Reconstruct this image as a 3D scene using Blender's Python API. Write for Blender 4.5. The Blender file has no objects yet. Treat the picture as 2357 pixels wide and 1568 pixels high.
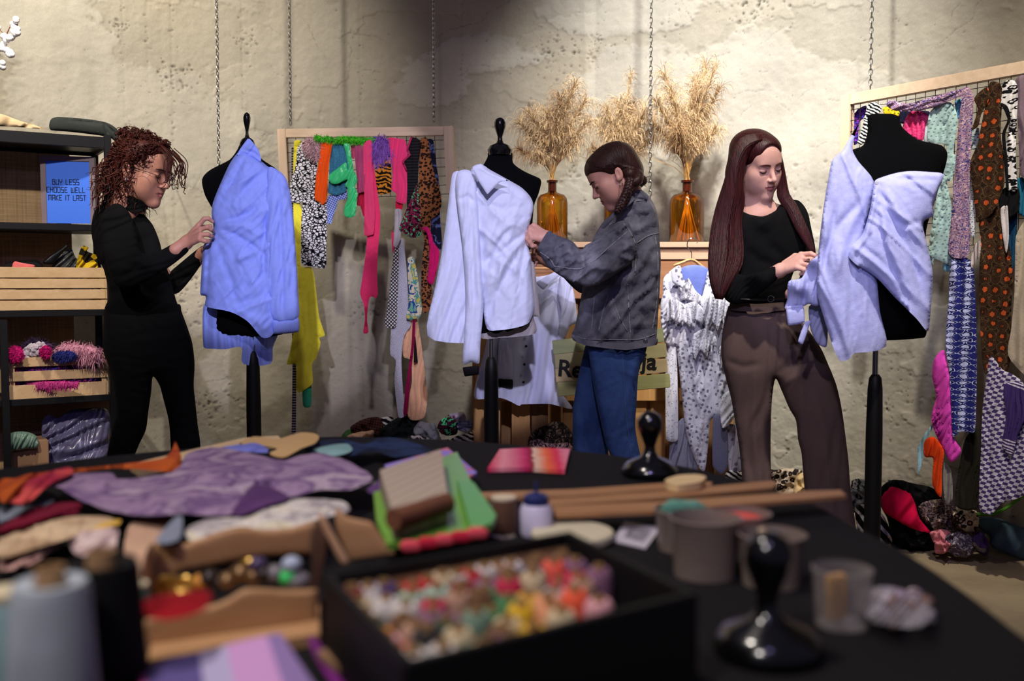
import bpy, bmesh, math, random
import numpy as np
from mathutils import Vector, Matrix, Euler
from mathutils.geometry import delaunay_2d_cdt

SC = bpy.context.scene
COL = SC.collection
PI = math.pi
# ---------------------------------------------------------------- camera maths
F, CX, CY = 35.0 / 36.0 * 2357, 1178.5, 784.0
CAMZ, PITCH = 1.11, math.radians(3.35)
CP, SP = math.cos(PITCH), math.sin(PITCH)


def PA(px, py, d):
    """measured direction (photograph px) + real distance -> metres (numpy)"""
    dx = (np.asarray(px, float) - CX) / F
    dz = -(np.asarray(py, float) - CY) / F
    s = d / (CP + dz * SP)
    return np.stack([dx * s, np.broadcast_to(np.asarray(d, float), np.shape(dx * s)), CAMZ + (-SP + dz * CP) * s], -1)


def P(px, py, d):
    return Vector(PA(px, py, d).tolist())


def ppm(d):
    return F / d


def PZ(px, py, z):
    """point at height z seen in direction px,py"""
    dx, dz = (px - CX) / F, -(py - CY) / F
    k = (-SP + dz * CP)
    s = (z - CAMZ) / k
    return Vector((dx * s, (CP + dz * SP) * s, z))


# ---------------------------------------------------------------- noise
_rng = np.random.RandomState(7)
_TAB = _rng.rand(512, 512)


def vnoise(x, y, seed=0):
    x = np.asarray(x, float) + seed * 37.7
    y = np.asarray(y, float) + seed * 91.3
    xi, yi = np.floor(x).astype(int), np.floor(y).astype(int)
    fx, fy = x - xi, y - yi
    fx, fy = fx * fx * (3 - 2 * fx), fy * fy * (3 - 2 * fy)
    g = lambda a, b: _TAB[a % 512, b % 512]
    return ((g(xi, yi) * (1 - fx) + g(xi + 1, yi) * fx) * (1 - fy) + (g(xi, yi + 1) * (1 - fx) + g(xi + 1, yi + 1) * fx) * fy) * 2 - 1


def fbm(x, y, seed=0, o=3):
    r, a = 0, 1.0
    for i in range(o):
        r = r + a * vnoise(x * 2 ** i, y * 2 ** i, seed + i * 5)
        a *= .5
    return r


# ---------------------------------------------------------------- materials
def lin(c):
    c = c / 255.0
    return c / 12.92 if c <= .04045 else ((c + .055) / 1.055) ** 2.4


def rgb(t):
    return (lin(t[0]), lin(t[1]), lin(t[2]), 1)


class NT:
    """tiny node helper"""
    def __init__(s, name):
        s.m = bpy.data.materials.new(name)
        s.m.use_nodes = True
        s.t = s.m.node_tree
        s.b = s.t.nodes['Principled BSDF']
        s.out = s.t.nodes['Material Output']
        s.b.inputs['Roughness'].default_value = .8
        s.b.inputs['Specular IOR Level'].default_value = .3

    def n(s, typ, props=None, **ins):
        nd = s.t.nodes.new(typ)
        for k, v in (props or {}).items():
            setattr(nd, k, v)
        for k, v in ins.items():
            s.set(nd, k.replace('_', ' '), v)
        return nd

    def set(s, nd, k, v):
        i = nd.inputs[int(k)] if k.isdigit() else nd.inputs[k]
        if isinstance(v, bpy.types.NodeSocket):
            s.t.links.new(v, i)
        elif isinstance(v, bpy.types.Node):
            s.t.links.new(v.outputs[0], i)
        else:
            i.default_value = v

    def coord(s, kind='UV', scale=(1, 1, 1), rot=0, loc=(0, 0, 0)):
        tc = s.n('ShaderNodeTexCoord')
        mp = s.n('ShaderNodeMapping')
        s.t.links.new(tc.outputs[kind], mp.inputs[0])
        mp.inputs['Scale'].default_value = scale
        mp.inputs['Location'].default_value = loc
        mp.inputs['Rotation'].default_value = (0, 0, rot)
        return mp.outputs[0]

    def noise(s, v, scale=5, detail=3, rough=.5, dist=0):
        nd = s.n('ShaderNodeTexNoise')
        s.t.links.new(v, nd.inputs['Vector'])
        for k, x in (('Scale', scale), ('Detail', detail), ('Roughness', rough), ('Distortion', dist)):
            nd.inputs[k].default_value = x
        return nd.outputs[0]

    def vor(s, v, scale=5, feature='F1', rnd=1, out=0, dist='EUCLIDEAN'):
        nd = s.n('ShaderNodeTexVoronoi', {'feature': feature})
        if feature != 'DISTANCE_TO_EDGE':
            nd.distance = dist
        s.t.links.new(v, nd.inputs['Vector'])
        nd.inputs['Scale'].default_value = scale
        nd.inputs['Randomness'].default_value = rnd
        return nd.outputs[out]

    def wave(s, v, scale=5, dist=0, dscale=1, detail=2, dirn='X', typ='BANDS', prof='SIN'):
        nd = s.n('ShaderNodeTexWave', {'wave_type': typ, 'wave_profile': prof})
        if typ == 'BANDS':
            nd.bands_direction = dirn
        s.t.links.new(v, nd.inputs['Vector'])
        for k, x in (('Scale', scale), ('Distortion', dist), ('Detail Scale', dscale), ('Detail', detail)):
            nd.inputs[k].default_value = x
        return nd.outputs['Fac']

    def ramp(s, fac, stops, interp='LINEAR'):
        nd = s.n('ShaderNodeValToRGB')
        nd.color_ramp.interpolation = interp
        e = nd.color_ramp.elements
        while len(e) < len(stops):
            e.new(.5)
        for i, (p, c) in enumerate(stops):
            e[i].position = p
            e[i].color = c if len(c) == 4 else rgb(c)
        s.t.links.new(fac, nd.inputs[0])
        return nd.outputs[0]

    def mix(s, fac, a, b, mode='MIX'):
        nd = s.n('ShaderNodeMix', {'data_type': 'RGBA', 'blend_type': mode})
        for i, v in ((0, fac), (6, a), (7, b)):
            if isinstance(v, bpy.types.NodeSocket):
                s.t.links.new(v, nd.inputs[i])
            elif isinstance(v, (int, float)):
                nd.inputs[i].default_value = v
            else:
                nd.inputs[i].default_value = v if len(v) == 4 else rgb(v)
        return nd.outputs[2]

    def math(s, op, a, b=0, c=0):
        nd = s.n('ShaderNodeMath', {'operation': op})
        for i, v in enumerate((a, b, c)):
            if isinstance(v, bpy.types.NodeSocket):
                s.t.links.new(v, nd.inputs[i])
            else:
                nd.inputs[i].default_value = v
        return nd.outputs[0]

    def maprange(s, v, a, b, c=0, d=1):
        nd = s.n('ShaderNodeMapRange')
        s.t.links.new(v, nd.inputs[0])
        for i, x in ((1, a), (2, b), (3, c), (4, d)):
            nd.inputs[i].default_value = x
        return nd.outputs[0]

    def col(s, c):
        if isinstance(c, bpy.types.NodeSocket):
            s.t.links.new(c, s.b.inputs['Base Color'])
        else:
            s.b.inputs['Base Color'].default_value = c if len(c) == 4 else rgb(c)
        return s

    def bump(s, h, strength=.3, dist=.01):
        nd = s.n('ShaderNodeBump')
        nd.inputs['Strength'].default_value = strength
        nd.inputs['Distance'].default_value = dist
        s.t.links.new(h, nd.inputs['Height'])
        s.t.links.new(nd.outputs[0], s.b.inputs['Normal'])
        return s

    def p(s, **k):
        for a, v in k.items():
            s.b.inputs[a.replace('_', ' ')].default_value = v
        return s


_M = {}


def M(name, c=None, rough=.8, metal=0, var=0, bump=0, bscale=60, spec=.3, coat=0, coords='Object', trans=0, ior=1.45, alpha=1, vscale=9):
    if name in _M:
        return _M[name]
    t = NT(name)
    t.p(Roughness=rough, Metallic=metal)
    t.b.inputs['Specular IOR Level'].default_value = spec
    if coat:
        t.b.inputs['Coat Weight'].default_value = coat
        t.b.inputs['Coat Roughness'].default_value = .08
    if trans:
        t.b.inputs['Transmission Weight'].default_value = trans
        t.b.inputs['IOR'].default_value = ior
    if alpha < 1:
        t.b.inputs['Alpha'].default_value = alpha
    if var or bump:
        v = t.coord(coords)
    if var:
        n = t.noise(v, vscale, 4, .6)
        a = tuple(max(0, min(255, x * (1 - var))) for x in c)
        b = tuple(max(0, min(255, x * (1 + var))) for x in c)
        t.col(t.ramp(n, [(.3, a), (.7, b)]))
    else:
        t.col(c)
    if bump:
        t.bump(t.noise(v, bscale, 3, .6), bump, .004)
    _M[name] = t.m
    return t.m


def cloth(name, c, var=.10, rough=.9, bump=.25, bscale=140, sheen=.0):
    if name in _M:
        return _M[name]
    m = M(name, c, rough=rough, var=var, bump=bump, bscale=bscale, spec=.15)
    if sheen:
        m.node_tree.nodes['Principled BSDF'].inputs['Sheen Weight'].default_value = sheen
    return m


def pat(name, fn, rough=.88, coords='UV', bump=.2):
    """patterned cloth: fn(t, v) returns the colour socket"""
    if name in _M:
        return _M[name]
    t = NT(name)
    t.p(Roughness=rough)
    t.b.inputs['Specular IOR Level'].default_value = .15
    v = t.coord(coords)
    t.col(fn(t, v))
    if bump:
        t.bump(t.noise(t.coord('Object'), 150, 2), bump, .003)
    _M[name] = t.m
    return t.m


# ---------------------------------------------------------------- mesh builder
class MB:
    def __init__(s):
        s.v, s.f, s.mi, s.uv, s.n = [], [], [], [], 0

    def add(s, V, Fc, m=0, uv=None):
        V = np.asarray(V, float).reshape(-1, 3)
        s.v.append(V)
        b = s.n
        s.f += [tuple(int(i) + b for i in f) for f in Fc]
        s.mi += [m] * len(Fc)
        s.uv.append(np.asarray(uv, float) if uv is not None else np.zeros((len(V), 2)))
        s.n += len(V)
        return s

    def bm(s, bm, m=0, mat=None):
        bm.verts.index_update()
        V = [tuple((mat @ v.co) if mat else v.co) for v in bm.verts]
        Fc = [[v.index for v in f.verts] for f in bm.faces]
        bm.free()
        return s.add(V, Fc, m)

    def box(s, c, size, rz=0, bev=0, m=0, rot=None):
        bm = bmesh.new()
        bmesh.ops.create_cube(bm, size=1)
        for v in bm.verts:
            v.co = Vector((v.co.x * size[0], v.co.y * size[1], v.co.z * size[2]))
        if bev:
            bmesh.ops.bevel(bm, geom=list(bm.edges), offset=bev, segments=2, affect='EDGES')
        R = (rot if rot is not None else Euler((0, 0, rz)).to_matrix()).to_4x4()
        return s.bm(bm, m, Matrix.Translation(Vector(c)) @ R)

    def beam(s, a, b, w, h, m=0, bev=.002, up=Vector((0, 0, 1))):
        """bar from a to b, w wide (side), h high (along up)"""
        a, b = Vector(a), Vector(b)
        x = (b - a).normalized()
        y = up.cross(x).normalized()
        z = x.cross(y)
        R = Matrix((x, y, z)).transposed()
        return s.box((a + b) / 2, ((b - a).length, w, h), m=m, bev=bev, rot=R)

    def tube(s, pts, r, n=8, m=0, caps=True, flat=1.0):
        pts = [Vector(p) for p in pts]
        k = len(pts)
        if not hasattr(r, '__len__'):
            r = [r] * k
        V, Fc = [], []
        up = None
        for i, p in enumerate(pts):
            t = (pts[min(i + 1, k - 1)] - pts[max(i - 1, 0)])
            t = t.normalized() if t.length > 1e-9 else Vector((0, 0, 1))
            if up is None:
                up = Vector((0, 0, 1)) if abs(t.z) < .9 else Vector((1, 0, 0))
            a = t.cross(up)
            a = a.normalized() if a.length > 1e-6 else Vector((1, 0, 0))
            up = a.cross(t).normalized()
            for j in range(n):
                q = 2 * PI * j / n
                V.append(p + (a * math.cos(q) + up * math.sin(q) * flat) * r[i])
        for i in range(k - 1):
            for j in range(n):
                Fc.append((i * n + j, i * n + (j + 1) % n, (i + 1) * n + (j + 1) % n, (i + 1) * n + j))
        if caps:
            Fc.append(tuple(range(n))[::-1])
            Fc.append(tuple((k - 1) * n + j for j in range(n)))
        return s.add([tuple(x) for x in V], Fc, m)

    def lathe(s, prof, c=(0, 0, 0), n=28, m=0, mat=None):
        """prof: [(r,z)] bottom to top"""
        V, Fc = [], []
        c = Vector(c)
        for r, z in prof:
            for j in range(n):
                q = 2 * PI * j / n
                p = Vector((r * math.cos(q), r * math.sin(q), z))
                V.append(tuple((mat @ p if mat else p) + c))
        for i in range(len(prof) - 1):
            for j in range(n):
                Fc.append((i * n + j, i * n + (j + 1) % n, (i + 1) * n + (j + 1) % n, (i + 1) * n + j))
        if prof[0][0] > 1e-5:
            Fc.append(tuple(range(n))[::-1])
        if prof[-1][0] > 1e-5:
            Fc.append(tuple((len(prof) - 1) * n + j for j in range(n)))
        return s.add(V, Fc, m)

    def sph(s, c, r, m=0, sub=2, rot=None, jit=0, seed=0):
        bm = bmesh.new()
        bmesh.ops.create_icosphere(bm, subdivisions=sub, radius=1)
        rr = r if hasattr(r, '__len__') else (r, r, r)
        rnd = random.Random(seed)
        for v in bm.verts:
            j = 1 + (rnd.random() - .5) * 2 * jit
            v.co = Vector((v.co.x * rr[0], v.co.y * rr[1], v.co.z * rr[2])) * j
        R = rot.to_4x4() if rot is not None else Matrix.Identity(4)
        return s.bm(bm, m, Matrix.Translation(Vector(c)) @ R)

    def torus(s, c, R, r, n=14, k=7, mat=None, m=0, sx=1.0):
        V, Fc = [], []
        c = Vector(c)
        for i in range(n):
            a = 2 * PI * i / n
            for j in range(k):
                b = 2 * PI * j / k
                p = Vector(((R + r * math.cos(b)) * math.cos(a) * sx, (R + r * math.cos(b)) * math.sin(a), r * math.sin(b)))
                V.append(tuple((mat @ p if mat else p) + c))
        for i in range(n):
            for j in range(k):
                Fc.append((i * k + j, ((i + 1) % n) * k + j, ((i + 1) % n) * k + (j + 1) % k, i * k + (j + 1) % k))
        return s.add(V, Fc, m)

    def build(s, name, mats, parent=None, label=None, cat=None, group=None, kind=None, smooth=True, origin=None):
        V = np.concatenate(s.v) if s.v else np.zeros((0, 3))
        if parent is not None:
            o0 = np.array(ORG[parent.name])
        elif origin is not None:
            o0 = np.array(origin, float)
        else:
            lo, hi = V.min(0), V.max(0)
            o0 = np.array([(lo[0] + hi[0]) / 2, (lo[1] + hi[1]) / 2, lo[2]])
        me = bpy.data.meshes.new(name)
        me.from_pydata((V - o0).tolist(), [], s.f)
        mats = mats if isinstance(mats, (list, tuple)) else [mats]
        for m in mats:
            me.materials.append(m)
        if max(s.mi or [0]) > 0:
            me.polygons.foreach_set('material_index', s.mi)
        uv = np.concatenate(s.uv)
        if np.any(uv):
            L = me.uv_layers.new(name='UVMap')
            li = np.empty(len(me.loops), int)
            me.loops.foreach_get('vertex_index', li)
            L.data.foreach_set('uv', uv[li].astype(np.float32).ravel())
        if smooth:
            me.polygons.foreach_set('use_smooth', [True] * len(me.polygons))
            if smooth != 'all':
                try:
                    me.set_sharp_from_angle(angle=math.radians(38))
                except Exception:
                    pass
        me.update()
        o = bpy.data.objects.new(name, me)
        COL.objects.link(o)
        if parent is not None:
            o.parent = parent
        else:
            o.location = Vector(o0.tolist())
        ORG[o.name] = tuple(o0)
        tag(o, label, cat, group, kind)
        return o


ORG = {}


def tag(o, label=None, cat=None, group=None, kind=None):
    for k, v in (('label', label), ('category', cat), ('group', group), ('kind', kind)):
        if v:
            o[k] = v
    return o


def thing(name, loc, label, cat, group=None):
    o = bpy.data.objects.new(name, None)
    o.empty_display_size = .05
    COL.objects.link(o)
    o.location = Vector(loc)
    ORG[o.name] = tuple(Vector(loc))
    return tag(o, label, cat, group)


# ---------------------------------------------------------------- outlines and inflated cloth
def outline(pts, sub=4, tension=.45):
    """closed smooth outline through pts; a point (x,y,1) is a sharp corner"""
    n = len(pts)
    q = [np.array(p[:2], float) for p in pts]
    cor = [len(p) > 2 and p[2] for p in pts]
    tg = []
    for i in range(n):
        a, b, c = q[i - 1], q[i], q[(i + 1) % n]
        t = (c - a) * tension
        l = min(np.linalg.norm(b - a), np.linalg.norm(c - b))
        ln = np.linalg.norm(t)
        if ln > l:
            t = t * l / ln
        tg.append(t * 0 if cor[i] else t)
    out = []
    for i in range(n):
        p0, p1, t0, t1 = q[i], q[(i + 1) % n], tg[i], tg[(i + 1) % n]
        for k in range(sub):
            u = k / sub
            out.append((2 * u ** 3 - 3 * u ** 2 + 1) * p0 + (u ** 3 - 2 * u ** 2 + u) * t0 + (-2 * u ** 3 + 3 * u ** 2) * p1 + (u ** 3 - u ** 2) * t1)
    return np.array(out)


def inside(poly, x, y):
    x0, y0 = poly[:, 0], poly[:, 1]
    x1, y1 = np.roll(x0, -1), np.roll(y0, -1)
    r = np.zeros(x.shape, bool)
    for a, b, c, d in zip(x0, y0, x1, y1):
        if b == d:
            continue
        k = ((b > y) != (d > y)) & (x < (c - a) * (y - b) / (d - b) + a)
        r ^= k
    return r


def segdist(poly, x, y, closed=True):
    best = np.full(x.shape, 1e9)
    tt = np.zeros(x.shape)
    n = len(poly)
    m = n if closed else n - 1
    for i in range(m):
        a, b = poly[i], poly[(i + 1) % n]
        ab = b - a
        L = (ab ** 2).sum() + 1e-12
        t = np.clip(((x - a[0]) * ab[0] + (y - a[1]) * ab[1]) / L, 0, 1)
        dd = np.hypot(x - a[0] - t * ab[0], y - a[1] - t * ab[1])
        k = dd < best
        best[k] = dd[k]
        tt[k] = (i + t[k]) / m
    return best, tt


def poisson(mask, s, it=260):
    h = np.zeros(mask.shape)
    ii, jj = np.indices(mask.shape)
    red = mask & ((ii + jj) % 2 == 0)
    blk = mask & ((ii + jj) % 2 == 1)
    n = max(mask.shape)
    w = 2 / (1 + math.sin(PI / max(6, n)))
    c = s * s
    it = int(min(600, max(60, 3.0 * n)))
    for _ in range(it):
        for mk in (red, blk):
            g = np.zeros_like(h)
            g[1:] += h[:-1]
            g[:-1] += h[1:]
            g[:, 1:] += h[:, :-1]
            g[:, :-1] += h[:, 1:]
            h[mk] += w * ((g[mk] + c) / 4 - h[mk])
    return h


def depthfn(d):
    if callable(d):
        return d
    if hasattr(d, '__len__'):
        A = np.array(d, float)

        def fn(x, y):
            w = 1.0 / (((x[..., None] - A[:, 0]) ** 2 + (y[..., None] - A[:, 1]) ** 2) + 60.0) ** 1.5
            return (w * A[:, 2]).sum(-1) / w.sum(-1)
        return fn
    return lambda x, y: np.full(np.shape(x), float(d))


def wrinkle(x, y, folds=(), creases=(), seed=0):
    """depth offset in metres: folds = (period px, amp m, angle deg, warp); creases = (polyline, width px, amp m)"""
    r = np.zeros(np.shape(x))
    for k, fo in enumerate(folds):
        per, amp, ang = fo[0], fo[1], math.radians(fo[2])
        wp = fo[3] if len(fo) > 3 else .5
        u = x * math.cos(ang) + y * math.sin(ang)
        w = -x * math.sin(ang) + y * math.cos(ang)
        ph = wp * 2.2 * fbm(u / per / 2.2, w / per / 6.0, seed + k, 2)
        am = .65 + .5 * vnoise(u / per / 2.0, w / per / 5.0, seed + 11 + k)
        s = np.sin(2 * PI * u / per + ph * PI)
        if len(fo) > 4:
            n_ = fbm(u / per + wp * vnoise(u / per / 3, w / per / 4, seed + 3), w / per / fo[4], seed + 21 + k, 3)
            r = r - amp * (1 - np.clip(np.abs(n_) * 1.7, 0, 1)) ** 2 * 1.6
        else:
            r = r + amp * am * (s + .25 * np.sin(4 * PI * u / per + 2.1 * ph * PI))
    for c in creases:
        pl, wd, amp = np.array(c[0], float), c[1], c[2]
        dd, t = segdist(pl, x, y, False)
        r = r + amp * np.exp(-(dd / wd) ** 2) * np.clip(4 * np.minimum(t, 1 - t) + .25, 0, 1)
    return r


def puff(name, pts, d, mat, ratio=.6, bmax=None, folds=(), creases=(), s=None, seed=0, sub=4, parent=None, back=1.0,
         rag=0, tension=.45, edge=0, collect=None, uvo=(0, 0), opening=None, **kw):
    """inflate a measured outline to a closed rounded body at its real distance"""
    poly = outline(pts, sub, tension)
    if rag:
        nrm = np.roll(poly, -1, 0) - np.roll(poly, 1, 0)
        nrm = np.stack([nrm[:, 1], -nrm[:, 0]], 1) / (np.linalg.norm(nrm, axis=1)[:, None] + 1e-9)
        poly = poly + nrm * (rag * vnoise(np.arange(len(poly)) * .9, np.zeros(len(poly)), seed + 3))[:, None]
    lo, hi = poly.min(0), poly.max(0)
    ext = max(hi - lo)
    if s is None:
        s = max(2.5, min(6.0, ext / 60))
    # resample the boundary
    seg = []
    for i in range(len(poly)):
        a, b = poly[i], poly[(i + 1) % len(poly)]
        k = max(1, int(round(np.linalg.norm(b - a) / (s * 1.15))))
        for j in range(k):
            seg.append(a + (b - a) * j / k)
    B = np.array(seg)
    keep = [0]
    for i in range(1, len(B)):
        if np.linalg.norm(B[i] - B[keep[-1]]) > s * .35:
            keep.append(i)
    B = B[keep]
    lo2, hi2 = lo, hi
    if opening:
        for q in opening:
            lo2, hi2 = np.minimum(lo2, np.min(q, 0)), np.maximum(hi2, np.max(q, 0))
    gx = np.arange(lo2[0] - 2 * s, hi2[0] + 3 * s, s)
    gy = np.arange(lo2[1] - 2 * s, hi2[1] + 3 * s, s)
    X, Y = np.meshgrid(gx, gy, indexing='ij')
    mask = inside(poly, X, Y)
    for q in opening or ():
        mask |= inside(np.array(q, float), X, Y)
    h = poisson(mask, s)
    Xs = X + (np.arange(X.shape[1]) % 2)[None] * s * .5
    ins = inside(poly, Xs, Y)
    xi, yi = Xs[ins], Y[ins]
    dist, _ = segdist(B, xi, yi)
    k = dist > s * .55
    xi, yi = xi[k], yi[k]
    pts2 = [Vector(p) for p in B.tolist()] + [Vector((a, b)) for a, b in zip(xi.tolist(), yi.tolist())]
    nb = len(B)
    res = delaunay_2d_cdt(pts2, [], [list(range(nb))], 1, 1e-5)
    vx = np.array([tuple(v) for v in res[0]])
    tri = [list(t) for t in res[2]]
    bd = np.zeros(len(vx), bool)
    for i, orig in enumerate(res[3]):
        if any(o < nb for o in orig):
            bd[i] = True
    x, y = vx[:, 0], vx[:, 1]
    # bilinear h
    fx, fy = (x - gx[0]) / s, (y - gy[0]) / s
    ix, iy = np.clip(fx.astype(int), 0, h.shape[0] - 2), np.clip(fy.astype(int), 0, h.shape[1] - 2)
    ax, ay = fx - ix, fy - iy
    hv = (h[ix, iy] * (1 - ax) + h[ix + 1, iy] * ax) * (1 - ay) + (h[ix, iy + 1] * (1 - ax) + h[ix + 1, iy + 1] * ax) * ay
    if opening:
        am = np.zeros(len(x), bool)
        for q in opening:
            am |= inside(np.array(q, float), x, y)
        hv[bd & ~am] = 0
    else:
        hv[bd] = 0
    D0 = depthfn(d)(x, y)
    b = ratio * np.sqrt(np.maximum(2 * hv, 0)) * D0 / F
    if bmax:
        b = bmax * np.tanh(b / bmax)
    W = wrinkle(x, y, folds, creases, seed)
    fade = np.clip(b / (b.max() * .35 + 1e-9), 0, 1) if not edge else 1.0
    Df = D0 - b + W * fade
    Db = D0 + b * back + (W * fade if bmax and bmax < .02 else 0)
    if edge:
        # cloth edge: keep both faces together with the folds
        b = np.where(bd, 0, np.maximum(b, .0006))
        Df = D0 + W - b
        Db = D0 + W + b
    uv = np.stack([(x - CX) * D0 / F + uvo[0], -(y - CY) * D0 / F + uvo[1]], 1)
    front = PA(x, y, Df)
    n1 = len(x)
    V = np.concatenate([front, PA(x, y, Db)])
    U = np.concatenate([uv, uv + .013])
    # orientation: front faces towards the camera
    Fc = []
    for t in tri:
        a, b_, c = t
        cr = (x[b_] - x[a]) * (y[c] - y[a]) - (x[c] - x[a]) * (y[b_] - y[a])
        if cr < 0:
            t = [a, c, b_]
        # image y down: positive cross = clockwise seen from the camera
        Fc.append((t[0], t[2], t[1]))
        Fc.append((n1 + t[0], n1 + t[1], n1 + t[2]))
    mb = collect if collect is not None else MB()
    n0 = len(mb.f)
    mb.add(V, Fc, 0, U)
    if collect is not None:
        return None
    return mb.build(name, mat, parent, smooth='all', **kw)


def resample(pts, n):
    pts = np.array([tuple(p) for p in pts], float)
    L = np.concatenate([[0], np.cumsum(np.linalg.norm(np.diff(pts, axis=0), axis=1))])
    t = np.linspace(0, L[-1], n)
    return np.stack([np.interp(t, L, pts[:, i]) for i in range(pts.shape[1])], 1)


def spline(pts, n):
    """smooth open curve through pts (Catmull-Rom), n samples"""
    q = [np.array(tuple(p), float) for p in pts]
    q = [2 * q[0] - q[1]] + q + [2 * q[-1] - q[-2]]
    out = []
    m = len(q) - 3
    for i in range(m):
        p0, p1, p2, p3 = q[i:i + 4]
        for k in range(12):
            u = k / 12
            out.append(.5 * ((2 * p1) + (-p0 + p2) * u + (2 * p0 - 5 * p1 + 4 * p2 - p3) * u * u + (-p0 + 3 * p1 - 3 * p2 + p3) * u ** 3))
    out.append(q[-2])
    return resample(out, n)


# ---------------------------------------------------------------- signed distance modelling
class SDF:
    def __init__(s):
        s.ops = []

    def ell(s, c, r, k=.015, R=None, op='u'):
        s.ops.append(('ell', np.array(c, float), np.array(r, float), k, None if R is None else np.array(R, float), op))
        return s

    def cap(s, a, b, ra, rb=None, k=.015, op='u', flat=None):
        s.ops.append(('cap', np.array(a, float), np.array(b, float), ra, ra if rb is None else rb, k, flat, op))
        return s

    def ev(s, p):
        d = np.full(p.shape[:-1], 1e3)
        for o in s.ops:
            if o[0] == 'ell':
                _, c, r, k, R, op = o
                q = p - c
                if R is not None:
                    q = q @ R
                k0 = np.linalg.norm(q / r, axis=-1)
                k1 = np.linalg.norm(q / (r * r), axis=-1) + 1e-9
                e = np.where(k0 < 1e-4, -r.min(), k0 * (k0 - 1) / k1)
            else:
                _, a, b, ra, rb, k, flat, op = o
                ab = b - a
                L = (ab ** 2).sum() + 1e-12
                t = np.clip(((p - a) @ ab) / L, 0, 1)
                q = p - a - t[..., None] * ab
                if flat is not None:
                    nrm, sc = np.array(flat[0], float), flat[1]
                    nrm = nrm / np.linalg.norm(nrm)
                    c_ = q @ nrm
                    q = q + (c_ * (1 / sc - 1))[..., None] * nrm
                    e = (np.linalg.norm(q, axis=-1) - (ra + (rb - ra) * t)) * min(1, sc * 1.0 + .0)
                else:
                    e = np.linalg.norm(q, axis=-1) - (ra + (rb - ra) * t)
            if op == 'u':
                hh = np.clip(.5 + .5 * (d - e) / k, 0, 1)
                d = d * (1 - hh) + e * hh - k * hh * (1 - hh)
            else:
                hh = np.clip(.5 - .5 * (d + e) / k, 0, 1)
                d = d * (1 - hh) + (-e) * hh + k * hh * (1 - hh)
        return d

    def bounds(s, pad=.02):
        lo, hi = np.full(3, 1e9), np.full(3, -1e9)
        for o in s.ops:
            if o[-1] != 'u':
                continue
            if o[0] == 'ell':
                r = o[2].max() if o[4] is not None else o[2]
                lo, hi = np.minimum(lo, o[1] - r), np.maximum(hi, o[1] + r)
            else:
                r = max(o[3], o[4])
                lo = np.minimum(lo, np.minimum(o[1], o[2]) - r)
                hi = np.maximum(hi, np.maximum(o[1], o[2]) + r)
        return lo - pad, hi + pad

    def mesh(s, h=.004, lo=None, hi=None, noise=None):
        if lo is None:
            lo, hi = s.bounds()
        ax = [np.arange(lo[i], hi[i] + h, h) for i in range(3)]
        G = np.stack(np.meshgrid(*ax, indexing='ij'), -1)
        V = np.empty(G.shape[:-1])
        for i in range(G.shape[0]):
            V[i] = s.ev(G[i])
        if noise is not None:
            V = V + noise(G)
        return surfnets(V, G, h)


def surfnets(V, G, h):
    S = V < 0
    nx, ny, nz = V.shape
    cx, cy, cz = nx - 1, ny - 1, nz - 1
    acc = np.zeros((cx, cy, cz, 3))
    cnt = np.zeros((cx, cy, cz))
    corners = [(i, j, k) for i in (0, 1) for j in (0, 1) for k in (0, 1)]
    sl = lambda A, c: A[c[0]:c[0] + cx, c[1]:c[1] + cy, c[2]:c[2] + cz]
    for a in corners:
        for ax in range(3):
            if a[ax]:
                continue
            b = list(a)
            b[ax] = 1
            va, vb = sl(V, a), sl(V, b)
            m = (va < 0) != (vb < 0)
            t = np.where(m, va / (va - vb + 1e-20), 0)
            p = np.zeros((cx, cy, cz, 3))
            for q in range(3):
                p[..., q] = a[q]
            p[..., ax] = t
            acc += p * m[..., None]
            cnt += m
    act = cnt > 0
    idx = np.full((cx, cy, cz), -1, int)
    idx[act] = np.arange(act.sum())
    base = G[:cx, :cy, :cz][act]
    verts = base + acc[act] / cnt[act][:, None] * h
    faces = []
    # x edges
    def quads(m, off, flip):
        I = np.argwhere(m)
        q = []
        for o in off:
            J = I + np.array(o)
            q.append(idx[J[:, 0], J[:, 1], J[:, 2]])
        q = np.stack(q, 1)
        return q
    out = []
    for ax in range(3):
        A = [slice(0, None)] * 3
        a = [slice(1, n - 1) for n in (nx, ny, nz)]
        a[ax] = slice(0, (nx, ny, nz)[ax] - 1)
        b = list(a)
        b[ax] = slice(1, (nx, ny, nz)[ax])
        sa, sb = S[tuple(a)], S[tuple(b)]
        o1, o2 = [(1, 2), (2, 0), (0, 1)][ax]
        offs = []
        for u, v in ((0, 0), (1, 0), (1, 1), (0, 1)):
            o = [0, 0, 0]
            o[o1], o[o2] = u, v
            offs.append(o)
        for m, fl in ((sa & ~sb, False), (~sa & sb, True)):
            I = np.argwhere(m)
            if not len(I):
                continue
            q = np.stack([idx[I[:, 0] + o[0], I[:, 1] + o[1], I[:, 2] + o[2]] for o in offs], 1)
            if fl:
                q = q[:, ::-1]
            out.append(q)
    faces = np.concatenate(out)
    faces = faces[(faces >= 0).all(1)]
    return verts, faces
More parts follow.
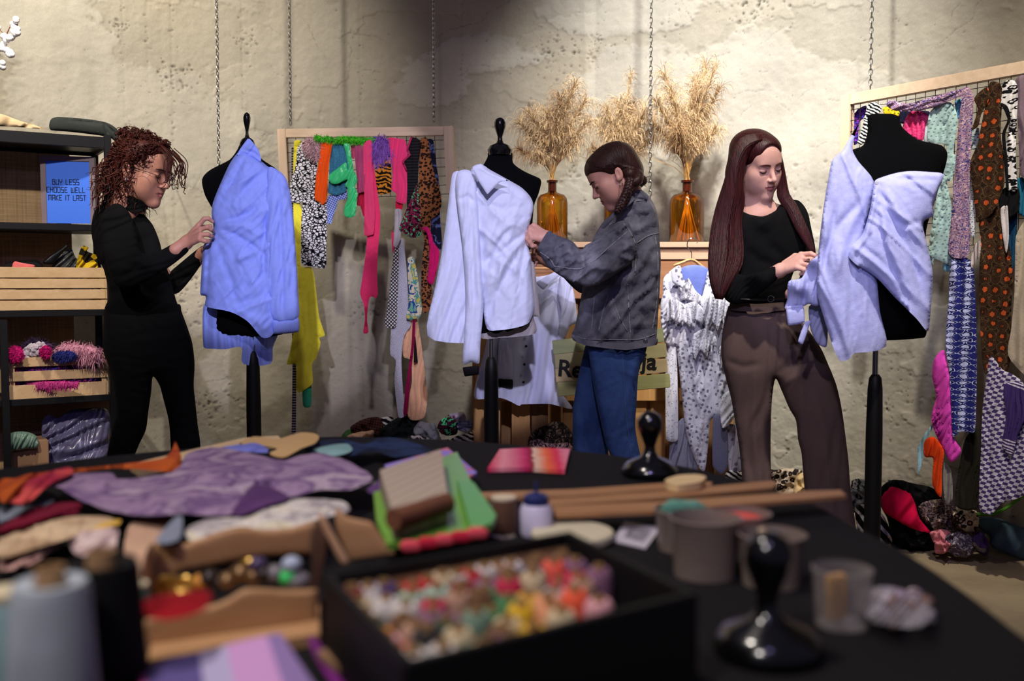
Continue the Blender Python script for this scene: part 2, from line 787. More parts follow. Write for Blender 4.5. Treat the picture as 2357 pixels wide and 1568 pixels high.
# ================================================================ camera, light
cam = bpy.data.cameras.new('camera')
cam.lens, cam.sensor_width = 35.0, 36.0
cam.clip_start = .05
cam.dof.use_dof = True
cam.dof.focus_distance = 3.75
cam.dof.aperture_fstop = 2.6
co = bpy.data.objects.new('camera', cam)
COL.objects.link(co)
co.location = (0, 0, CAMZ)
co.rotation_euler = (PI / 2 - PITCH, 0, 0)
SC.camera = co
SC.view_settings.view_transform = 'Standard'
SC.view_settings.look = 'None'
SC.view_settings.exposure = 0.0
SC.view_settings.gamma = 1
SC.view_settings.use_curve_mapping = False
for k_, v_ in (('max_bounces', 6), ('diffuse_bounces', 2), ('glossy_bounces', 2), ('transmission_bounces', 6), ('transparent_max_bounces', 6)):
    setattr(SC.cycles, k_, v_)
SC.cycles.caustics_reflective = SC.cycles.caustics_refractive = False

W = bpy.data.worlds.new('room_ambient')
SC.world = W
W.use_nodes = True
W.node_tree.nodes['Background'].inputs[0].default_value = (.55, .50, .80, 1)
W.node_tree.nodes['Background'].inputs[1].default_value = .12


def spot(name, loc, to, power, color, angle=60, blend=.6, size=.06):
    l = bpy.data.lights.new(name, 'SPOT')
    l.energy, l.color, l.spot_size, l.spot_blend, l.shadow_soft_size = power, color, math.radians(angle), blend, size
    o = bpy.data.objects.new(name, l)
    COL.objects.link(o)
    o.location = loc
    o.rotation_euler = (Vector(to) - Vector(loc)).to_track_quat('-Z', 'Y').to_euler()
    return o


WARM = (1.0, .92, .78)
COOL = (.80, .78, 1.0)
spot('ceiling_spot', (-1.65, 2.2, 3.7), P(280, 10, 4.6), 780, WARM, 48, 1.0)
spot('ceiling_spot', (.55, 2.75, 3.9), P(1650, 300, 4.85), 930, (1, .98, .94), 53, 1.0)
spot('ceiling_spot', (.95, 1.9, 3.8), P(2020, 860, 4.3), 430, WARM, 50, .9)
spot('ceiling_spot', (-1.0, 2.4, 3.8), P(170, 760, 4.45), 280, WARM, 33, .8, .04)
# front spot on the people, then two spots added to brighten the table
spot('front_spot', (-.2, .3, 3.4), (.30, 3.7, 1.1), 180, (.95, .88, .98), 54, .8)
spot('front_spot', (-.7, -.5, 2.5), (-.20, .85, .80), 82, (1.0, .93, .88), 42, .8, .15)
spot('table_fill', (-.75, .95, 3.0), (-.30, 1.05, .76), 105, (1.0, .91, .82), 84, .8, .10)
# narrow cool spots added for the glow of the dress forms and neon scraps
spot('cool_fill', (-.35, -.1, 2.3), P(578, 545, 3.7), 370, COOL, 11.5, .35, .03)
spot('cool_fill', (.1, -.1, 2.3), P(1138, 590, 3.6), 340, COOL, 12.5, .35, .03)
spot('cool_fill', (.0, -.1, 2.3), P(1930, 530, 3.3), 120, (.62, .64, 1.0), 13, .4, .03)
spot('cool_fill', (-.25, -.1, 2.5), P(830, 420, 4.55), 330, (.95, .90, 1.0), 9, .4, .03)
spot('shelf_fill', (-1.3, .7, 3.0), P(45, 660, 4.1), 320, (1.0, .92, .82), 28, .7, .04)  # extra spot added to brighten the shelf
spot('violet_wash', (.1, -.2, 2.6), (0, 3.2, .9), 48, (.50, .40, 1.0), 75, .8, .1)

# ================================================================ the silo wall and floor
WC, WR = np.array([-.30, 2.5]), 2.75


def wall_uv(px, py):
    """arc length and height where the direction px,py meets the wall"""
    lo, hi = 2.5, 6.0
    for _ in range(40):
        m = (lo + hi) / 2
        q = PA(px, py, m)
        if np.hypot(q[0] - WC[0], q[1] - WC[1]) < WR:
            lo = m
        else:
            hi = m
    q = PA(px, py, lo)
    return math.atan2(q[0] - WC[0], q[1] - WC[1]) * WR, float(q[2]), lo


def wall_d(px, py):
    return wall_uv(px, py)[2]



def stamp(A, u, z, cu, cz, ru, rz, fn):
    i0, i1 = np.searchsorted(u, cu - ru), np.searchsorted(u, cu + ru)
    j0, j1 = np.searchsorted(z, cz - rz), np.searchsorted(z, cz + rz)
    if i1 > i0 and j1 > j0:
        q = np.hypot((u[i0:i1, None] - cu) / ru, (z[None, j0:j1] - cz) / rz)
        A[i0:i1, j0:j1] = fn(A[i0:i1, j0:j1], np.clip(1 - q, 0, 1))


def sstep(x, a, b):
    t_ = np.clip((x - a) / (b - a), 0, 1)
    return t_ * t_ * (3 - 2 * t_)


def build_wall():
    """plaster relief and colour worked out per vertex: trowelled layers, pits, cracks, formwork lines"""
    amin, amax = wall_uv(-160, 700)[0], wall_uv(2520, 700)[0]
    u = np.linspace(amin, amax, 1180)
    z = np.linspace(0, 2.78, 560)
    U, Z = np.meshgrid(u, z, indexing='ij')
    rs = np.random.RandomState(4)
    uo, zo = U + 40, Z + 11          # keep the noise table index positive
    low = fbm(uo * .8, zo * .9, 1, 3)
    mid = fbm(uo * 4, zo * 4.5, 2, 4)
    fine = fbm(uo * 30, zo * 34, 3, 3)
    grain = vnoise(uo * 160, zo * 170, 4)
    streak = fbm(uo * 13, zo * .7, 5, 3)
    h = low * .007 + mid * .0032 + fine * .0013 + grain * .0006 + streak * .0010
    alb = np.full(U.shape, 1.0) + .05 * low + .05 * mid - .05 * np.clip(streak, 0, 1) + .02 * fine
    warm = .5 + .35 * fbm(uo * 1.3, zo * 1.1, 6, 3)
    # filler layers with ragged feathered edges
    zone = np.full(U.shape, -1.0)
    for (px, py, rx, ry) in ((1600, 190, .62, .20), (1760, 330, .62, .36), (1890, 250, .30, .24), (1690, 470, .28, .22), (1480, 20, .4, .12), (1880, 500, .2, .2), (1390, 470, .25, .3),
                             (1560, 290, .28, .3), (250, 215, .50, .15), (60, 60, .4, .2), (1090, 130, .34, .10), (1010, 190, .2, .16), (480, 330, .3, .2), (120, 640, .3, .3)):
        cu, cz, _ = wall_uv(px, py)
        zone = np.maximum(zone, 1 - np.hypot((U - cu) / rx, (Z - cz) / ry))
    rag = fbm(uo * 2.6 + .4 * mid, zo * 3.6, 7, 5) * .42 + .10 * fine
    f = np.clip(zone, -.6, .6) + rag
    patch = sstep(f, -.03, .10)
    lip = np.exp(-((f - .02) / .035) ** 2)
    h += patch * .0045 + np.clip(f, 0, .5) * .006 * patch + lip * .0012
    smooth_ = 1 - .6 * patch
    alb = alb + patch * (.23 + .07 * mid) * np.clip(.5 + zone * 1.2, .35, 1) - .05 * (1 - patch) * sstep(zone, -.4, .2)
    warm = warm * (1 - .75 * patch)
    # second generation of thin skim coats everywhere
    f2 = fbm(uo * 1.5 + .3 * mid, zo * 2.3, 9, 5) + .06 * fine
    p2 = sstep(f2, .18, .26)
    h += p2 * .0028
    alb += .055 * p2
    edge2 = np.exp(-((f2 - .2) / .02) ** 2) * sstep(fbm(uo * 3, zo * 3, 12, 2), -.1, .4)
    alb -= .10 * edge2
    h -= .0018 * edge2
    # lighter vertical band of an old channel
    cu, _, _ = wall_uv(1357, 160)
    band = np.exp(-((U - cu - .006 * mid) / .030) ** 4) * sstep(Z, 1.75, 2.0)
    h += band * .003
    alb += .16 * band
    # formwork lines with rows of pits
    def pits(n, cu, cz, su, sz, r0, r1, dep):
        for _ in range(n):
            a, b = cu + rs.normal() * su, cz + rs.normal() * sz
            r = r0 + (r1 - r0) * rs.rand() ** 2
            e = .6 + 1.1 * rs.rand()
            k = dep * (.5 + rs.rand())
            stamp(h, u, z, a, b, r * e, r, lambda A, q: A - k * sstep(q, 0, .6))
            stamp(alb, u, z, a, b, r * e, r, lambda A, q: A - .46 * sstep(q, .2, .75))
    for px in (287, 343, 398, 1062, 1372, 2062, 560, 830):
        cu, _, _ = wall_uv(px, 300)
        ln = np.exp(-((U - cu) / .006) ** 2) * (.4 + .6 * sstep(fbm(uo * 3, zo * 2.5, px, 3), -.3, .3))
        h -= .0016 * ln
        alb -= .05 * ln
        for _ in range(60):
            pits(1, cu, 2.7 * rs.rand(), .008, .05, .003, .009, .003)
    for _ in range(900):
        pits(1, amin + (amax - amin) * rs.rand(), 2.75 * rs.rand(), 0, 0, .002, .008, .0028)
    for (px, py, n, w) in ((1750, 12, 60, .07), (1700, 40, 25, .05), (1300, 120, 60, .08), (1265, 120, 40, .06), (560, 90, 30, .05), (1370, 110, 30, .05), (280, 60, 20, .03), (1300, 260, 60, .07),
                           (1880, 470, 70, .13), (1320, 400, 16, .03), (1310, 530, 50, .08), (440, 700, 60, .09), (480, 930, 70, .07), (470, 640, 40, .06), (840, 710, 40, .05), (1560, 40, 20, .05),
                           (1960, 520, 40, .06), (400, 180, 60, .05), (2040, 900, 60, .1), (1830, 1000, 40, .1), (370, 690, 30, .05)):
        cu, cz, _ = wall_uv(px, py)
        pits(n, cu, cz, w, w * .8, .003, .013, .0045)
    # cracks: short broken lines
    def crack(px, py, ang, length, wig=.5, w=.0032):
        cu, cz, _ = wall_uv(px, py)
        a = math.radians(ang)
        n = int(length / .004)
        for i in range(n):
            a += rs.normal() * wig * .35
            a += (math.radians(ang) - a) * .06
            cu += math.cos(a) * .004
            cz += math.sin(a) * .004
            ww = w * (.55 + .8 * rs.rand()) * math.sin(PI * (i + .5) / n) ** .4
            k = .55 + .45 * rs.rand()
            stamp(h, u, z, cu, cz, ww, ww, lambda A, q: A - .0034 * k * sstep(q, 0, .7))
            stamp(alb, u, z, cu, cz, ww, ww, lambda A, q: A - .34 * k * sstep(q, .1, .7))
    for c in ((1620, 140, 35, .16), (1730, 112, 30, .22), (1690, 220, 8, .2), (1790, 235, -50, .1), (1830, 235, 30, .1), (1900, 235, 40, .12), (1960, 210, 25, .2), (1700, 275, 35, .1),
              (1640, 285, -20, .12), (1920, 150, 35, .12), (2020, 130, 28, .2), (2100, 125, 22, .5), (2180, 60, 60, .12), (1750, 170, 20, .06), (480, 170, 30, .1), (560, 75, -30, .09), (600, 150, -10, .2),
              (460, 160, 25, .08), (540, 180, 40, .06), (515, 210, 20, .08), (330, 110, 0, .05), (600, 50, -30, .22), (680, 30, -28, .3), (760, 60, -18, .35), (830, 160, -20, .12), (900, 190, 20, .1),
              (1090, 165, 15, .14), (1130, 155, -12, .16), (1150, 275, 25, .1), (1240, 235, 10, .06), (1130, 20, 20, .3), (1000, 90, 18, .35), (1050, 175, 10, .1), (1030, 320, -25, .1), (470, 560, 30, .12),
              (400, 440, 35, .2), (300, 480, 10, .1), (560, 300, -15, .2), (420, 260, 20, .06), (1350, 330, -45, .08), (1400, 190, -80, .05), (1570, 10, -40, .12), (1490, 10, 5, .1), (1860, 340, 5, .12),
              (470, 880, 15, .12), (360, 1010, 5, .1), (780, 800, 8, .15), (870, 900, 0, .1), (1820, 900, 10, .15), (1990, 1050, 5, .2), (260, 190, 12, .1), (265, 215, 30, .05), (390, 240, 35, .12)):
        crack(*c)
    h = h * smooth_ + h * (1 - smooth_) * .55
    alb = np.clip(alb, .25, 1.6)
    wm = np.clip(warm, 0, 1)[..., None]
    colr = (np.array([.335, .292, .215]) * wm + np.array([.335, .312, .265]) * (1 - wm)) * alb[..., None]
    R = WR - h
    A = U / WR
    V = np.stack([WC[0] + R * np.sin(A), WC[1] + R * np.cos(A), Z], -1).reshape(-1, 3)
    nu, nv = U.shape
    I = np.arange(nu * nv).reshape(nu, nv)
    Q = np.stack([I[:-1, :-1], I[1:, :-1], I[1:, 1:], I[:-1, 1:]], -1).reshape(-1, 4)
    colr = colr.reshape(-1, 3)
    # plain remainder of the silo: both sides, above, and the outer skin
    base = len(V)
    ext, eq, n0 = [], [], base

    def strip(a_lo, a_hi, z_lo, z_hi, n, rad, flip):
        nonlocal n0
        for i in range(n + 1):
            a = a_lo + (a_hi - a_lo) * i / n
            for zz in (z_lo, z_hi):
                ext.append((WC[0] + rad * math.sin(a), WC[1] + rad * math.cos(a), zz))
        for i in range(n):
            q = (n0 + 2 * i, n0 + 2 * i + 2, n0 + 2 * i + 3, n0 + 2 * i + 1)
            eq.append(q[::-1] if flip else q)
        n0 += 2 * (n + 1)
    al, ah = amin / WR, amax / WR
    aa = math.radians(118)
    strip(al, ah, 2.78, 4.4, 64, WR, False)
    strip(-aa, al, 0, 4.4, 24, WR, False)
    strip(ah, aa, 0, 4.4, 24, WR, False)
    strip(-aa, aa, 0, 4.4, 96, WR + .18, True)
    V = np.concatenate([V, np.array(ext)])
    Q = np.concatenate([Q, np.array(eq)])
    colr = np.concatenate([colr, np.tile([[.33, .30, .24]], (len(ext), 1))])
    me = bpy.data.meshes.new('wall_back')
    me.vertices.add(len(V))
    me.vertices.foreach_set('co', V.astype(np.float32).ravel())
    me.loops.add(len(Q) * 4)
    me.loops.foreach_set('vertex_index', Q.astype(np.int32).ravel())
    me.polygons.add(len(Q))
    me.polygons.foreach_set('loop_start', np.arange(0, len(Q) * 4, 4, dtype=np.int32))
    me.polygons.foreach_set('use_smooth', np.ones(len(Q), bool))
    ca = me.color_attributes.new('plaster', 'FLOAT_COLOR', 'POINT')
    ca.data.foreach_set('color', np.concatenate([colr, np.ones((len(colr), 1))], 1).astype(np.float32).ravel())
    me.update(calc_edges=True)
    t = NT('rough_plaster_wall')
    t.p(Roughness=.93)
    t.b.inputs['Specular IOR Level'].default_value = .1
    at = t.n('ShaderNodeAttribute', {'attribute_name': 'plaster'})
    gr = t.noise(t.coord('Object'), 230, 2, .7)
    t.col(t.mix(.22, at.outputs['Color'], gr, 'OVERLAY'))
    me.materials.append(t.m)
    o = bpy.data.objects.new('wall_back', me)
    COL.objects.link(o)
    tag(o, kind='structure')


build_wall()

t = NT('screed_floor')
v = t.coord('Object')
t.col(t.ramp(t.noise(v, 3, 6, .6), [(.3, (128, 112, 88)), (.7, (158, 142, 114))]))
t.p(Roughness=.85)
t.bump(t.noise(v, 40, 4, .6), .25, .006)
mb = MB()
mb.box((-.3, 2.4, -.06), (7, 6.6, .12))
mb.build('floor', t.m, kind='structure')

# ================================================================ chains
steel = M('chain_steel', (150, 148, 142), rough=.35, metal=.9)


def chain(a, b, label):
    a, b = Vector(a), Vector(b)
    L = (b - a).length
    pitch = .021
    n = int(L / pitch)
    mb = MB()
    ax = (b - a).normalized()
    q = ax.to_track_quat('X', 'Z').to_matrix()
    for i in range(n):
        c = a + ax * (pitch * (i + .5))
        R = q @ Euler((0.5 + (PI / 2 if i % 2 else 0), 0, 0)).to_matrix()
        mb.torus(c, 0.0068, .0019, 10, 5, R, 0, 1.9)
    return mb.build('hanging_chain', steel, None, label, 'chain', 'steel chains from the ceiling')


def top(px, py, d, z=3.3):
    """follow the direction px,py up to height z at depth d"""
    p = P(px, py, d)
    return Vector((p.x, p.y, z))


for (px, py, d, dx, lab) in ((504, 395, 4.35, 0, 'steel link chain hanging behind the black dress form with the blue collar turned up'),
                             (669, 293, 4.61, 0, 'steel link chain holding the corner of the wooden frame beside the yellow cloth'),
                             (999, 290, 4.51, 0, 'steel link chain holding the wooden frame above the navy and leopard cloths'),
                             (1496, 470, 4.45, 0, 'steel link chain hanging between the dried grasses behind the denim jacket'),
                             (2003, 216, 4.12, 0, 'steel link chain holding the wooden frame behind the bare black shoulder')):
    b = P(px, py, d)
    a = P(px + (b.x * .045 if True else 0) * 260 / d * .25, 0, d)
    chain(Vector((b.x + (a.x - b.x) * .5, d, 3.3)), b, lab)

# ================================================================ wooden frames with wire mesh
pine = None


def wood(name, a, b, scale=1.0, axis=0, rough=.6, dark=None):
    if name in _M:
        return _M[name]
    t = NT(name)
    sc = [14, 14, 14]
    sc[axis] = 1.1
    v = t.coord('Object', tuple(x * scale for x in sc))
    g = t.noise(v, 2.6, 6, .65, .6)
    c = t.ramp(g, [(.3, a), (.7, b)])
    kn = t.maprange(t.vor(t.coord('Object', (3.1, 3.1, 3.1)), 1.0, 'F1', 1), .0, .06, .55, 0)
    c = t.mix(kn, c, dark or tuple(int(x * .55) for x in a))
    t.col(c)
    t.p(Roughness=rough)
    t.bump(g, .12, .003)
    _M[name] = t.m
    return t.m


pine_x = wood('pale_pine', (206, 178, 148), (224, 198, 170))
wire = M('dark_wire', (38, 34, 30), rough=.5, metal=.5)


def mesh_frame(name, tl, tr, bl, br, th, label, d_in=.03, pitch=.042):
    """hanging frame: top rail and two side rails with welded wire between, corners in metres"""
    tl, tr, bl, br = map(Vector, (tl, tr, bl, br))
    root = thing(name, (bl + br) / 2, label, 'frame')
    nrm = (tr - tl).cross(Vector((0, 0, 1))).normalized()
    mb = MB()
    x = (tr - tl).normalized()
    mb.beam(tl - x * 0, tr + x * 0, d_in, th, up=Vector((0, 0, 1)))
    mb.build('top_rail', pine_x, root)
    for a, b, sg in ((tl, bl, 1), (tr, br, -1)):
        mb = MB()
        off = x * sg * 0
        mb.beam(a + Vector((0, 0, th / 2)) - x * sg * th / 2 * 1.02, b - x * sg * th / 2 * 1.02, th, d_in + .004, up=nrm)
        mb.build('side_rail', wood('pale_pine_upright', (206, 178, 148), (224, 198, 170), axis=2), root)
    mb = MB()
    w, hgt = (tr - tl).length, tl.z - bl.z
    nv, nh = int(w / pitch), int(hgt / pitch)
    for i in range(nv + 1):
        p = tl + (tr - tl) * (i / nv) + nrm * .004
        q = bl + (br - bl) * (i / nv) + nrm * .004
        mb.tube([p, q], .0014, 5)
    for j in range(nh + 1):
        p = tl + (bl - tl) * (j / nh) + nrm * .008
        q = tr + (br - tr) * (j / nh) + nrm * .008
        mb.tube([p, q], .0014, 5)
    mb.build('wire_mesh', wire, root)
    return root


# frame 1: near the middle of the wall
FA, FB = P(660, 308, 4.60), P(1022, 302, 4.50)
mesh_frame('hanging_scrap_frame', FA, FB, P(668, 462, 4.60), P(1029, 447, 4.50), .040,
           'small pale wooden frame with wire mesh hung with neon and animal print scraps')
# frame 2: turned, following the wall to the right


def d2(x, y=None, off=0.0):
    """depth of the turned frame's plane in direction x"""
    k = (np.asarray(x, float) - CX) / F
    return (1.42 + .677 * 4.2) / (k + .677) + off


FC, FD = P(1962, 230, float(d2(1962))), P(2440, 140, float(d2(2440)))
FC.z = FD.z = (FC.z + FD.z) / 2
mesh_frame('hanging_scarf_frame', FC, FD, FC - Vector((0, 0, .62)), FD - Vector((0, 0, .62)), .046,
           'larger pale wooden frame with wire mesh crowded with printed scarves')

# ================================================================ black shelf unit
bm_ = M('black_shelf_metal', (22, 22, 24), rough=.45, metal=.3, spec=.4)
SO, SU = Vector((-1.61, 4.0, 0)), Vector((.85, .527, 0))
SN = Vector((-.527, .85, 0))
SRZ = math.atan2(.527, .85)


def S(t, n, z):
    return SO + SU * t + SN * n + Vector((0, 0, z))


def dS(px, n=0.0):
    k = (px - CX) / F
    o = SO + SN * n
    t_ = (k * o.y - o.x) / (SU.x - k * SU.y)
    return o.y + t_ * SU.y


def tS(px, n=0.0):
    k = (px - CX) / F
    o = SO + SN * n
    return (k * o.y - o.x) / (SU.x - k * SU.y)


def zS(px, py, n=0.0):
    return P(px, py, dS(px, n)).z


root = thing('shelf_unit', S(-.4, .15, 0), 'black metal open shelf unit with poster, crates and folded cloth', 'shelf')
zt = zS(250, 318)
ZS = [zt, zS(200, 519), zS(120, 716), zS(150, 916)]
LT = -1.0
for i, z in enumerate(ZS + [.16]):
    mb = MB()
    tk = .045 if i == 0 else .026
    c = S(LT / 2, .15, z - tk / 2)
    mb.box(c, (abs(LT), .29, .012 if i == 0 else .016), SRZ, .002)
    for n in (.008, .292):
        mb.box(S(LT / 2, n, z - tk / 2 + .004), (abs(LT) - .002, .016, tk), SRZ, .002)
    for t_ in (LT, 0):
        mb.box(S(t_, .15, z - tk / 2 + .002), (.016, .28, tk * .9), SRZ, .002)
    mb.build('shelf_board', bm_, root)
for t_, n, z1 in ((0, 0, zt + .012), (0, .3, zt + .0), (LT, 0, zt), (LT, .3, zt), (tS(6), -.014, ZS[2] - .03)):
    mb = MB()
    mb.box(S(t_, n, z1 / 2), (.026, .026, z1), SRZ, .002)
    mb.build('post', bm_, root)
mb = MB()
t = NT('burlap')
v = t.coord('Object', (1, 1, 1))
bl = t.noise(t.coord('Object', (120, 120, 3)), 1.0, 3, .7)
bl2 = t.noise(t.coord('Object', (5, 5, 140)), 1.0, 3, .7)
t.col(t.mix(.5, t.ramp(bl, [(.3, (130, 102, 70)), (.7, (198, 166, 124))]), t.ramp(bl2, [(.3, (138, 110, 78)), (.7, (202, 172, 130))])))
t.bump(bl, .4, .004)
t.p(Roughness=.95)
mb.box(S((LT + tS(170, .33)) / 2, .34, (zt - .02 + .03) / 2), (tS(170, .33) - LT, .012, zt - .05), SRZ, .003)
mb.build('burlap_panel', t.m, root, 'coarse brown burlap backing')

# poster
root = thing('slogan_poster', S(tS(160, .02), .03, ZS[1]), 'bright blue framed poster of black slogan lettering standing on the shelf', 'poster')
d_ = .05
p00, p11 = P(103, 504, dS(160, .1)), P(222, 360, dS(160, .1))
w = (p11 - p00).length
tc_, hh = tS(166, .12), p11.z - ZS[1] + .0
wid = (222 - 103) / F * dS(160, .12) * .97
cz = ZS[1] + hh / 2
cN = .055
frame_m = M('mauve_frame', (120, 104, 112), rough=.6, var=.05)
pr = .22          # the poster is turned to face the room
cen = S(tc_, .12, cz + .002)
R = Euler((0, 0, pr)).to_matrix()
ex, ey = R @ Vector((1, 0, 0)), R @ Vector((0, 1, 0))
bw = .020
mb = MB()
for sx in (-1, 1):
    mb.box(cen + ex * sx * (wid / 2 - bw / 2), (bw, .035, hh), pr, .001)
for sz in (-1, 1):
    mb.box(cen + Vector((0, 0, sz * (hh / 2 - (bw if sz > 0 else bw * .3) / 2))), (wid - 2 * bw, .035, bw if sz > 0 else bw * .3), pr, .001)
mb.build('poster_frame', frame_m, root)
mb = MB()
mb.box(cen - ey * .010, (wid - 2 * bw + .004, .006, hh - bw), pr)
sheet = mb.build('poster_sheet', M('blue_sheet', (70, 120, 236), rough=.7, spec=.2), root)
GL = {'B': [(0, 0, 0, 6), (0, 6, 3, 6), (3, 6, 3, 3), (0, 3, 4, 3), (4, 3, 4, 0), (0, 0, 4, 0)], 'U': [(0, 6, 0, 0), (0, 0, 4, 0), (4, 0, 4, 6)],
      'Y': [(0, 6, 0, 3), (0, 3, 4, 3), (4, 6, 4, 3), (2, 3, 2, 0)], 'L': [(0, 6, 0, 0), (0, 0, 4, 0)],
      'E': [(0, 0, 0, 6), (0, 6, 4, 6), (0, 3, 3, 3), (0, 0, 4, 0)], 'S': [(4, 6, 0, 6), (0, 6, 0, 3), (0, 3, 4, 3), (4, 3, 4, 0), (4, 0, 0, 0)],
      'C': [(4, 6, 0, 6), (0, 6, 0, 0), (0, 0, 4, 0)], 'H': [(0, 0, 0, 6), (4, 0, 4, 6), (0, 3, 4, 3)],
      'O': [(0, 0, 0, 6), (0, 6, 4, 6), (4, 6, 4, 0), (4, 0, 0, 0)], 'W': [(0, 6, 0, 0), (0, 0, 5, 0), (2.5, 0, 2.5, 5), (5, 0, 5, 6)],
      'M': [(0, 0, 0, 6), (0, 6, 5, 6), (2.5, 6, 2.5, 1), (5, 6, 5, 0)], 'A': [(0, 0, 0, 6), (0, 6, 4, 6), (4, 6, 4, 0), (0, 2.6, 4, 2.6)],
      'K': [(0, 0, 0, 6), (0, 3, 4, 6), (0, 3, 4, 0)], 'I': [(.5, 0, .5, 6)], 'T': [(0, 6, 4, 6), (2, 0, 2, 6)], ' ': []}
mb = MB()
ppu = hh / 146.0
for (line, cx_, cyy, tw) in (('BUY LESS', 161, 414, 62), ('CHOOSE WELL', 161, 430.5, 89), ('MAKE IT LAST', 163, 447, 87)):
    adv = [(1 if c == 'I' else 5 if c in 'WM' else 2.6 if c == ' ' else 4) + 2.0 for c in line]
    tw *= .84
    cx_ -= 3
    u = tw / (sum(adv) - 2.0)
    x = -tw / 2 + (cx_ - 162.5)
    for c, a in zip(line, adv):
        for (xa, ya, xb, yb) in GL[c]:
            pa = cen + ex * ((x + xa * u) * ppu) + Vector((0, 0, ((433 - cyy) + (ya - 3) * 10.5 / 6) * ppu)) - ey * .0135
            pb = cen + ex * ((x + xb * u) * ppu) + Vector((0, 0, ((433 - cyy) + (yb - 3) * 10.5 / 6) * ppu)) - ey * .0135
            e_ = (pb - pa).normalized() * .0008
            mb.beam(pa - e_, pb + e_, .0012, .0024, bev=0, up=ey.cross(pb - pa).normalized())
        x += a * u
mb.build('lettering', M('black_ink', (16, 18, 40), rough=.8), sheet)


# crates
def crate(name, x0, x1, y0, y1, slats, label, n0, depth, post_w=8, ztop=None, zbot=None):
    t0, t1 = tS(x0, n0), tS(x1, n0)
    zc = lambda y: zS((x0 + x1) / 2 if x0 > 0 else x1 * .6, y, n0)
    zb = zbot if zbot is not None else zc(y1)
    root = thing(name, S((t0 + t1) / 2, n0 + depth / 2, zb), label, 'crate', None)
    mat_ = wood('crate_pine', (198, 162, 120), (218, 184, 142))
    off = zb - zc(y1)
    for (ya, yb) in slats:
        for n in (n0, n0 + depth):
            mb = MB()
            mb.box(S((t0 + t1) / 2, n, (zc(ya) + zc(yb)) / 2 + off), (t1 - t0, .010, zc(ya) - zc(yb)), SRZ, .0015)
            mb.build('slat', mat_, root)
    for t_ in (t0, t1):
        for n in (n0 + .012, n0 + depth - .012):
            mb = MB()
            mb.box(S(t_ + (-.006 if t_ == t1 else .006), n, (zb + zc(y0) + off) / 2), (.018, .018, zc(y0) + off - zb - .001), SRZ, .001)
            mb.build('corner_post', mat_, root)
        mb = MB()
        for (ya, yb) in slats:
            mb.box(S(t_ + (.004 if t_ == t1 else -.004), n0 + depth / 2, (zc(ya) + zc(yb)) / 2 + off), (.008, depth, zc(ya) - zc(yb)), SRZ, .001)
        mb.build('end_slats', mat_, root)
    mb = MB()
    mb.box(S((t0 + t1) / 2, n0 + depth / 2, zb + .006), (t1 - t0 - .02, depth - .02, .008), SRZ)
    mb.build('base', mat_, root)
    return root


crate('slatted_crate', -60, 243, 612, 711, [(612, 636), (638, 660), (663, 685), (688, 711)],
      'long pale slatted crate holding belts and plastic bags', .026, .22, zbot=ZS[2] + .001)
crate('slatted_crate', 20, 240, 822, 916, [(822, 843), (853, 875), (884, 916)],
      'small gappy wooden crate overflowing with pompoms and fluffy yarn', .026, .22, zbot=ZS[3] + .001)
# ================================================================ helpers for cloths
def cv(ox, oy, k):
    return lambda pts: [((ox + k * p[0], oy + k * p[1]) + tuple(p[2:])) for p in pts]


C4 = cv(620, 270, .2806)
C5 = cv(640, 640, .3189)
C6 = cv(960, 260, .319)
CB = cv(1860, 130, .3188)
CL = cv(1860, 600, .4466)
C3 = cv(1050, 600, .3316)
CJ = cv(1180, 310, .3188)
same = lambda p: p


def fd1(x, y=None):
    return 4.60 - .10 * (np.asarray(x, float) - 660) / 362


def scrap(name, pts, lay, mat, label, cat='scrap', folds=((13, .006, 4, .6),), conv=same, dfn=fd1, group=None, thick=.004, seed=0, **kw):
    return puff(name, conv(pts), lambda x, y: dfn(x, y) - .03 - .018 * lay, mat, ratio=.5, bmax=thick, edge=1, folds=folds, seed=seed or abs(hash(label)) % 50 if False else seed or (len(label) * 7 + len(pts)) % 50,
                label=label, cat=cat, group=group, **kw)


def fur(name, pts, d, mat, n, L, label=None, cat=None, conv=same, group=None, parent=None, ratio=.6, bmax=.03, wid=.0016, droop=.3, seed=1, spread=1.0):
    """a rounded cloth body covered with tapering strands"""
    mb = MB()
    puff(name, conv(pts), d, None, ratio=ratio, bmax=bmax, collect=mb, seed=seed)
    V, Fc = mb.v[0], mb.f
    rs = np.random.RandomState(seed)
    tri = np.array(Fc)
    a, b, c = V[tri[:, 0]], V[tri[:, 1]], V[tri[:, 2]]
    nr = np.cross(b - a, c - a)
    ar = np.linalg.norm(nr, axis=1) + 1e-12
    ii = rs.choice(len(tri), n, p=ar / ar.sum())
    for i in ii:
        w = rs.dirichlet((1, 1, 1))
        p = a[i] * w[0] + b[i] * w[1] + c[i] * w[2]
        nn = nr[i] / ar[i]
        dr = nn + rs.normal(size=3) * .55 * spread + np.array([0, 0, -droop])
        dr /= np.linalg.norm(dr)
        l = L * (.5 + .8 * rs.rand())
        sd = np.cross(dr, rs.normal(size=3))
        sd = sd / (np.linalg.norm(sd) + 1e-9) * wid
        m_ = p + dr * l * .55
        e = p + dr * l + np.array([0, 0, -droop * l * .5]) + rs.normal(size=3) * l * .12
        mb.add([p - sd, p + sd, m_ + sd * .7, m_ - sd * .7, e], [(0, 1, 2, 3), (3, 2, 4)])
    return mb.build(name, mat, parent, label, cat, group, smooth='all')


# ---------------------------------------------------------------- printed cloths
K, Wt = (12, 11, 14), (232, 228, 226)


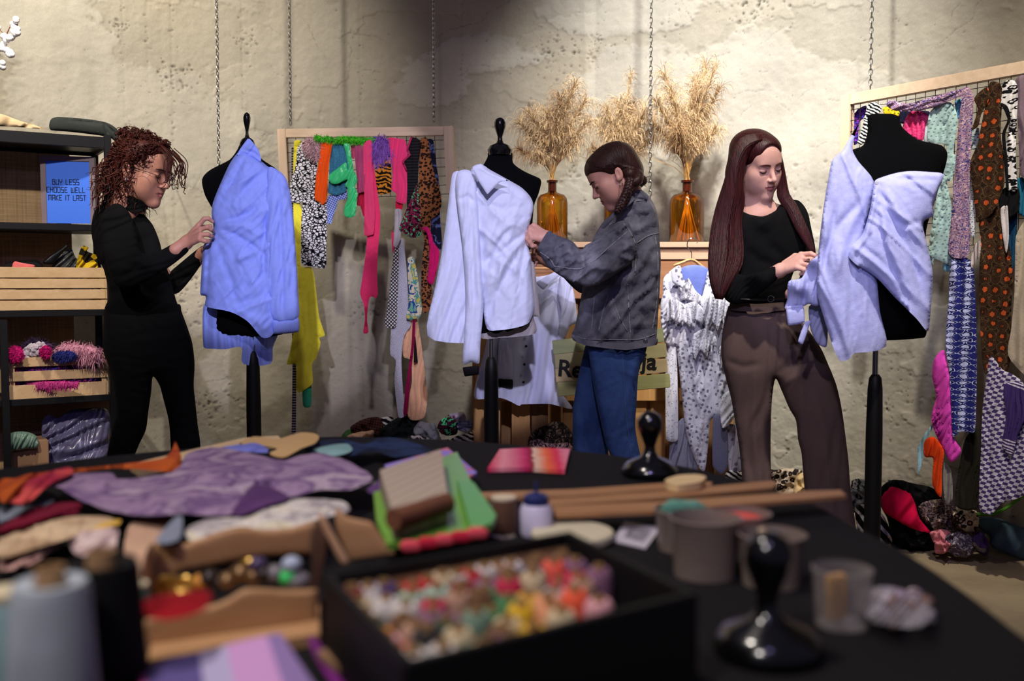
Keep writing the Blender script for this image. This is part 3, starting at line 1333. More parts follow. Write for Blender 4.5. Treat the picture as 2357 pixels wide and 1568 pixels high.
def spots2(name, bg, fg, sx, sy, thr=.13, dist=.0, rot=0.0, warp=.5):
    def fn(t, v):
        v = t.coord('UV', (sx, sy, 1), rot)
        e = t.vor(v, 1, 'DISTANCE_TO_EDGE')
        return t.ramp(e, [(thr, bg), (thr + .03, fg)])
    return pat(name, fn)


def leopard(name, bg, ring, inner, sc=34):
    def fn(t, v):
        v = t.coord('UV', (sc, sc * 1.1, 1))
        f = t.vor(v, 1, 'F1')
        n = t.noise(v, 1.7, 3)
        f = t.math('ADD', f, t.math('MULTIPLY_ADD', n, .5, -.25))
        return t.ramp(f, [(.15, inner), (.21, ring), (.47, ring), (.52, bg)])
    return pat(name, fn)


def zebra(name, a, b, sc=14, dist=7, thr=.5, rot=0.0, ds=1.2):
    def fn(t, v):
        v = t.coord('UV', (1, 1, 1), rot)
        w = t.wave(v, sc, dist, ds, 2, 'Y')
        return t.ramp(w, [(thr - .04, a), (thr + .04, b)])
    return pat(name, fn)


def check(name, a, b, sc=30, rot=0.0):
    def fn(t, v):
        nd = t.n('ShaderNodeTexChecker')
        t.t.links.new(t.coord('UV', (1, 1, 1), rot), nd.inputs[0])
        nd.inputs['Scale'].default_value = sc
        nd.inputs[1].default_value, nd.inputs[2].default_value = rgb(a), rgb(b)
        return nd.outputs[0]
    return pat(name, fn)


def gingham(name, a, b, sc=40, rot=0.0, dk=None):
    def fn(t, v):
        v = t.coord('UV', (1, 1, 1), rot)
        x, y = t.wave(v, sc, 0, 1, 0, 'X'), t.wave(v, sc, 0, 1, 0, 'Y')
        s = t.math('ADD', t.math('GREATER_THAN', x, .5), t.math('GREATER_THAN', y, .5))
        return t.ramp(t.math('MULTIPLY', s, .5), [(.2, a), (.5, tuple((p + q) // 2 for p, q in zip(a, b))), (.8, b)], 'CONSTANT')
    return pat(name, fn)


def dots(name, bg, fg, sc=60, r=.28, rnd=.25, warp=0):
    def fn(t, v):
        f = t.vor(t.coord('UV', (sc, sc, 1), .4), 1, 'F1', rnd)
        n = t.noise(t.coord('UV'), sc * 2.2, 2)
        if warp:
            f = t.math('ADD', f, t.math('MULTIPLY_ADD', n, warp, -warp / 2))
        return t.ramp(f, [(r - .04, fg), (r + .04, bg)])
    return pat(name, fn)


def mixed(name, cols, sc=30, det=3, dist=.8, interp='CONSTANT', coords='UV', bump=.2, stretch=(1, 1, 1)):
    def fn(t, v):
        n = t.noise(t.coord(coords, stretch), sc, det, .55, dist)
        k = len(cols)
        return t.ramp(n, [(.30 + .42 * i / k, c) for i, c in enumerate(cols)], interp)
    return pat(name, fn, bump=bump)


def bands(name, cols, sc, dirn='X', dist=0.0, interp='CONSTANT', rot=0.0):
    def fn(t, v):
        w = t.wave(t.coord('UV', (1, 1, 1), rot), sc, dist, 1, 2, dirn, prof='SAW')
        k = len(cols)
        return t.ramp(w, [(i / k, c) for i, c in enumerate(cols)], interp)
    return pat(name, fn)


pebble = spots2('black_white_pebble_print', K, Wt, 62, 92, .10)
tiger = zebra('tiger_print', (216, 140, 40), (22, 14, 10), 17, 9, .45, .1, 1.6)
zeb = zebra('zebra_print', (222, 218, 210), (16, 15, 16), 15, 6, .5, .5)
leo = leopard('leopard_print', (150, 92, 54), (24, 15, 12), (94, 52, 32), 78)
leo2 = leopard('pale_leopard_print', (190, 172, 150), (34, 26, 26), (150, 120, 96), 40)
hound = pat('black_white_lattice_print', lambda t, v: t.ramp(t.math('ADD', t.math('GREATER_THAN', t.wave(t.coord('UV', (1, 1, 1), .75), 28, 0, 1, 0, 'X'), .72),
                                                              t.math('GREATER_THAN', t.wave(t.coord('UV', (1, 1, 1), .75), 28, 0, 1, 0, 'Y'), .72)), [(.2, Wt), (.6, K)], 'CONSTANT'))
ging = gingham('blue_gingham', (214, 222, 240), (38, 72, 190), 34, .5)

neon_pink = cloth('neon_pink_jersey', (255, 62, 116), .05)
vel_pink = cloth('pink_velvet', (250, 60, 122), .08, rough=.7, sheen=.3)
# ---------------------------------------------------------------- scraps on the small frame
scrap('scarf', [(677, 326), (693, 324), (694, 335), (688, 370), (690, 466), (695, 485), (694, 550), (692, 612), (716, 616), (724, 640), (734, 726), (748, 771), (735, 778), (738, 790), (728, 825), (718, 838),
                (720, 880), (708, 893), (684, 903), (682, 860), (681, 838), (661, 839), (667, 812), (675, 768), (685, 760), (688, 700), (686, 640), (682, 590), (676, 520), (675, 400)], 1,
      cloth('yellow_muslin', (238, 224, 62), .08), 'long yellow muslin scarf trailing below the small frame', 'scarf', folds=((16, .010, 4, .8),))
scrap('ribbon', [(697, 885), (716, 885), (716, 935), (698, 935)], 0, cloth('green_organza', (50, 150, 110)), 'short green ribbon end below the yellow scarf', 'ribbon')
scrap('ribbon', [(671, 340), (677, 340), (680, 700), (682, 860), (681, 1000), (671, 1000), (673, 850), (670, 600)], -1, bands('grey_striped_tape', [(30, 28, 36), (168, 160, 170)], 26, 'Y'),
      'long narrow dark tape with pale cross stripes hanging to the floor', 'ribbon', folds=((30, .003, 80, .4),))
scrap('scarf', [(285, 195), (230, 250), (215, 400), (170, 560), (180, 690), (265, 700), (275, 680), (260, 900), (265, 1195), (350, 1225), (460, 1235), (465, 1100), (475, 850), (470, 700), (430, 690),
                (390, 600), (395, 400), (330, 300), (305, 200)], 2, pebble, 'black scarf with white pebble print hanging on the small frame', 'scarf', conv=C4, folds=((16, .009, 0, .5),))
fur('fur_collar', [(310, 190), (360, 170), (420, 190), (415, 260), (395, 365), (340, 320), (300, 290), (285, 240)], 4.50, M('dusty_pink_fur', (206, 168, 170), rough=.9, var=.12), 900, .022,
    'dusty pink fur collar over the pebble print scarf', 'fur collar', C4)
scrap('sash', [(430, 200), (505, 198), (518, 215), (495, 350), (480, 500), (478, 610), (465, 690), (430, 720), (420, 700), (375, 675), (372, 600), (385, 470), (410, 330)], 3, cloth('orange_jersey', (250, 92, 24), .06),
      'bright orange jersey scrap on the small frame', 'scrap', conv=C4, folds=((10, .006, 8, .5),))
scrap('towel', [(525, 215), (610, 212), (640, 260), (650, 420), (640, 520), (635, 600), (560, 640), (525, 635), (480, 620), (490, 500), (495, 340)], 2, M('teal_terry', (62, 128, 158), var=.22, vscale=220, bump=.8, bscale=320, rough=.95),
      'teal blue terry scrap behind the green satin', 'scrap', conv=C4, rag=.8)
scrap('napkin', [(490, 640), (560, 630), (635, 605), (625, 670), (570, 680), (555, 720), (520, 830), (510, 870), (475, 870), (470, 780), (470, 690)], 1, ging, 'blue and white gingham scrap below the teal terry', 'scrap', conv=C4)
scrap('bow', [(610, 220), (655, 225), (680, 360), (690, 440), (705, 460), (722, 520), (700, 570), (722, 620), (715, 690), (705, 800), (650, 825), (612, 800), (615, 740), (640, 660), (640, 580), (620, 560), (640, 510),
              (560, 545), (515, 545), (490, 515), (495, 470), (560, 420), (625, 370), (640, 430), (650, 430), (630, 300)], 4, M('green_satin', (64, 214, 128), rough=.35, spec=.5, var=.06), 'shiny green satin sash knotted in a bow', 'sash',
      conv=C4, folds=((9, .008, 30, .9),), thick=.007)
scrap('fabric_scrap', [(668, 240), (700, 228), (702, 330), (680, 340)], 1, cloth('rose_towel', (206, 84, 116)), 'tiny rose cloth end beside the mauve ones', conv=C4)
scrap('fabric_scrap', [(705, 225), (770, 230), (790, 330), (795, 600), (760, 615), (722, 620), (718, 500), (700, 320)], 2, cloth('mauve_towel', (186, 78, 120), .12, bump=.6), 'mauve ribbed scrap between the green satin and neon pink', conv=C4, folds=((9, .006, 0, .2),))
scrap('fabric_scrap', [(730, 615), (795, 600), (800, 800), (770, 810), (745, 730), (720, 720)], 0, cloth('crimson_net', (196, 34, 70)), 'crimson cloth end below the mauve scrap', conv=C4, rag=1)
scrap('sash', [(839, 330), (857, 328), (862, 388), (868, 438), (875, 489), (874, 531), (870, 579), (868, 635), (870, 674), (866, 686), (853, 683), (848, 700), (845, 735), (848, 765), (836, 766), (840, 735), (837, 700), (829, 676),
               (834, 640), (843, 570), (846, 500), (842, 400)], 2, neon_pink, 'longest neon pink sash with a thin trailing tip', 'sash', folds=((12, .007, 0, .7),))
scrap('sash', [(842, 326), (855, 324), (857, 371), (861, 440), (864, 489), (860, 538), (855, 541), (838, 541), (839, 470), (836, 340)], 3.4, cloth('neon_rose_jersey', (252, 74, 124), .05), 'shorter neon pink sash lying over the longest one', 'sash', folds=((9, .006, 0, .5),))
fur('fur_scrap', [(870, 185), (920, 165), (965, 185), (990, 260), (1020, 330), (995, 345), (960, 330), (925, 345), (890, 345), (850, 370), (845, 290)], 4.48, M('purple_fur', (166, 108, 212), rough=.85, var=.12), 1800, .034,
    'shaggy purple fur scrap above the tiger print', 'fur scrap', C4, droop=.9)
scrap('fabric_scrap', [(870, 340), (925, 325), (990, 320), (1000, 450), (1000, 610), (940, 630), (890, 625), (870, 480)], 2, tiger, 'orange and black tiger print scrap under purple fur', conv=C4)
scrap('fabric_scrap', [(970, 175), (1010, 165), (1060, 175), (1110, 185), (1130, 260), (1132, 500), (1130, 690), (1100, 710), (1040, 690), (1040, 630), (1000, 590), (1010, 480), (990, 260)], 2.5, vel_pink, 'wide hot pink velvet scrap beside the tiger print',
      conv=C4, folds=((15, .009, 5, .6),))
scrap('fabric_scrap', [(1040, 680), (1095, 700), (1085, 760), (1040, 758)], 1.4, cloth('red_lining', (204, 26, 62)), 'small red end peeping below pink velvet', conv=C4)
scrap('fabric_scrap', [(1000, 960), (1018, 930), (1030, 1060), (1012, 1110)], 1, cloth('pink_edge', (222, 60, 100)), 'thin pink cloth edge beside the grey sock shape', conv=C4)
scrap('fabric_scrap', [(1030, 760), (1085, 760), (1090, 850), (1075, 1000), (1040, 1070), (1018, 1050), (1025, 900)], 3, cloth('grey_felt', (184, 178, 182)), 'pale grey sock shaped scrap above the lattice print', conv=C4)
scrap('scarf', [(909, 565), (918, 565), (917, 640), (912, 750), (885, 750), (893, 700), (900, 635)], 2, hound, 'narrow black and white lattice print scarf', 'scarf')
scrap('scarf', [(917, 562), (928, 550), (936, 625), (941, 730), (946, 749), (930, 775), (924, 830), (929, 920), (932, 957), (917, 960), (908, 882), (911, 830), (898, 815), (900, 760), (908, 750), (912, 640)], 1,
      dots('pale_grey_print', (196, 194, 204), (160, 158, 172), 130, .3), 'long pale grey scarf with ragged tail below the lattice print', 'scarf', folds=((12, .008, 6, .6),))
scrap('frill', [(1165, 165), (1215, 175), (1240, 200), (1225, 400), (1215, 560), (1180, 680), (1130, 760), (1130, 430), (1090, 360), (1140, 300), (1125, 250)], 3, bands('black_pleats', [(26, 24, 28), (44, 40, 46), (18, 16, 20)], 24, 'Y', 1.0, 'LINEAR'),
      'black pleated frill with zigzag pink edge', 'frill', conv=C4, rag=1.2, tension=.2)
scrap('ribbon', [(1160, 160), (1175, 165), (1140, 260), (1160, 310), (1105, 365), (1130, 430), (1122, 440), (1085, 362), (1140, 305), (1122, 255)], 3.7, cloth('raspberry_trim', (178, 48, 92)), 'raspberry zigzag trim on the black frill', 'trim', conv=C4, tension=.1)
scrap('scarf', [(1215, 540), (1235, 760), (1245, 960), (1160, 990), (1100, 950), (1065, 910), (1100, 820), (1150, 700)], 4, mixed('black_pink_green_print', [K, K, (150, 40, 80), (24, 20, 24), (110, 220, 150), K], 42, 3, 1.5), 'black shawl end with pink and mint flowers',
      'scarf', conv=C4, rag=1.5, tension=.3)
scrap('scarf', [(1240, 180), (1300, 175), (1320, 300), (1350, 450), (1400, 600), (1412, 720), (1380, 800), (1330, 840), (1320, 1000), (1330, 1400), (1330, 1560), (1260, 1600), (1245, 1300), (1270, 1000), (1230, 850), (1225, 500)], 2, leo,
      'brown leopard print scarf at the end of the small frame', 'scarf', conv=C4, folds=((15, .009, 8, .6),))
scrap('scarf', [(1300, 185), (1345, 190), (1365, 350), (1395, 560), (1400, 800), (1415, 1000), (1405, 1090), (1350, 1050), (1325, 950), (1330, 830), (1360, 700), (1330, 420)], 1, mixed('navy_flower_print', [(20, 22, 40), (24, 26, 48), (90, 100, 150), (22, 24, 44)], 26, 3, 1),
      'navy flowered scarf behind the leopard one', 'scarf', conv=C4)
scrap('scarf', [(1250, 910), (1300, 900), (1330, 960), (1350, 1030), (1395, 1100), (1380, 1230), (1340, 1370), (1295, 1340), (1310, 1200), (1310, 1050), (1290, 950)], 4.5, cloth('magenta_chiffon', (206, 28, 104)), 'knotted magenta chiffon over the leopard scarf', 'scarf', conv=C4,
      folds=((8, .008, 10, .8),), thick=.012)
scrap('scarf', [(938, 596), (952, 593), (962, 640), (968, 690), (971, 710), (965, 731), (936, 734), (940, 700)], 3, mixed('silk_print', [(206, 190, 96), (90, 160, 150), (224, 214, 180), (40, 80, 150), (120, 180, 150)], 24, 2, .5), 'silk scarf corner with teal border and gold print', 'scarf')
scrap('scarf', [(925, 768), (930, 750), (948, 738), (960, 735), (970, 793), (980, 873), (984, 917), (975, 962), (943, 965), (937, 930), (948, 880), (945, 830), (928, 820)], 0, cloth('peach_crepe', (228, 176, 138)), 'peach crepe cloth hanging lowest on the small frame', 'scarf', folds=((13, .010, 5, .6),))
scrap('cord', [(950, 720), (957, 720), (954, 790), (949, 830), (940, 930), (935, 958), (928, 950), (935, 880), (944, 820), (948, 780)], 2, cloth('maroon_velvet', (142, 16, 66)), 'maroon velvet strip over the peach cloth', 'ribbon')
mb = MB()
tp = [P(955, 775, 4.46), P(956, 800, 4.46), P(957, 834, 4.46)]
mb.tube(tp, [.004, .009, .016], 10, flat=.6)
mb.build('tassel', cloth('black_tassel', (28, 24, 24)), None, 'black tassel over the peach cloth', 'tassel')
fur('fur_strip', [(375, 155), (420, 150), (440, 178), (480, 155), (530, 180), (600, 162), (840, 175), (885, 170), (875, 200), (780, 208), (680, 213), (540, 203), (440, 195), (395, 195)], 4.48, M('lime_fur', (84, 200, 44), rough=.9, var=.15), 1300, .016,
    'lime green fluffy strip along the top rail of the small frame', 'fur strip', C4, bmax=.02)

# ================================================================ dress forms
velvet = M('black_velvet', (6, 6, 8), rough=.95, spec=.08)
gloss = M('black_lacquer', (8, 8, 10), rough=.18, spec=.5, coat=.5)
black_wood = M('black_post_wood', (9, 9, 10), rough=.55, spec=.25)
chrome = M('chrome_rod', (170, 172, 180), rough=.2, metal=1)


def dress_form(torso, d, px, ychrome, ypost, pxfoot, cap, label, tratio=.62):
    base = P(pxfoot, 1300, d)
    base.z = 0
    root = thing('dress_form', base, label, 'dress form')
    puff('torso', torso, d, velvet, ratio=tratio, bmax=.11, parent=root)
    x = P(px, ypost, d).x
    z1, z0 = P(px, ychrome, d).z, P(px, ypost, d).z
    mb = MB()
    mb.lathe([(.009, z0 - .05), (.009, z1 + .10)], (x, d, 0), 16)
    mb.build('rod', chrome, root)
    dx = base.x - x
    mb = MB()
    prof = [(.012, z0), (.020, z0 - .012), (.024, z0 - .05), (.027, z0 - .2), (.027, .25), (.024, .09)]
    mb.lathe([(r, z) for r, z in prof[::-1]], (x + dx * .4, d, 0), 20)
    mb.build('post', black_wood, root)
    for k in range(3):
        a = k * 2 * PI / 3 + .5
        mb = MB()
        c, s_ = math.cos(a), math.sin(a)
        mb.tube([(x + dx * .4 + c * .015, d + s_ * .015, .16), (x + dx * .4 + c * .10, d + s_ * .10, .12), (x + dx * .4 + c * .20, d + s_ * .20, .035), (x + dx * .4 + c * .24, d + s_ * .24, .012)], [.02, .018, .014, .011], 10)
        mb.build('leg', black_wood, root)
    if cap:
        cx_, cy_, k = cap
        p = P(cx_, cy_, d)
        mb = MB()
        mb.lathe([(.001, -.022), (.040 * k, -.020), (.044 * k, -.008), (.045 * k, 0), (.036 * k, .014), (.014 * k, .024), (.0095 * k, .034), (.0085 * k, .046), (.013 * k, .06), (.0205 * k, .082), (.0215 * k, .096), (.016 * k, .108), (.006 * k, .114), (.0005, .115)], p, 28)
        mb.build('neck_cap', gloss, root)
    return root


dress_form([(556, 326), (580, 326), (584, 345), (605, 368), (640, 392), (660, 420), (664, 450), (650, 520), (640, 600), (648, 700), (650, 770), (505, 770), (502, 700), (508, 600), (492, 490), (472, 450), (465, 413), (484, 391), (528, 368), (546, 345)],
           3.72, 585, 745, 808, 585, (569, 331, .62), 'black dress form wearing a blue shirt with its collar turned up')
dress_form([(1126, 348), (1176, 348), (1181, 375), (1206, 394), (1241, 410), (1246, 420), (1240, 445), (1229, 475), (1222, 560), (1215, 620), (1222, 700), (1221, 745), (1183, 770), (1110, 775), (1090, 740), (1090, 640), (1075, 520), (1066, 440),
            (1075, 410), (1098, 390), (1112, 380), (1122, 362)], 3.62, 1131, 775, 822, 1131, (1151, 345, 1.0), 'black dress form with glossy neck knob and white shirt')
dress_form([(1997, 268), (2012, 262), (2052, 262), (2068, 268), (2072, 282), (2080, 296), (2112, 321), (2166, 334), (2180, 350), (2179, 372), (2168, 410), (2150, 470), (2132, 530), (2132, 600), (2138, 680), (2133, 765), (2126, 778), (2039, 784), (1955, 775),
            (1945, 700), (1950, 600), (1940, 500), (1930, 420), (1936, 370), (1960, 346), (1987, 334), (1997, 300)], 3.32, 2014, 805, 862, 2007, None, 'black dress form with bare neck and one bare shoulder')

# ---------------------------------------------------------------- shirts on the forms
blue_shirt = M('blue_poplin', (146, 164, 248), rough=.75, var=.025, vscale=40, bump=.10, bscale=240, spec=.2)  # blue glow under ultraviolet is mixed into these shirt colours
white_shirt = M('white_poplin', (216, 221, 250), rough=.75, var=.02, vscale=40, bump=.10, bscale=240, spec=.2)
linen_shirt = M('pale_blue_linen', (188, 192, 242), rough=.8, var=.035, vscale=60, bump=.22, bscale=260, spec=.15)
seam_blue = M('blue_seam', (104, 124, 228), rough=.8)
pearl = M('pearl_button', (206, 206, 220), rough=.3)
dark_btn = M('navy_button', (20, 22, 44), rough=.4)

p_ = P(575, 800, 3.66)
sh = thing('shirt', p_, 'light blue shirt with upturned collar being pinned at the chest', 'shirt', None)
puff('shirt_tail', [(468, 705), (500, 700), (600, 730), (640, 760), (628, 800), (622, 838), (560, 838), (556, 800), (520, 804), (490, 803), (468, 798)], 3.74, blue_shirt, ratio=.4, bmax=.06, folds=((40, .006, 8, .7), (18, .003, 5, .6)), opening=[[(470, 780), (628, 780), (628, 900), (470, 900)]], parent=sh)
puff('shirt_body', [(560, 345, 1), (545, 354), (528, 378), (506, 426), (490, 467), (487, 496), (491, 521), (486, 547), (468, 566), (463, 636), (461, 678), (474, 683), (474, 706), (530, 718), (570, 740), (603, 777), (628, 770), (652, 700),
                    (664, 600), (664, 480), (660, 430), (645, 402), (615, 382), (590, 362)], 3.66, blue_shirt, ratio=.66, bmax=.135, opening=[[(474, 690), (500, 690), (560, 725), (603, 765), (640, 740), (640, 860), (474, 860)]], parent=sh, s=4,
     folds=((70, .009, 60, .6, 5), (32, .006, 40, .6, 4), (16, .0018, -20, .6, 4)),
     creases=[([(492, 520), (530, 507), (575, 492), (600, 470)], 7, .010), ([(492, 524), (540, 540), (590, 572), (608, 588)], 7, .012), ([(490, 528), (530, 575), (570, 640)], 8, .009), ([(492, 534), (510, 590), (535, 660), (545, 700)], 9, .008),
              ([(560, 360), (530, 420), (500, 480)], 8, .008), ([(600, 395), (560, 440), (505, 495)], 8, .007), ([(500, 512), (560, 520), (605, 545)], 7, -.008), ([(500, 545), (560, 610), (600, 680)], 9, -.007),
              ([(480, 566), (478, 620), (474, 680)], 5, .008), ([(620, 480), (605, 560), (610, 650)], 7, .013), ([(575, 560), (600, 620), (620, 700)], 10, .006), ([(520, 700), (580, 730), (620, 765)], 8, -.005)])
puff('sleeve', [(618, 386), (640, 392), (658, 410), (668, 445), (675, 499), (681, 579), (686, 675), (685, 735), (628, 738), (615, 680), (608, 580), (607, 485), (612, 430)], 3.61, blue_shirt, ratio=.72, bmax=.06, parent=sh, s=4, folds=((22, .003, 12, .9),),
     creases=[([(640, 420), (645, 520), (650, 640), (650, 730)], 6, .009), ([(660, 470), (668, 580), (672, 700)], 5, .007), ([(628, 430), (622, 520), (630, 640)], 6, -.006), ([(652, 428), (664, 445), (668, 470)], 4, .008)])
puff('cuff', [(627, 733), (686, 730), (687, 764), (630, 769)], 3.61, blue_shirt, ratio=.8, bmax=.05, parent=sh, tension=.2, creases=[([(628, 739), (686, 736)], 2.5, .004)])
puff('collar', [(572, 317, 1), (594, 343), (601, 372), (582, 362), (562, 352), (545, 358), (556, 338)], 3.63, blue_shirt, ratio=.5, bmax=.028, parent=sh, folds=((25, .004, 40, .5),), creases=[([(560, 345), (585, 352), (602, 368)], 4, .008)])

sh = thing('shirt', P(1130, 780, 3.56), 'white one shouldered shirt gathered diagonally on the form with the neck knob', 'shirt', None)
puff('shirt_back', [(1042, 400), (1056, 394), (1080, 420), (1090, 560), (1085, 700), (1080, 793), (1067, 790), (984, 773), (1002, 659), (1014, 595), (1024, 531), (1032, 467), (1037, 425)], 3.60, white_shirt, ratio=.5, bmax=.05, opening=[[(988, 755), (1078, 770), (1080, 900), (985, 900)]], parent=sh, s=4,
     folds=((30, .006, 14, .5), (13, .002, 10, .6)))
puff('shirt_lining', [(1100, 690), (1160, 700), (1222, 600), (1236, 660), (1242, 728), (1228, 730), (1232, 768), (1150, 778), (1101, 773)], 3.62, M('beige_lining', (172, 164, 168), rough=.85, var=.04), ratio=.4, bmax=.05, opening=[[(1103, 750), (1230, 750), (1232, 860), (1103, 860)]], parent=sh, folds=((30, .004, 5, .5),))
puff('shirt_body', [(1086, 386), (1107, 378), (1130, 392), (1171, 414), (1202, 433), (1222, 455), (1228, 478), (1218, 520), (1212, 553), (1222, 590), (1226, 650), (1230, 705), (1219, 741), (1190, 754), (1150, 760), (1121, 757), (1110, 700), (1098, 600), (1090, 500), (1082, 420)],
     3.57, white_shirt, ratio=.66, bmax=.13, opening=[[(1121, 740), (1219, 728), (1230, 840), (1121, 840)]], parent=sh, s=4, folds=((60, .007, -50, .6, 5), (28, .005, 15, .6, 5), (14, .0016, 50, .6, 4)),
     creases=[([(1218, 528), (1180, 560), (1140, 590), (1112, 605)], 8, .012), ([(1215, 540), (1180, 610), (1140, 680), (1122, 735)], 8, .012), ([(1214, 545), (1200, 620), (1190, 700)], 8, .008), ([(1215, 510), (1170, 520), (1125, 560), (1112, 590)], 9, -.010),
              ([(1216, 535), (1165, 600), (1120, 680)], 8, -.009), ([(1220, 548), (1212, 640), (1210, 730)], 7, -.007), ([(1100, 470), (1150, 480), (1210, 478)], 8, .006), ([(1225, 465), (1190, 450), (1165, 430)], 5, .006),
              ([(1205, 500), (1160, 540), (1115, 620)], 6, .007), ([(1100, 530), (1112, 560), (1108, 620)], 7, .008)])
puff('sleeve', [(1056, 394), (1080, 392), (1097, 412), (1100, 470), (1104, 540), (1110, 640), (1113, 700), (1106, 790), (1103, 836), (1085, 834), (1066, 838), (1067, 790), (1072, 690), (1066, 580), (1052, 470), (1048, 420)], 3.53, white_shirt, ratio=.75, bmax=.05, parent=sh, s=4,
     folds=((17, .003, 6, .8),), creases=[([(1080, 430), (1085, 540), (1092, 680), (1085, 800)], 5, .008), ([(1095, 480), (1100, 600), (1104, 720)], 5, -.006), ([(1055, 462), (1075, 452), (1098, 470)], 5, .008)])
puff('cuff', [(1065, 846), (1102, 842), (1102, 862), (1070, 867)], 3.53, M('black_cuff', (16, 16, 22), rough=.8), ratio=.7, bmax=.03, parent=sh, tension=.1, label='black turned cuff')
puff('collar', [(1086, 387, 1), (1107, 377), (1122, 394), (1171, 416, 1), (1150, 420), (1122, 448, 1), (1102, 418)], 3.455, white_shirt, ratio=.35, bmax=.014, parent=sh, creases=[([(1100, 384), (1150, 410)], 4, -.005)], tension=.3)

sh = thing('shirt', P(2010, 800, 3.24), 'pale blue linen shirt wrapped across the form with the bare shoulder', 'shirt', None)
puff('front_panel', [(1976, 286), (1966, 318), (1962, 344), (1976, 372), (2011, 417), (2004, 470), (1990, 540), (2005, 600), (2018, 640), (2025, 716), (2039, 798), (1967, 813), (1954, 827), (1934, 830), (1918, 800), (1893, 721), (1880, 667), (1884, 576), (1895, 481), (1908, 401),
                     (1917, 366), (1940, 345), (1960, 310)], 3.24, linen_shirt, ratio=.5, bmax=.12, opening=[[(1900, 790), (2036, 785), (2036, 900), (1900, 900)]], parent=sh, s=4.5, folds=((64, .008, -15, .6, 7), (28, .0025, 5, .6, 6), (13, .0007, 60, .6, 3)),
     creases=[([(1985, 460), (1930, 520), (1895, 600)], 9, .010), ([(2000, 440), (1950, 540), (1920, 640)], 10, -.008), ([(1925, 470), (1908, 560), (1892, 650)], 7, .012), ([(2000, 520), (1960, 600), (1960, 760)], 9, .006)])
puff('wrap_panel', [(2013, 418), (2030, 408), (2064, 398), (2096, 394), (2140, 396), (2172, 402), (2160, 436), (2148, 474), (2147, 497), (2127, 509), (2126, 530), (2137, 576), (2147, 627), (2146, 660), (2141, 734), (2135, 763), (2110, 734), (2060, 685), (2016, 638), (1972, 610), (1952, 588),
                    (1960, 565), (1985, 540), (2003, 480)], 3.20, linen_shirt, ratio=.55, bmax=.12, opening=[[(1952, 590), (2135, 755), (2135, 900), (1952, 900)]], parent=sh, s=4.5, folds=((60, .006, -55, .6, 7), (28, .002, -40, .6, 6), (13, .0006, 70, .6, 3)),
     creases=[([(2016, 425), (2010, 480), (1990, 550), (1960, 590)], 5, -.010), ([(2020, 430), (2050, 500), (2100, 590), (2130, 700)], 10, .013), ([(2040, 440), (2080, 500), (2130, 570)], 9, -.011), ([(2020, 470), (2050, 570), (2105, 690)], 9, -.010), ([(2016, 450), (2030, 560), (2070, 660)], 8, .010),
              ([(2060, 410), (2110, 412), (2160, 416)], 5, .006), ([(1975, 560), (2030, 600), (2090, 680)], 7, .007), ([(2120, 510), (2080, 520), (2050, 500)], 7, .007)])
mb = MB()
c = P(2018, 421, 3.085)
mb.lathe([(.0001, -.002), (.0055, -.002), (.006, 0), (.0045, .0015), (.0001, .001)], c, 16, mat=Matrix.Rotation(PI / 2, 3, 'X'))
mb.build('button', pearl, sh)
puff('sleeve', [(1898, 575), (1880, 590), (1862, 605), (1845, 640), (1815, 648), (1812, 690), (1808, 712), (1850, 705), (1862, 700), (1880, 705), (1905, 690), (1900, 640), (1905, 600)], [(1890, 580, 3.25), (1850, 650, 3.30), (1830, 700, 3.34), (1890, 700, 3.3)], linen_shirt, ratio=.55,
     bmax=.05, parent=sh, folds=((16, .006, 12, .8),), creases=[([(1860, 640), (1850, 700)], 5, .010), ([(1885, 640), (1892, 700)], 5, .010), ([(1835, 660), (1830, 710)], 4, -.008)])
puff('cuff', [(1810, 706), (1848, 702), (1852, 742), (1815, 749)], 3.33, linen_shirt, ratio=.5, bmax=.02, parent=sh, tension=.2, creases=[([(1811, 713), (1849, 709)], 2.5, .004)])
puff('cuff', [(1852, 742), (1866, 740), (1848, 792), (1837, 785)], 3.34, linen_shirt, ratio=.5, bmax=.015, parent=sh, tension=.2)
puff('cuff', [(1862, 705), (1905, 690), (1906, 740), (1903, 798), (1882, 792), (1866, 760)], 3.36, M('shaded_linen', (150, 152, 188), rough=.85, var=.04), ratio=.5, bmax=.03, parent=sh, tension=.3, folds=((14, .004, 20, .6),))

# ================================================================ wooden stand, bottles, grasses
plank = wood('stand_plank', (198, 160, 132), (218, 182, 154))
plank_o = wood('stand_board_orange', (150, 104, 72), (172, 124, 90))
plank_l = wood('stand_leg_wood', (188, 136, 78), (214, 164, 104), axis=2)
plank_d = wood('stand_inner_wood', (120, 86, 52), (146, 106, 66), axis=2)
SX0, SX1 = P(1152, 560, 4.42).x, P(1708, 560, 4.42).x
ZT = P(1580, 557, 4.42).z
root = thing('wooden_stand', ((SX0 + SX1) / 2, 4.6, 0), 'tall wooden plank stand along the wall holding amber bottles and hung garments', 'stand')


def sbox(nm, x0, x1, y0, y1, z0, z1, m):
    mb = MB()
    mb.box(((x0 + x1) / 2, (y0 + y1) / 2, (z0 + z1) / 2), (abs(x1 - x0), y1 - y0, abs(z1 - z0)), 0, .003)
    return mb.build(nm, m, root)


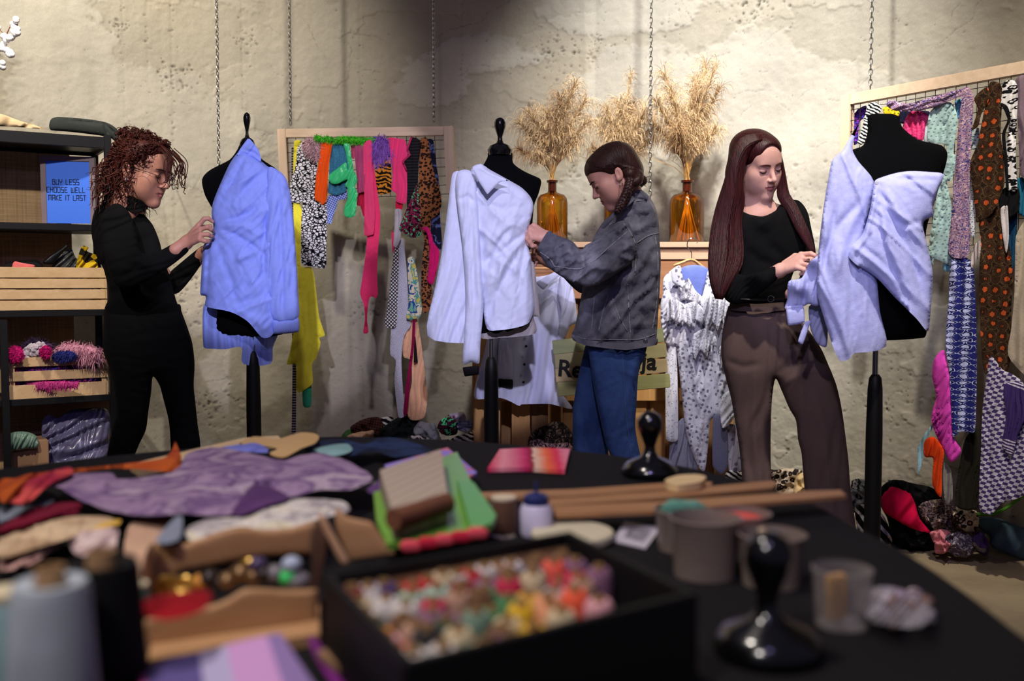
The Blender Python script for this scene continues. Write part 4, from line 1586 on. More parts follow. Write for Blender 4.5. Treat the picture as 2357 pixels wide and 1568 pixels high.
zy = lambda y: P(1400, y, 4.42).z
sbox('top_board', SX0, SX1, 4.42, 4.80, ZT - .025, ZT, plank)
sbox('front_board', SX0, SX1, 4.435, 4.455, zy(598), ZT - .027, plank)
sbox('front_board', SX0, SX1, 4.44, 4.46, zy(688), zy(600), plank_o)
sbox('front_board', SX0, SX1, 4.44, 4.46, zy(925), zy(895), plank_l)
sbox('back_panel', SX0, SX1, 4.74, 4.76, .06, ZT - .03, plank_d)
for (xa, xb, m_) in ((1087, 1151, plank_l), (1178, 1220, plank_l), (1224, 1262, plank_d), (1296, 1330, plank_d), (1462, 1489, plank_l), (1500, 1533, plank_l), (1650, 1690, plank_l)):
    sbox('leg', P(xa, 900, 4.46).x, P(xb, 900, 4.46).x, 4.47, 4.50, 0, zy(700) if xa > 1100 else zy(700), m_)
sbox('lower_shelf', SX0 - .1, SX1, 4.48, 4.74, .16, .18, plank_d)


def amber_glass():
    t = NT('amber_glass')
    t.t.nodes.remove(t.b)
    tr = t.n('ShaderNodeBsdfTransparent')
    gl = t.n('ShaderNodeBsdfGlossy')
    gl.inputs['Roughness'].default_value = .05
    lw = t.n('ShaderNodeLayerWeight')
    lw.inputs['Blend'].default_value = .5
    c = t.ramp(lw.outputs['Facing'], [(0, (246, 210, 112)), (.6, (228, 174, 58)), (1, (128, 76, 12))])
    t.t.links.new(c, tr.inputs[0])
    mx = t.n('ShaderNodeMixShader')
    t.t.links.new(t.maprange(lw.outputs['Fresnel'], 0, 1, .04, .5), mx.inputs[0])
    t.t.links.new(tr.outputs[0], mx.inputs[1])
    t.t.links.new(gl.outputs[0], mx.inputs[2])
    t.t.links.new(mx.outputs[0], t.out.inputs[0])
    return t.m


amber = amber_glass()
amber_dk = M('dark_amber_neck', (70, 26, 10), rough=.15, spec=.6)
straw = M('straw_stalk', (198, 150, 84), rough=.8, var=.12)
straw_l = M('grass_plume', (206, 176, 134), rough=.9, var=.14, vscale=30)
straw_d = M('grass_plume_dark', (170, 136, 96), rough=.9, var=.14, vscale=30)


def ribbonmesh(mb, pts, w0, w1, rs):
    pts = np.asarray(pts)
    n = len(pts)
    tg = np.gradient(pts, axis=0)
    sd = np.cross(tg, rs.normal(size=3))
    sd /= np.linalg.norm(sd, axis=1)[:, None] + 1e-9
    w = np.linspace(w0, w1, n)[:, None]
    V = np.concatenate([pts - sd * w, pts + sd * w])
    mb.add(V, [(i, i + 1, n + i + 1, n + i) for i in range(n - 1)])


def bottle_and_grass(cx, d, r_px, ylab, lab1, lab2, plumes, seed, dark=.3):
    rs = np.random.RandomState(seed)
    r = r_px / F * d
    zt_ = ZT + .001
    zn = P(cx, 415, d).z
    x = P(cx, 500, d).x
    zsh = P(cx, 450, d).z
    root = thing('amber_bottle', (x, d, zt_), lab1, 'bottle', None)
    mb = MB()
    nk = r * .27
    prof = [(.001, zt_), (r * .9, zt_), (r, zt_ + .012), (r, zsh - .035), (r * .95, zsh - .014), (r * .78, zsh + .002), (nk * 1.25, zsh + .012), (nk, zsh + .02)]
    mb.lathe(prof, (x, d, 0), 40)
    mb.build('body', amber, root)
    mb = MB()
    mb.lathe([(nk, zsh + .018), (nk, zn - .012), (nk * 1.35, zn - .010), (nk * 1.35, zn - .001), (nk * .9, zn), (nk * .85, zn - .01), (nk * .8, zsh + .018)], (x, d, 0), 28)
    mb.build('neck', amber_dk, root)
    g = thing('pampas_bouquet', (x, d, zt_ + .01), lab2, 'dried grass', None)
    neck = np.array([x, d, zn])
    axes = []
    for (tx, ty, w) in plumes:
        tip = PA(tx, ty, d + rs.normal() * .035)
        out = tip - neck
        c1 = neck + np.array([0, 0, out[2] * .45]) + out * .12
        axes.append((spline([neck + rs.normal(size=3) * [.006, .006, 0], c1 * .5 + (neck + out * .5) * .5, tip], 24), w))
    mb = MB()
    for i in range(24):
        a = rs.rand() * 2 * PI
        rr = r * .8 * math.sqrt(rs.rand())
        foot = np.array([x + rr * math.cos(a), d + rr * math.sin(a), zt_ + .012])
        pth = spline([foot, np.array([x, d, zsh]) + rs.normal(size=3) * .003, neck + rs.normal(size=3) * [.004, .004, 0]], 6)
        mb.tube(pth, .0024, 5)
    for ax, w in axes:
        mb.tube(ax[:18], list(np.linspace(.0022, .0012, 18)), 5)
    for i in range(14):
        o = np.array([rs.normal() * .07, rs.normal() * .05, .09 + .1 * rs.rand()])
        ribbonmesh(mb, spline([neck, neck + o * [.35, .35, .6], neck + o], 6), .0016, .0006, rs)
    mb.build('stalks', straw, g)
    for ax, w in axes:
        mb = MB()
        n = int(420 * w)
        for k in range(n):
            u = .30 + .70 * rs.rand() ** .9
            i = u * 23
            i0 = int(min(i, 22))
            p = ax[i0] + (ax[i0 + 1] - ax[i0]) * (i - i0)
            t_ = ax[min(i0 + 1, 23)] - ax[max(i0 - 1, 0)]
            t_ /= np.linalg.norm(t_)
            q = rs.normal(size=3)
            q -= t_ * (q @ t_)
            q /= np.linalg.norm(q) + 1e-9
            L = w * .105 * (.55 + .6 * rs.rand()) * (1.15 - .45 * u)
            bend = .25 + .5 * rs.rand()
            p1 = p + t_ * L * .45 + q * L * .16
            p2 = p1 + t_ * L * .28 + q * L * .34 * bend * 1.5
            p3 = p2 + q * L * .32 + np.array([0, 0, -L * .12]) * (1 if rs.rand() < .7 else -.8)
            p4 = p3 + q * L * .12 + np.array([0, 0, -L * .17]) - t_ * L * .06
            ribbonmesh(mb, spline([p, p1, p2, p3, p4], 8), .0010, .0005, rs)
        mb.build('plume', straw_d if rs.rand() < dark else straw_l, g)


bottle_and_grass(1271, 4.63, 35, 0, 'amber glass bottle with narrow neck behind the white shirt form', 'dried feathery grass fanning to both sides behind the form with the neck knob',
                 [(1202, 285, .95), (1222, 262, 1), (1200, 345, .8), (1245, 300, 1), (1262, 262, 1), (1290, 230, 1), (1322, 198, 1), (1345, 235, .9), (1352, 280, .8), (1322, 330, .8), (1240, 355, .7), (1290, 310, .9)], 3, .45)
bottle_and_grass(1428, 4.66, 38, 0, 'amber glass bottle mostly hidden behind the person in denim', 'dried feathery grass rising behind the head of the person in denim',
                 [(1385, 290, .95), (1400, 255, 1), (1425, 240, 1.0), (1452, 172, .62), (1455, 250, 1), (1480, 262, 1), (1502, 290, .9), (1370, 345, .7), (1500, 320, .8), (1440, 290, 1)], 5, .3)
bottle_and_grass(1581, 4.60, 39, 0, 'amber glass bottle with dark collar beside the long haired person', 'tallest dried feathery grass with high plumes in the bottle beside the long haired person',
                 [(1530, 172, 1), (1512, 235, 1), (1500, 280, .8), (1545, 215, .9), (1600, 190, 1), (1625, 152, 1.0), (1648, 150, .8), (1655, 205, .75), (1612, 225, 1), (1600, 265, 1), (1645, 300, .9), (1590, 300, 1), (1560, 300, .9), (1540, 320, .75)], 8, .3)

# ---------------------------------------------------------------- garments on hangers
hang_wood = wood('hanger_wood', (206, 148, 92), (226, 172, 116), rough=.45)


def hanger(cx, cy, d, wpx, label, hook=True, tilt=0):
    k = d / F
    root = thing('wooden_hanger', P(cx, cy, d), label, 'hanger')
    pts = [P(cx - wpx, cy + wpx * .52 + tilt, d), P(cx - wpx * .55, cy + wpx * .26 + tilt * .5, d), P(cx, cy, d), P(cx + wpx * .55, cy + wpx * .26 - tilt * .5, d), P(cx + wpx, cy + wpx * .52 - tilt, d)]
    mb = MB()
    mb.tube(spline(pts, 16), [.007] + [.011] * 14 + [.007], 10, flat=.6)
    mb.build('shoulders', hang_wood, root)
    mb = MB()
    mb.tube([P(cx - wpx * .8, cy + wpx * .60 + tilt * .8, d), P(cx + wpx * .8, cy + wpx * .60 - tilt * .8, d)], .005, 8)
    mb.build('bar', hang_wood, root)
    if hook:
        mb = MB()
        hp = [P(cx, cy + 2, d), P(cx - 1, cy - 18, d), P(cx - 10, cy - 30, d), P(cx - 8, cy - 44, d), P(cx + 3, cy - 50, d), P(cx + 13, cy - 42, d + .02), P(cx + 12, cy - 38, d + .04)]
        mb.tube(spline(hp, 20), .0022, 6)
        mb.build('hook', chrome, root)


hanger(1592, 598, 4.34, 42, 'wooden hanger with wire hook holding the flowered white dress', True, -8)
hanger(1225, 583, 4.36, 58, 'wooden hanger carrying the white shirt behind the form', True, 0)
cotton = M('white_cotton', (206, 208, 238), rough=.8, var=.025, bump=.1, bscale=240, spec=.2)
sh = thing('shirt', P(1210, 930, 4.32), 'white shirt with navy buttons on a hanger below the amber bottle', 'shirt', None)
puff('shirt_body', [(1150, 640), (1240, 637), (1290, 628), (1312, 640), (1310, 700), (1296, 760), (1282, 800), (1285, 860), (1290, 900), (1318, 940), (1290, 936), (1265, 930), (1200, 931), (1195, 935), (1165, 920), (1140, 915), (1093, 918), (1096, 880), (1112, 820), (1125, 760), (1140, 700)],
     4.31, cotton, ratio=.3, bmax=.06, opening=[[(1098, 900), (1310, 915), (1310, 1010), (1098, 1010)]], parent=sh, s=5, folds=((38, .010, 8, .6), (16, .003, 5, .7)), creases=[([(1225, 660), (1215, 780), (1200, 925)], 4, .008)])
puff('sleeve', [(1290, 632), (1312, 640), (1324, 690), (1328, 740), (1312, 752), (1300, 780), (1282, 782), (1290, 720), (1284, 680)], 4.27, cotton, ratio=.6, bmax=.04, parent=sh, folds=((16, .005, 10, .7),))
puff('sleeve', [(1150, 780), (1176, 790), (1180, 872), (1148, 872), (1146, 830)], 4.27, cotton, ratio=.6, bmax=.03, parent=sh, folds=((12, .004, 5, .7),))
puff('cuff', [(1147, 872), (1180, 874), (1180, 894), (1148, 891)], 4.26, M('black_cuff', (16, 16, 22)), ratio=.6, bmax=.03, parent=sh, tension=.1, label='black cuff')
puff('collar', [(1234, 650), (1275, 627), (1292, 632), (1268, 650), (1250, 667)], 4.22, cotton, ratio=.3, bmax=.012, parent=sh, tension=.2)
for (bx, by) in ((1211, 797), (1207, 839), (1205, 880), (1215, 756)):
    mb = MB()
    mb.sph(P(bx, by, 4.238), (.006, .003, .006))
    mb.build('button', dark_btn, sh)

floral = dots('white_cloth_with_grey_flowers', (222, 222, 238), (122, 122, 148), 48, .30, .45, .6)
speck = dots('white_cloth_with_fine_specks', (226, 226, 238), (150, 152, 170), 120, .3, .8, .3)
dr = thing('dress', P(1600, 1085, 4.28), 'white ruffled dress with small grey flowers on a wooden hanger', 'dress')
puff('dress_body', [(1527, 643), (1545, 622), (1565, 612), (1568, 650), (1590, 680), (1612, 690), (1622, 660), (1632, 620), (1660, 640), (1680, 700), (1690, 760), (1694, 860), (1690, 960), (1640, 962), (1632, 1000), (1622, 1085), (1600, 1060), (1580, 1000), (1568, 900), (1556, 800), (1532, 800), (1524, 730), (1526, 690)],
     4.28, floral, ratio=.35, bmax=.035, parent=dr, s=4, folds=((30, .014, 3, .5, 8), (14, .006, 4, .5, 7)))
puff('lining', [(1568, 618), (1600, 610), (1630, 620), (1622, 660), (1612, 688), (1590, 676), (1570, 650)], 4.33, cloth('blue_lining', (112, 128, 204)), ratio=.3, bmax=.02, parent=dr)
for nm, pts, dd in (('ruffle', [(1536, 700), (1548, 684), (1575, 700), (1600, 694), (1622, 716), (1618, 746, 1), (1600, 738), (1588, 752, 1), (1572, 740), (1556, 748, 1), (1548, 734), (1534, 742, 1)], 4.205),
                    ('ruffle', [(1612, 690), (1640, 680), (1672, 690), (1684, 706), (1682, 742, 1), (1664, 728), (1652, 762, 1), (1640, 742), (1626, 772, 1), (1620, 730)], 4.21),
                    ('ruffle', [(1584, 640), (1600, 668), (1622, 690), (1600, 702, 1), (1586, 690), (1566, 692, 1), (1570, 660)], 4.225),
                    ('ruffle', [(1596, 770), (1622, 756), (1646, 770), (1652, 800, 1), (1636, 794), (1628, 822, 1), (1612, 806), (1600, 830, 1), (1592, 800)], 4.215),
                    ('ruffle', [(1655, 800), (1684, 786), (1692, 830, 1), (1672, 820), (1660, 846, 1)], 4.22)):
    puff(nm, pts, dd, speck, ratio=.4, bmax=.006, edge=1, parent=dr, s=2.5, folds=((15, .022, 5, .5), (7, .006, 12, .5)), tension=.3)
puff('collar', [(1545, 624), (1566, 612), (1572, 640), (1590, 668), (1570, 664), (1548, 650)], 4.22, floral, ratio=.4, bmax=.008, edge=1, parent=dr, tension=.2)
puff('sleeve', [(1522, 690), (1535, 665), (1544, 700), (1540, 760), (1527, 780), (1520, 730)], 4.25, floral, ratio=.5, bmax=.03, parent=dr, folds=((9, .006, 40, .6),))
puff('scarf', [(1532, 800), (1556, 800), (1560, 900), (1560, 1012), (1533, 1010)], 4.27, speck, ratio=.3, bmax=.012, edge=1, folds=((14, .006, 2, .4),), label='white textured scarf hanging at the edge of the flowered dress', cat='scarf')
puff('scarf', [(1545, 1000), (1575, 960), (1590, 1000), (1606, 1088), (1560, 1082), (1540, 1072)], 4.30, dots('grey_pindot', (150, 150, 172), (112, 112, 136), 220, .3), ratio=.3, bmax=.012, edge=1, folds=((16, .008, 8, .4),), label='grey pindot cloth hanging beneath the flowered dress', cat='scarf')
puff('necktie', [(1642, 960), (1672, 960), (1676, 1070), (1660, 1092), (1640, 1070)], 4.25, dots('slate_pindot', (112, 114, 142), (78, 80, 108), 240, .3), ratio=.3, bmax=.008, edge=1, folds=(), label='slate grey necktie hanging below the flowered dress', cat='necktie')
puff('scarf', [(1672, 980), (1700, 985), (1712, 1080), (1678, 1084)], 4.28, dots('lilac_flower_print', (190, 184, 204), (120, 112, 140), 34, .3, .45, .5), ratio=.3, bmax=.012, edge=1, folds=((12, .006, 4, .5),), label='lilac flowered cloth end beside the slate necktie', cat='scarf')
puff('scarf', [(1660, 915), (1690, 900), (1690, 960), (1662, 985)], 4.22, speck, ratio=.3, bmax=.012, edge=1, folds=((12, .006, 40, .5),), label='pale pointed cloth corner behind the brown trousers', cat='scarf')

# ---------------------------------------------------------------- painted sign
TL, TR, BR, BL = P(1270.5, 784, 4.14), P(1527.5, 754, 4.14), P(1544, 893, 4.14), P(1284, 913, 4.14)
sg = thing('painted_sign', (BL + BR) / 2, 'plank sign with black lettering hidden behind blue jeans', 'sign')
cols = [wood('green_stained_plank', (140, 148, 104), (168, 170, 124)), wood('olive_stained_plank', (156, 150, 106), (184, 172, 126)), wood('brown_stained_plank', (172, 152, 112), (196, 174, 130)), wood('moss_stained_plank', (144, 146, 96), (172, 168, 114))]
ex_ = (TR - TL).normalized()
nrm_ = Vector((0, -1, 0))
for i, (a, b) in enumerate(((0, .247), (.25, .497), (.50, .747), (.75, 1.0))):
    mb = MB()
    for (u0, u1) in ((0, 1),):
        l0, l1 = TL.lerp(BL, (a + b) / 2), TR.lerp(BR, (a + b) / 2)
        mb.beam(l0 + ex_ * (.003 * (i % 2)), l1 - ex_ * .004 * ((i + 1) % 2), .014, (TL - BL).length * (b - a), bev=.002)
    mb.build('plank', cols[i], sg)


def text(parent, name, body, loc, size, mat, rotz=0, roll=0, bold=.0, ext=.0008, align='LEFT'):
    cu = bpy.data.curves.new('text_tmp', 'FONT')
    cu.body, cu.size, cu.extrude, cu.offset = body, size, ext, bold
    cu.align_x = align
    o = bpy.data.objects.new('text_tmp', cu)
    COL.objects.link(o)
    bpy.context.view_layer.update()
    me = bpy.data.meshes.new_from_object(o.evaluated_get(bpy.context.evaluated_depsgraph_get()))
    bpy.data.objects.remove(o)
    Mx = Matrix.Translation(Vector(loc)) @ Euler((PI / 2, roll, rotz)).to_matrix().to_4x4()
    mb = MB()
    mb.add([tuple(Mx @ v.co) for v in me.vertices], [tuple(p.vertices) for p in me.polygons])
    bpy.data.meshes.remove(me)
    return mb.build(name, mat, parent, smooth=False)


ink = M('black_paint', (14, 14, 16), rough=.7)
text(sg, 'lettering', 'Re', P(1282, 865, 4.131), .098, ink, 0, math.radians(4.5), .0022)
text(sg, 'lettering', 'ija', P(1464, 847, 4.131), .098, ink, 0, math.radians(4.5), .0022)
# ================================================================ people
def skin(name, c):
    t = NT(name)
    v = t.coord('Object')
    a = tuple(int(x * .93) for x in c)
    t.col(t.ramp(t.noise(v, 26, 4, .6), [(.3, a), (.7, c)]))
    t.p(Roughness=.5)
    t.b.inputs['Subsurface Weight'].default_value = .0
    t.b.inputs['Specular IOR Level'].default_value = .35
    t.bump(t.noise(v, 420, 2), .06, .002)
    return t.m


def hairmat(name, a, b, rough=.42):
    t = NT(name)
    v = t.coord('Object', (60, 60, 4))
    t.col(t.ramp(t.noise(v, 2.5, 4, .6), [(.3, a), (.7, b)]))
    t.p(Roughness=rough)
    t.b.inputs['Specular IOR Level'].default_value = .28
    t.bump(t.noise(t.coord('Object', (160, 160, 10)), 1.5, 3), .5, .003)
    return t.m


def frame_of(yaw, pitch, roll, scale=1.0):
    """head axes: yaw is the facing in the floor plane (degrees from +X towards -Y), pitch down, roll; columns right, forward, up"""
    y, p = math.radians(yaw), math.radians(pitch)
    f = Vector((math.cos(y) * math.cos(p), -math.sin(y) * math.cos(p), -math.sin(p)))
    r = f.cross(Vector((0, 0, 1))).normalized()
    u = r.cross(f)
    q = Matrix.Rotation(math.radians(roll), 3, f)
    r, u = q @ r, q @ u
    return np.array([list(r), list(f), list(u)]) .T * scale


def head_sdf(s, face=1.0):
    s.ell((0, -.014, .042), (.073, .093, .074))
    s.ell((0, .030, -.018), (.059, .060, .084), .03)
    for x in (-1, 1):
        s.cap((x * .052, .000, -.040), (x * .012, .070, -.096), .018, .013, .030)
        s.ell((x * .042, .054, -.018), (.020, .022, .020), .026)
        s.ell((x * .034, .050, -.052), (.024, .026, .030), .030)
    s.ell((0, .077, -.097), (.017, .014, .013), .020)
    s.ell((0, .066, -.060), (.030, .026, .028), .020)
    s.cap((-.034, .076, .021), (.034, .076, .021), .007, .007, .018)
    s.ell((0, .060, .045), (.048, .026, .040), .03)
    # sockets
    for x in (-1, 1):
        s.ell((x * .032, .097, .002), (.018, .014, .011), .014, op='s')
        s.ell((x * .0315, .0765, .002), (.0150, .0125, .0115), .004)
    # nose
    s.cap((0, .084, .010), (0, .105, -.026), .0065, .0088, .010)
    s.ell((0, .1075, -.030), (.0085, .0085, .0078), .006)
    for x in (-1, 1):
        s.ell((x * .0105, .0975, -.0335), (.0062, .0085, .0062), .005)
        s.ell((x * .006, .103, -.0405), (.003, .004, .003), .003, op='s')
    # lips
    for x in (-1, 1):
        s.cap((x * .021, .0815, -.0605), (x * .003, .0925, -.0565), .0035, .0050, .005)
        s.cap((x * .019, .0815, -.0625), (0, .0915, -.0665), .0035, .0060, .005)
        s.cap((x * .022, .0845, -.0612), (0, .0985, -.0610), .0016, .0018, .0025, op='s')
    # ears
    for x in (-1, 1):
        c, sn = math.cos(.25), math.sin(.25)
        R = np.array([[1, 0, 0], [0, c, -sn], [0, sn, c]])
        s.ell((x * .0745, -.010, -.006), (.0075, .0150, .0265), .004, R)
        s.ell((x * .0830, -.006, -.003), (.006, .008, .016), .003, R, 's')
        s.ell((x * .0725, .004, -.022), (.007, .007, .010), .006)
    return s


def lip_mask(p):
    """faces of the lips, in head coordinates"""
    x, y, z = p[:, 0], p[:, 1], p[:, 2]
    zt_ = -.0525 - .006 * (np.abs(x) / .022) ** 1.5 - .002 * np.exp(-(x / .003) ** 2)
    zb = -.0730 + .010 * (np.abs(x) / .022) ** 2
    return (np.abs(x) < .022) & (z < zt_) & (z > zb) & (y > .078)


def on_face(s, x, z, lift=.0008):
    """march from the front to the head's surface"""
    y = .16
    for _ in range(60):
        d = float(s.ev(np.array([[x, y, z]]))[0])
        if d < 2e-4:
            break
        y -= max(d * .7, 2e-4)
        if y < 0:
            break
    return np.array([x, y + lift, z])


def hand_sdf(s, wrist, knuckles, fingers, thumb, arm=None, r=.0082):
    w = np.array(wrist)
    kn = [np.array(k) for k in knuckles]
    for i, k in enumerate(kn):
        a = w + (k - w) * .12 + (kn[0] - kn[-1]) * (.16 - .10 * i)
        s.cap(a, k, .0125, .0098, .013)
    for k, f in zip(kn, fingers):
        pts = [k] + [np.array(q) for q in f]
        rr = [r * 1.08, r, r * .9, r * .78]
        for j in range(len(pts) - 1):
            s.cap(pts[j], pts[j + 1], rr[min(j, 3)], rr[min(j + 1, 3)], .0035)
    th = [np.array(q) for q in thumb]
    rr = [.013, .0105, .0095, .008]
    for j in range(len(th) - 1):
        s.cap(th[j], th[j + 1], rr[j], rr[j + 1], .008 if j == 0 else .004)
    if arm is not None:
        s.cap(w, w + (np.array(arm) - w) * .7, .0235, .0235, .015)
    return s


def make_body(root, skin_m, lip_m, R, hc, neck, parts, hands, limbs):
    """one body mesh: head with neck, hands, and the covered torso and limbs"""
    mb = MB()
    s = head_sdf(SDF())
    inv = np.linalg.inv(R)
    tol = lambda q: (np.array(tuple(q)) - np.array(tuple(hc))) @ inv.T
    nb = tol(neck[0])
    s.cap((0, -.026, -.040), nb, .052, neck[1], .022)
    for (a, b, ra, rb) in parts:
        s.cap(tol(a), tol(b), ra, rb, .03)
    V, Q = s.mesh(.0028)
    cen = V[Q].mean(1)
    lm = lip_mask(cen)
    Wv = V @ R.T + np.array(tuple(hc))
    n0 = len(mb.f)
    mb.add(Wv, Q.tolist(), 0)
    for i in np.where(lm)[0]:
        mb.mi[n0 + int(i)] = 1
    for h in hands:
        sh_ = SDF()
        hand_sdf(sh_, *h)
        V, Q = sh_.mesh(.0023)
        mb.add(V, Q.tolist(), 0)
    sb = SDF()
    for (a, b, ra, rb) in limbs:
        sb.cap(tuple(a), tuple(b), ra * .45, rb * .45, .015)
    V, Q = sb.mesh(.011)
    mb.add(V, Q.tolist(), 0)
    body = mb.build('body', [skin_m, lip_m], root, smooth='all')
    return body, s, lambda q: np.asarray(q) @ R.T + np.array(tuple(hc))


def face_details(root, body, s, tow, brow_m, lash_m, brow_w=.0022, closed=1.0):
    for x in (-1, 1):
        pts = [on_face(s, x * (.012 + .036 * u), .0205 + .006 * math.sin(u * 2.2) - .004 * u) for u in np.linspace(0, 1, 9)]
        mb = MB()
        mb.tube([tow(p) for p in pts], [brow_w * .8] + [brow_w * 1.25] * 4 + [brow_w] * 2 + [brow_w * .6, brow_w * .3], 6, flat=1)
        mb.build('eyebrow', brow_m, root)
        pts = [on_face(s, x * (.0195 + .026 * u), .0005 - .0065 * math.sin(u * PI) - .001 * u, .0006) for u in np.linspace(0, 1, 9)]
        mb = MB()
        mb.tube([tow(p) for p in pts], [.0007, .0011, .0013, .0014, .0015, .0015, .0014, .0012, .0008], 6)
        mb.build('eyelashes', lash_m, root)


def surf_hair(mb, s, tow, path, r, lift=.002, n=10):
    """strand laid on the hair surface: path of head-space directions projected to the SDF from outside"""
    out = []
    for q in spline(path, n):
        q = np.array(q)
        c = np.array([0, -.012, .02])
        d = q - c
        L = np.linalg.norm(d)
        d /= L
        t_ = .20
        for _ in range(40):
            v_ = float(s.ev((c + d * t_)[None])[0])
            if v_ < 3e-4:
                break
            t_ -= max(v_ * .8, 3e-4)
        out.append(tow(c + d * (t_ + lift)))
    mb.tube(out, [r * .5] + [r] * (n - 2) + [r * .4], 5)


def person(px, d, label):
    b = P(px, 1300, d)
    return thing('person', (b.x, d, 0), label, 'person')


def shoe(root, a, toe, m):
    s = SDF()
    a, toe = np.array(a, float), np.array(toe, float)
    dr = (toe - a) / np.linalg.norm(toe - a)
    s.cap(a + [0, 0, .038], a + [0, 0, .11], .040, .042, .02)
    s.cap(a + [0, 0, .036], a + dr * .16 + [0, 0, .028], .038, .030, .02)
    V, Q = s.mesh(.006, lo=np.minimum(a, toe) - .08 * np.array([1, 1, 0]) + np.array([0, 0, -.006]) * 0 - np.array([0, 0, .0]), hi=np.maximum(a, toe) + .09 + np.array([0, 0, .09]))
    V[:, 2] = np.maximum(V[:, 2], .001)
    mb = MB()
    mb.add(V, Q.tolist())
    mb.build('shoe', m, root, smooth='all')


bk_knit = M('black_knit', (13, 13, 15), rough=.9, spec=.12, bump=.25, bscale=300)
bk_denim = M('black_denim', (10, 10, 12), rough=.85, spec=.15, bump=.2, bscale=260)
lash = M('dark_lashes', (24, 14, 12), rough=.7)
bk_shoe = M('black_shoe', (14, 14, 15), rough=.45)

# ---------------------------------------------------------------- person in black with curly hair
D1 = 3.70
p1 = person(330, D1, 'person with curly auburn hair and glasses in black turtleneck pinning the blue shirt')
R1 = frame_of(10, 16, 0, 1.05)
hc = P(325, 393, 3.69)
sk1 = skin('skin_tan', (206, 146, 124))
PP = lambda x, y, d: tuple(P(x, y, d))
hand1 = (PP(427, 560, 3.59), [PP(457, 519, 3.585), PP(461, 528, 3.565), PP(462, 540, 3.55), PP(459, 551, 3.545)],
         [[PP(470, 504, 3.585), PP(480, 503, 3.59), PP(489, 510, 3.60)], [PP(477, 523, 3.56), PP(485, 528, 3.57), PP(491, 533, 3.60)], [PP(478, 540, 3.555), PP(485, 543, 3.57), PP(490, 545, 3.59)], [PP(472, 555, 3.55), PP(478, 556, 3.56), PP(482, 554, 3.58)]],
         [PP(436, 548, 3.61), PP(452, 533, 3.62), PP(468, 524, 3.62), PP(484, 521, 3.61)], PP(395, 582, 3.57))
hand1b = (PP(466, 585, 3.83), [PP(484, 566, 3.83), PP(486, 574, 3.82), PP(487, 582, 3.81), PP(486, 590, 3.80)], [[PP(500, 556, 3.82), PP(508, 556, 3.81), PP(514, 560, 3.80)], [PP(502, 572, 3.81), PP(510, 572, 3.8), PP(516, 574, 3.79)], [PP(502, 584, 3.80), PP(510, 584, 3.79), PP(514, 584, 3.78)],
          [PP(498, 594, 3.79), PP(504, 594, 3.78), PP(508, 592, 3.78)]], [PP(470, 574, 3.80), PP(480, 562, 3.79), PP(490, 556, 3.78), PP(500, 552, 3.78)], PP(440, 615, 3.84))
V3 = lambda x, y, d: P(x, y, d)
limbs1 = [(V3(290, 500, 3.71), V3(310, 620, 3.71), .085, .08), (V3(310, 620, 3.71), V3(330, 760, 3.72), .08, .10), (V3(300, 780, 3.72), V3(300, 950, 3.72), .075, .05), (V3(300, 950, 3.72), V3(258, 1290, 3.72), .045, .032),
          (V3(385, 780, 3.72), V3(408, 950, 3.73), .075, .05), (V3(408, 950, 3.73), V3(430, 1290, 3.75), .045, .032), (V3(275, 500, 3.62), V3(285, 625, 3.56), .035, .032), (V3(285, 625, 3.56), V3(395, 582, 3.57), .03, .028),
          (V3(300, 500, 3.80), V3(395, 645, 3.83), .035, .032), (V3(395, 645, 3.83), V3(455, 595, 3.83), .03, .024), (V3(285, 500, 3.71), V3(298, 455, 3.70), .06, .05)]
body, s1, tow1 = make_body(p1, sk1, M('lips_rose', (164, 98, 90), rough=.45), R1, hc, (V3(292, 482, 3.70), .058), [], [hand1, hand1b], limbs1)
face_details(p1, body, s1, tow1, M('brown_brow', (52, 26, 20)), lash)
C1 = cv(0, 230, .319)
C2 = cv(0, 680, .319)
puff('turtleneck', [(247, 462), (262, 452), (300, 456), (336, 470), (340, 480), (327, 487), (351, 517), (367, 555), (378, 600), (392, 640), (405, 690), (418, 723), (405, 735), (330, 742), (250, 735), (242, 708), (252, 683), (247, 654), (238, 619), (222, 590), (212, 549), (211, 515), (220, 482)],
     3.71, bk_knit, ratio=.62, bmax=.125, parent=p1, folds=((40, .004, 60, .8),), creases=[([(270, 600), (310, 640), (360, 690)], 8, .006), ([(260, 650), (320, 680), (400, 700)], 8, -.006)])
puff('sleeve', [(246, 478), (272, 468), (298, 490), (312, 530), (322, 578), (345, 586), (376, 573), (415, 552), (424, 562), (434, 578), (395, 611), (345, 642), (300, 664), (266, 655), (246, 610), (233, 550), (232, 505)], [(265, 500, 3.60), (280, 640, 3.54), (345, 612, 3.55), (425, 565, 3.59)], bk_knit,
     ratio=.8, bmax=.07, parent=p1, opening=[[(410, 556), (431, 580), (474, 548), (450, 520)]], folds=((22, .003, 70, .8),), creases=[([(290, 600), (320, 600), (350, 620)], 7, -.006), ([(280, 640), (320, 610)], 6, .005)])
puff('sleeve', [(340, 600), (372, 640), (399, 619), (440, 585), (466, 566), (474, 578), (460, 613), (432, 652), (411, 674), (392, 676), (360, 660)], 3.83, bk_knit, ratio=.8, bmax=.05, parent=p1, folds=((20, .003, 60, .8),))
puff('turtleneck_collar', [(252, 448), (290, 436), (338, 462), (340, 480), (322, 490), (290, 484), (255, 468)], 3.69, bk_knit, ratio=.8, bmax=.085, parent=p1, opening=[[(256, 380), (336, 400), (340, 560), (250, 560)]], folds=((12, .003, 85, .4),))
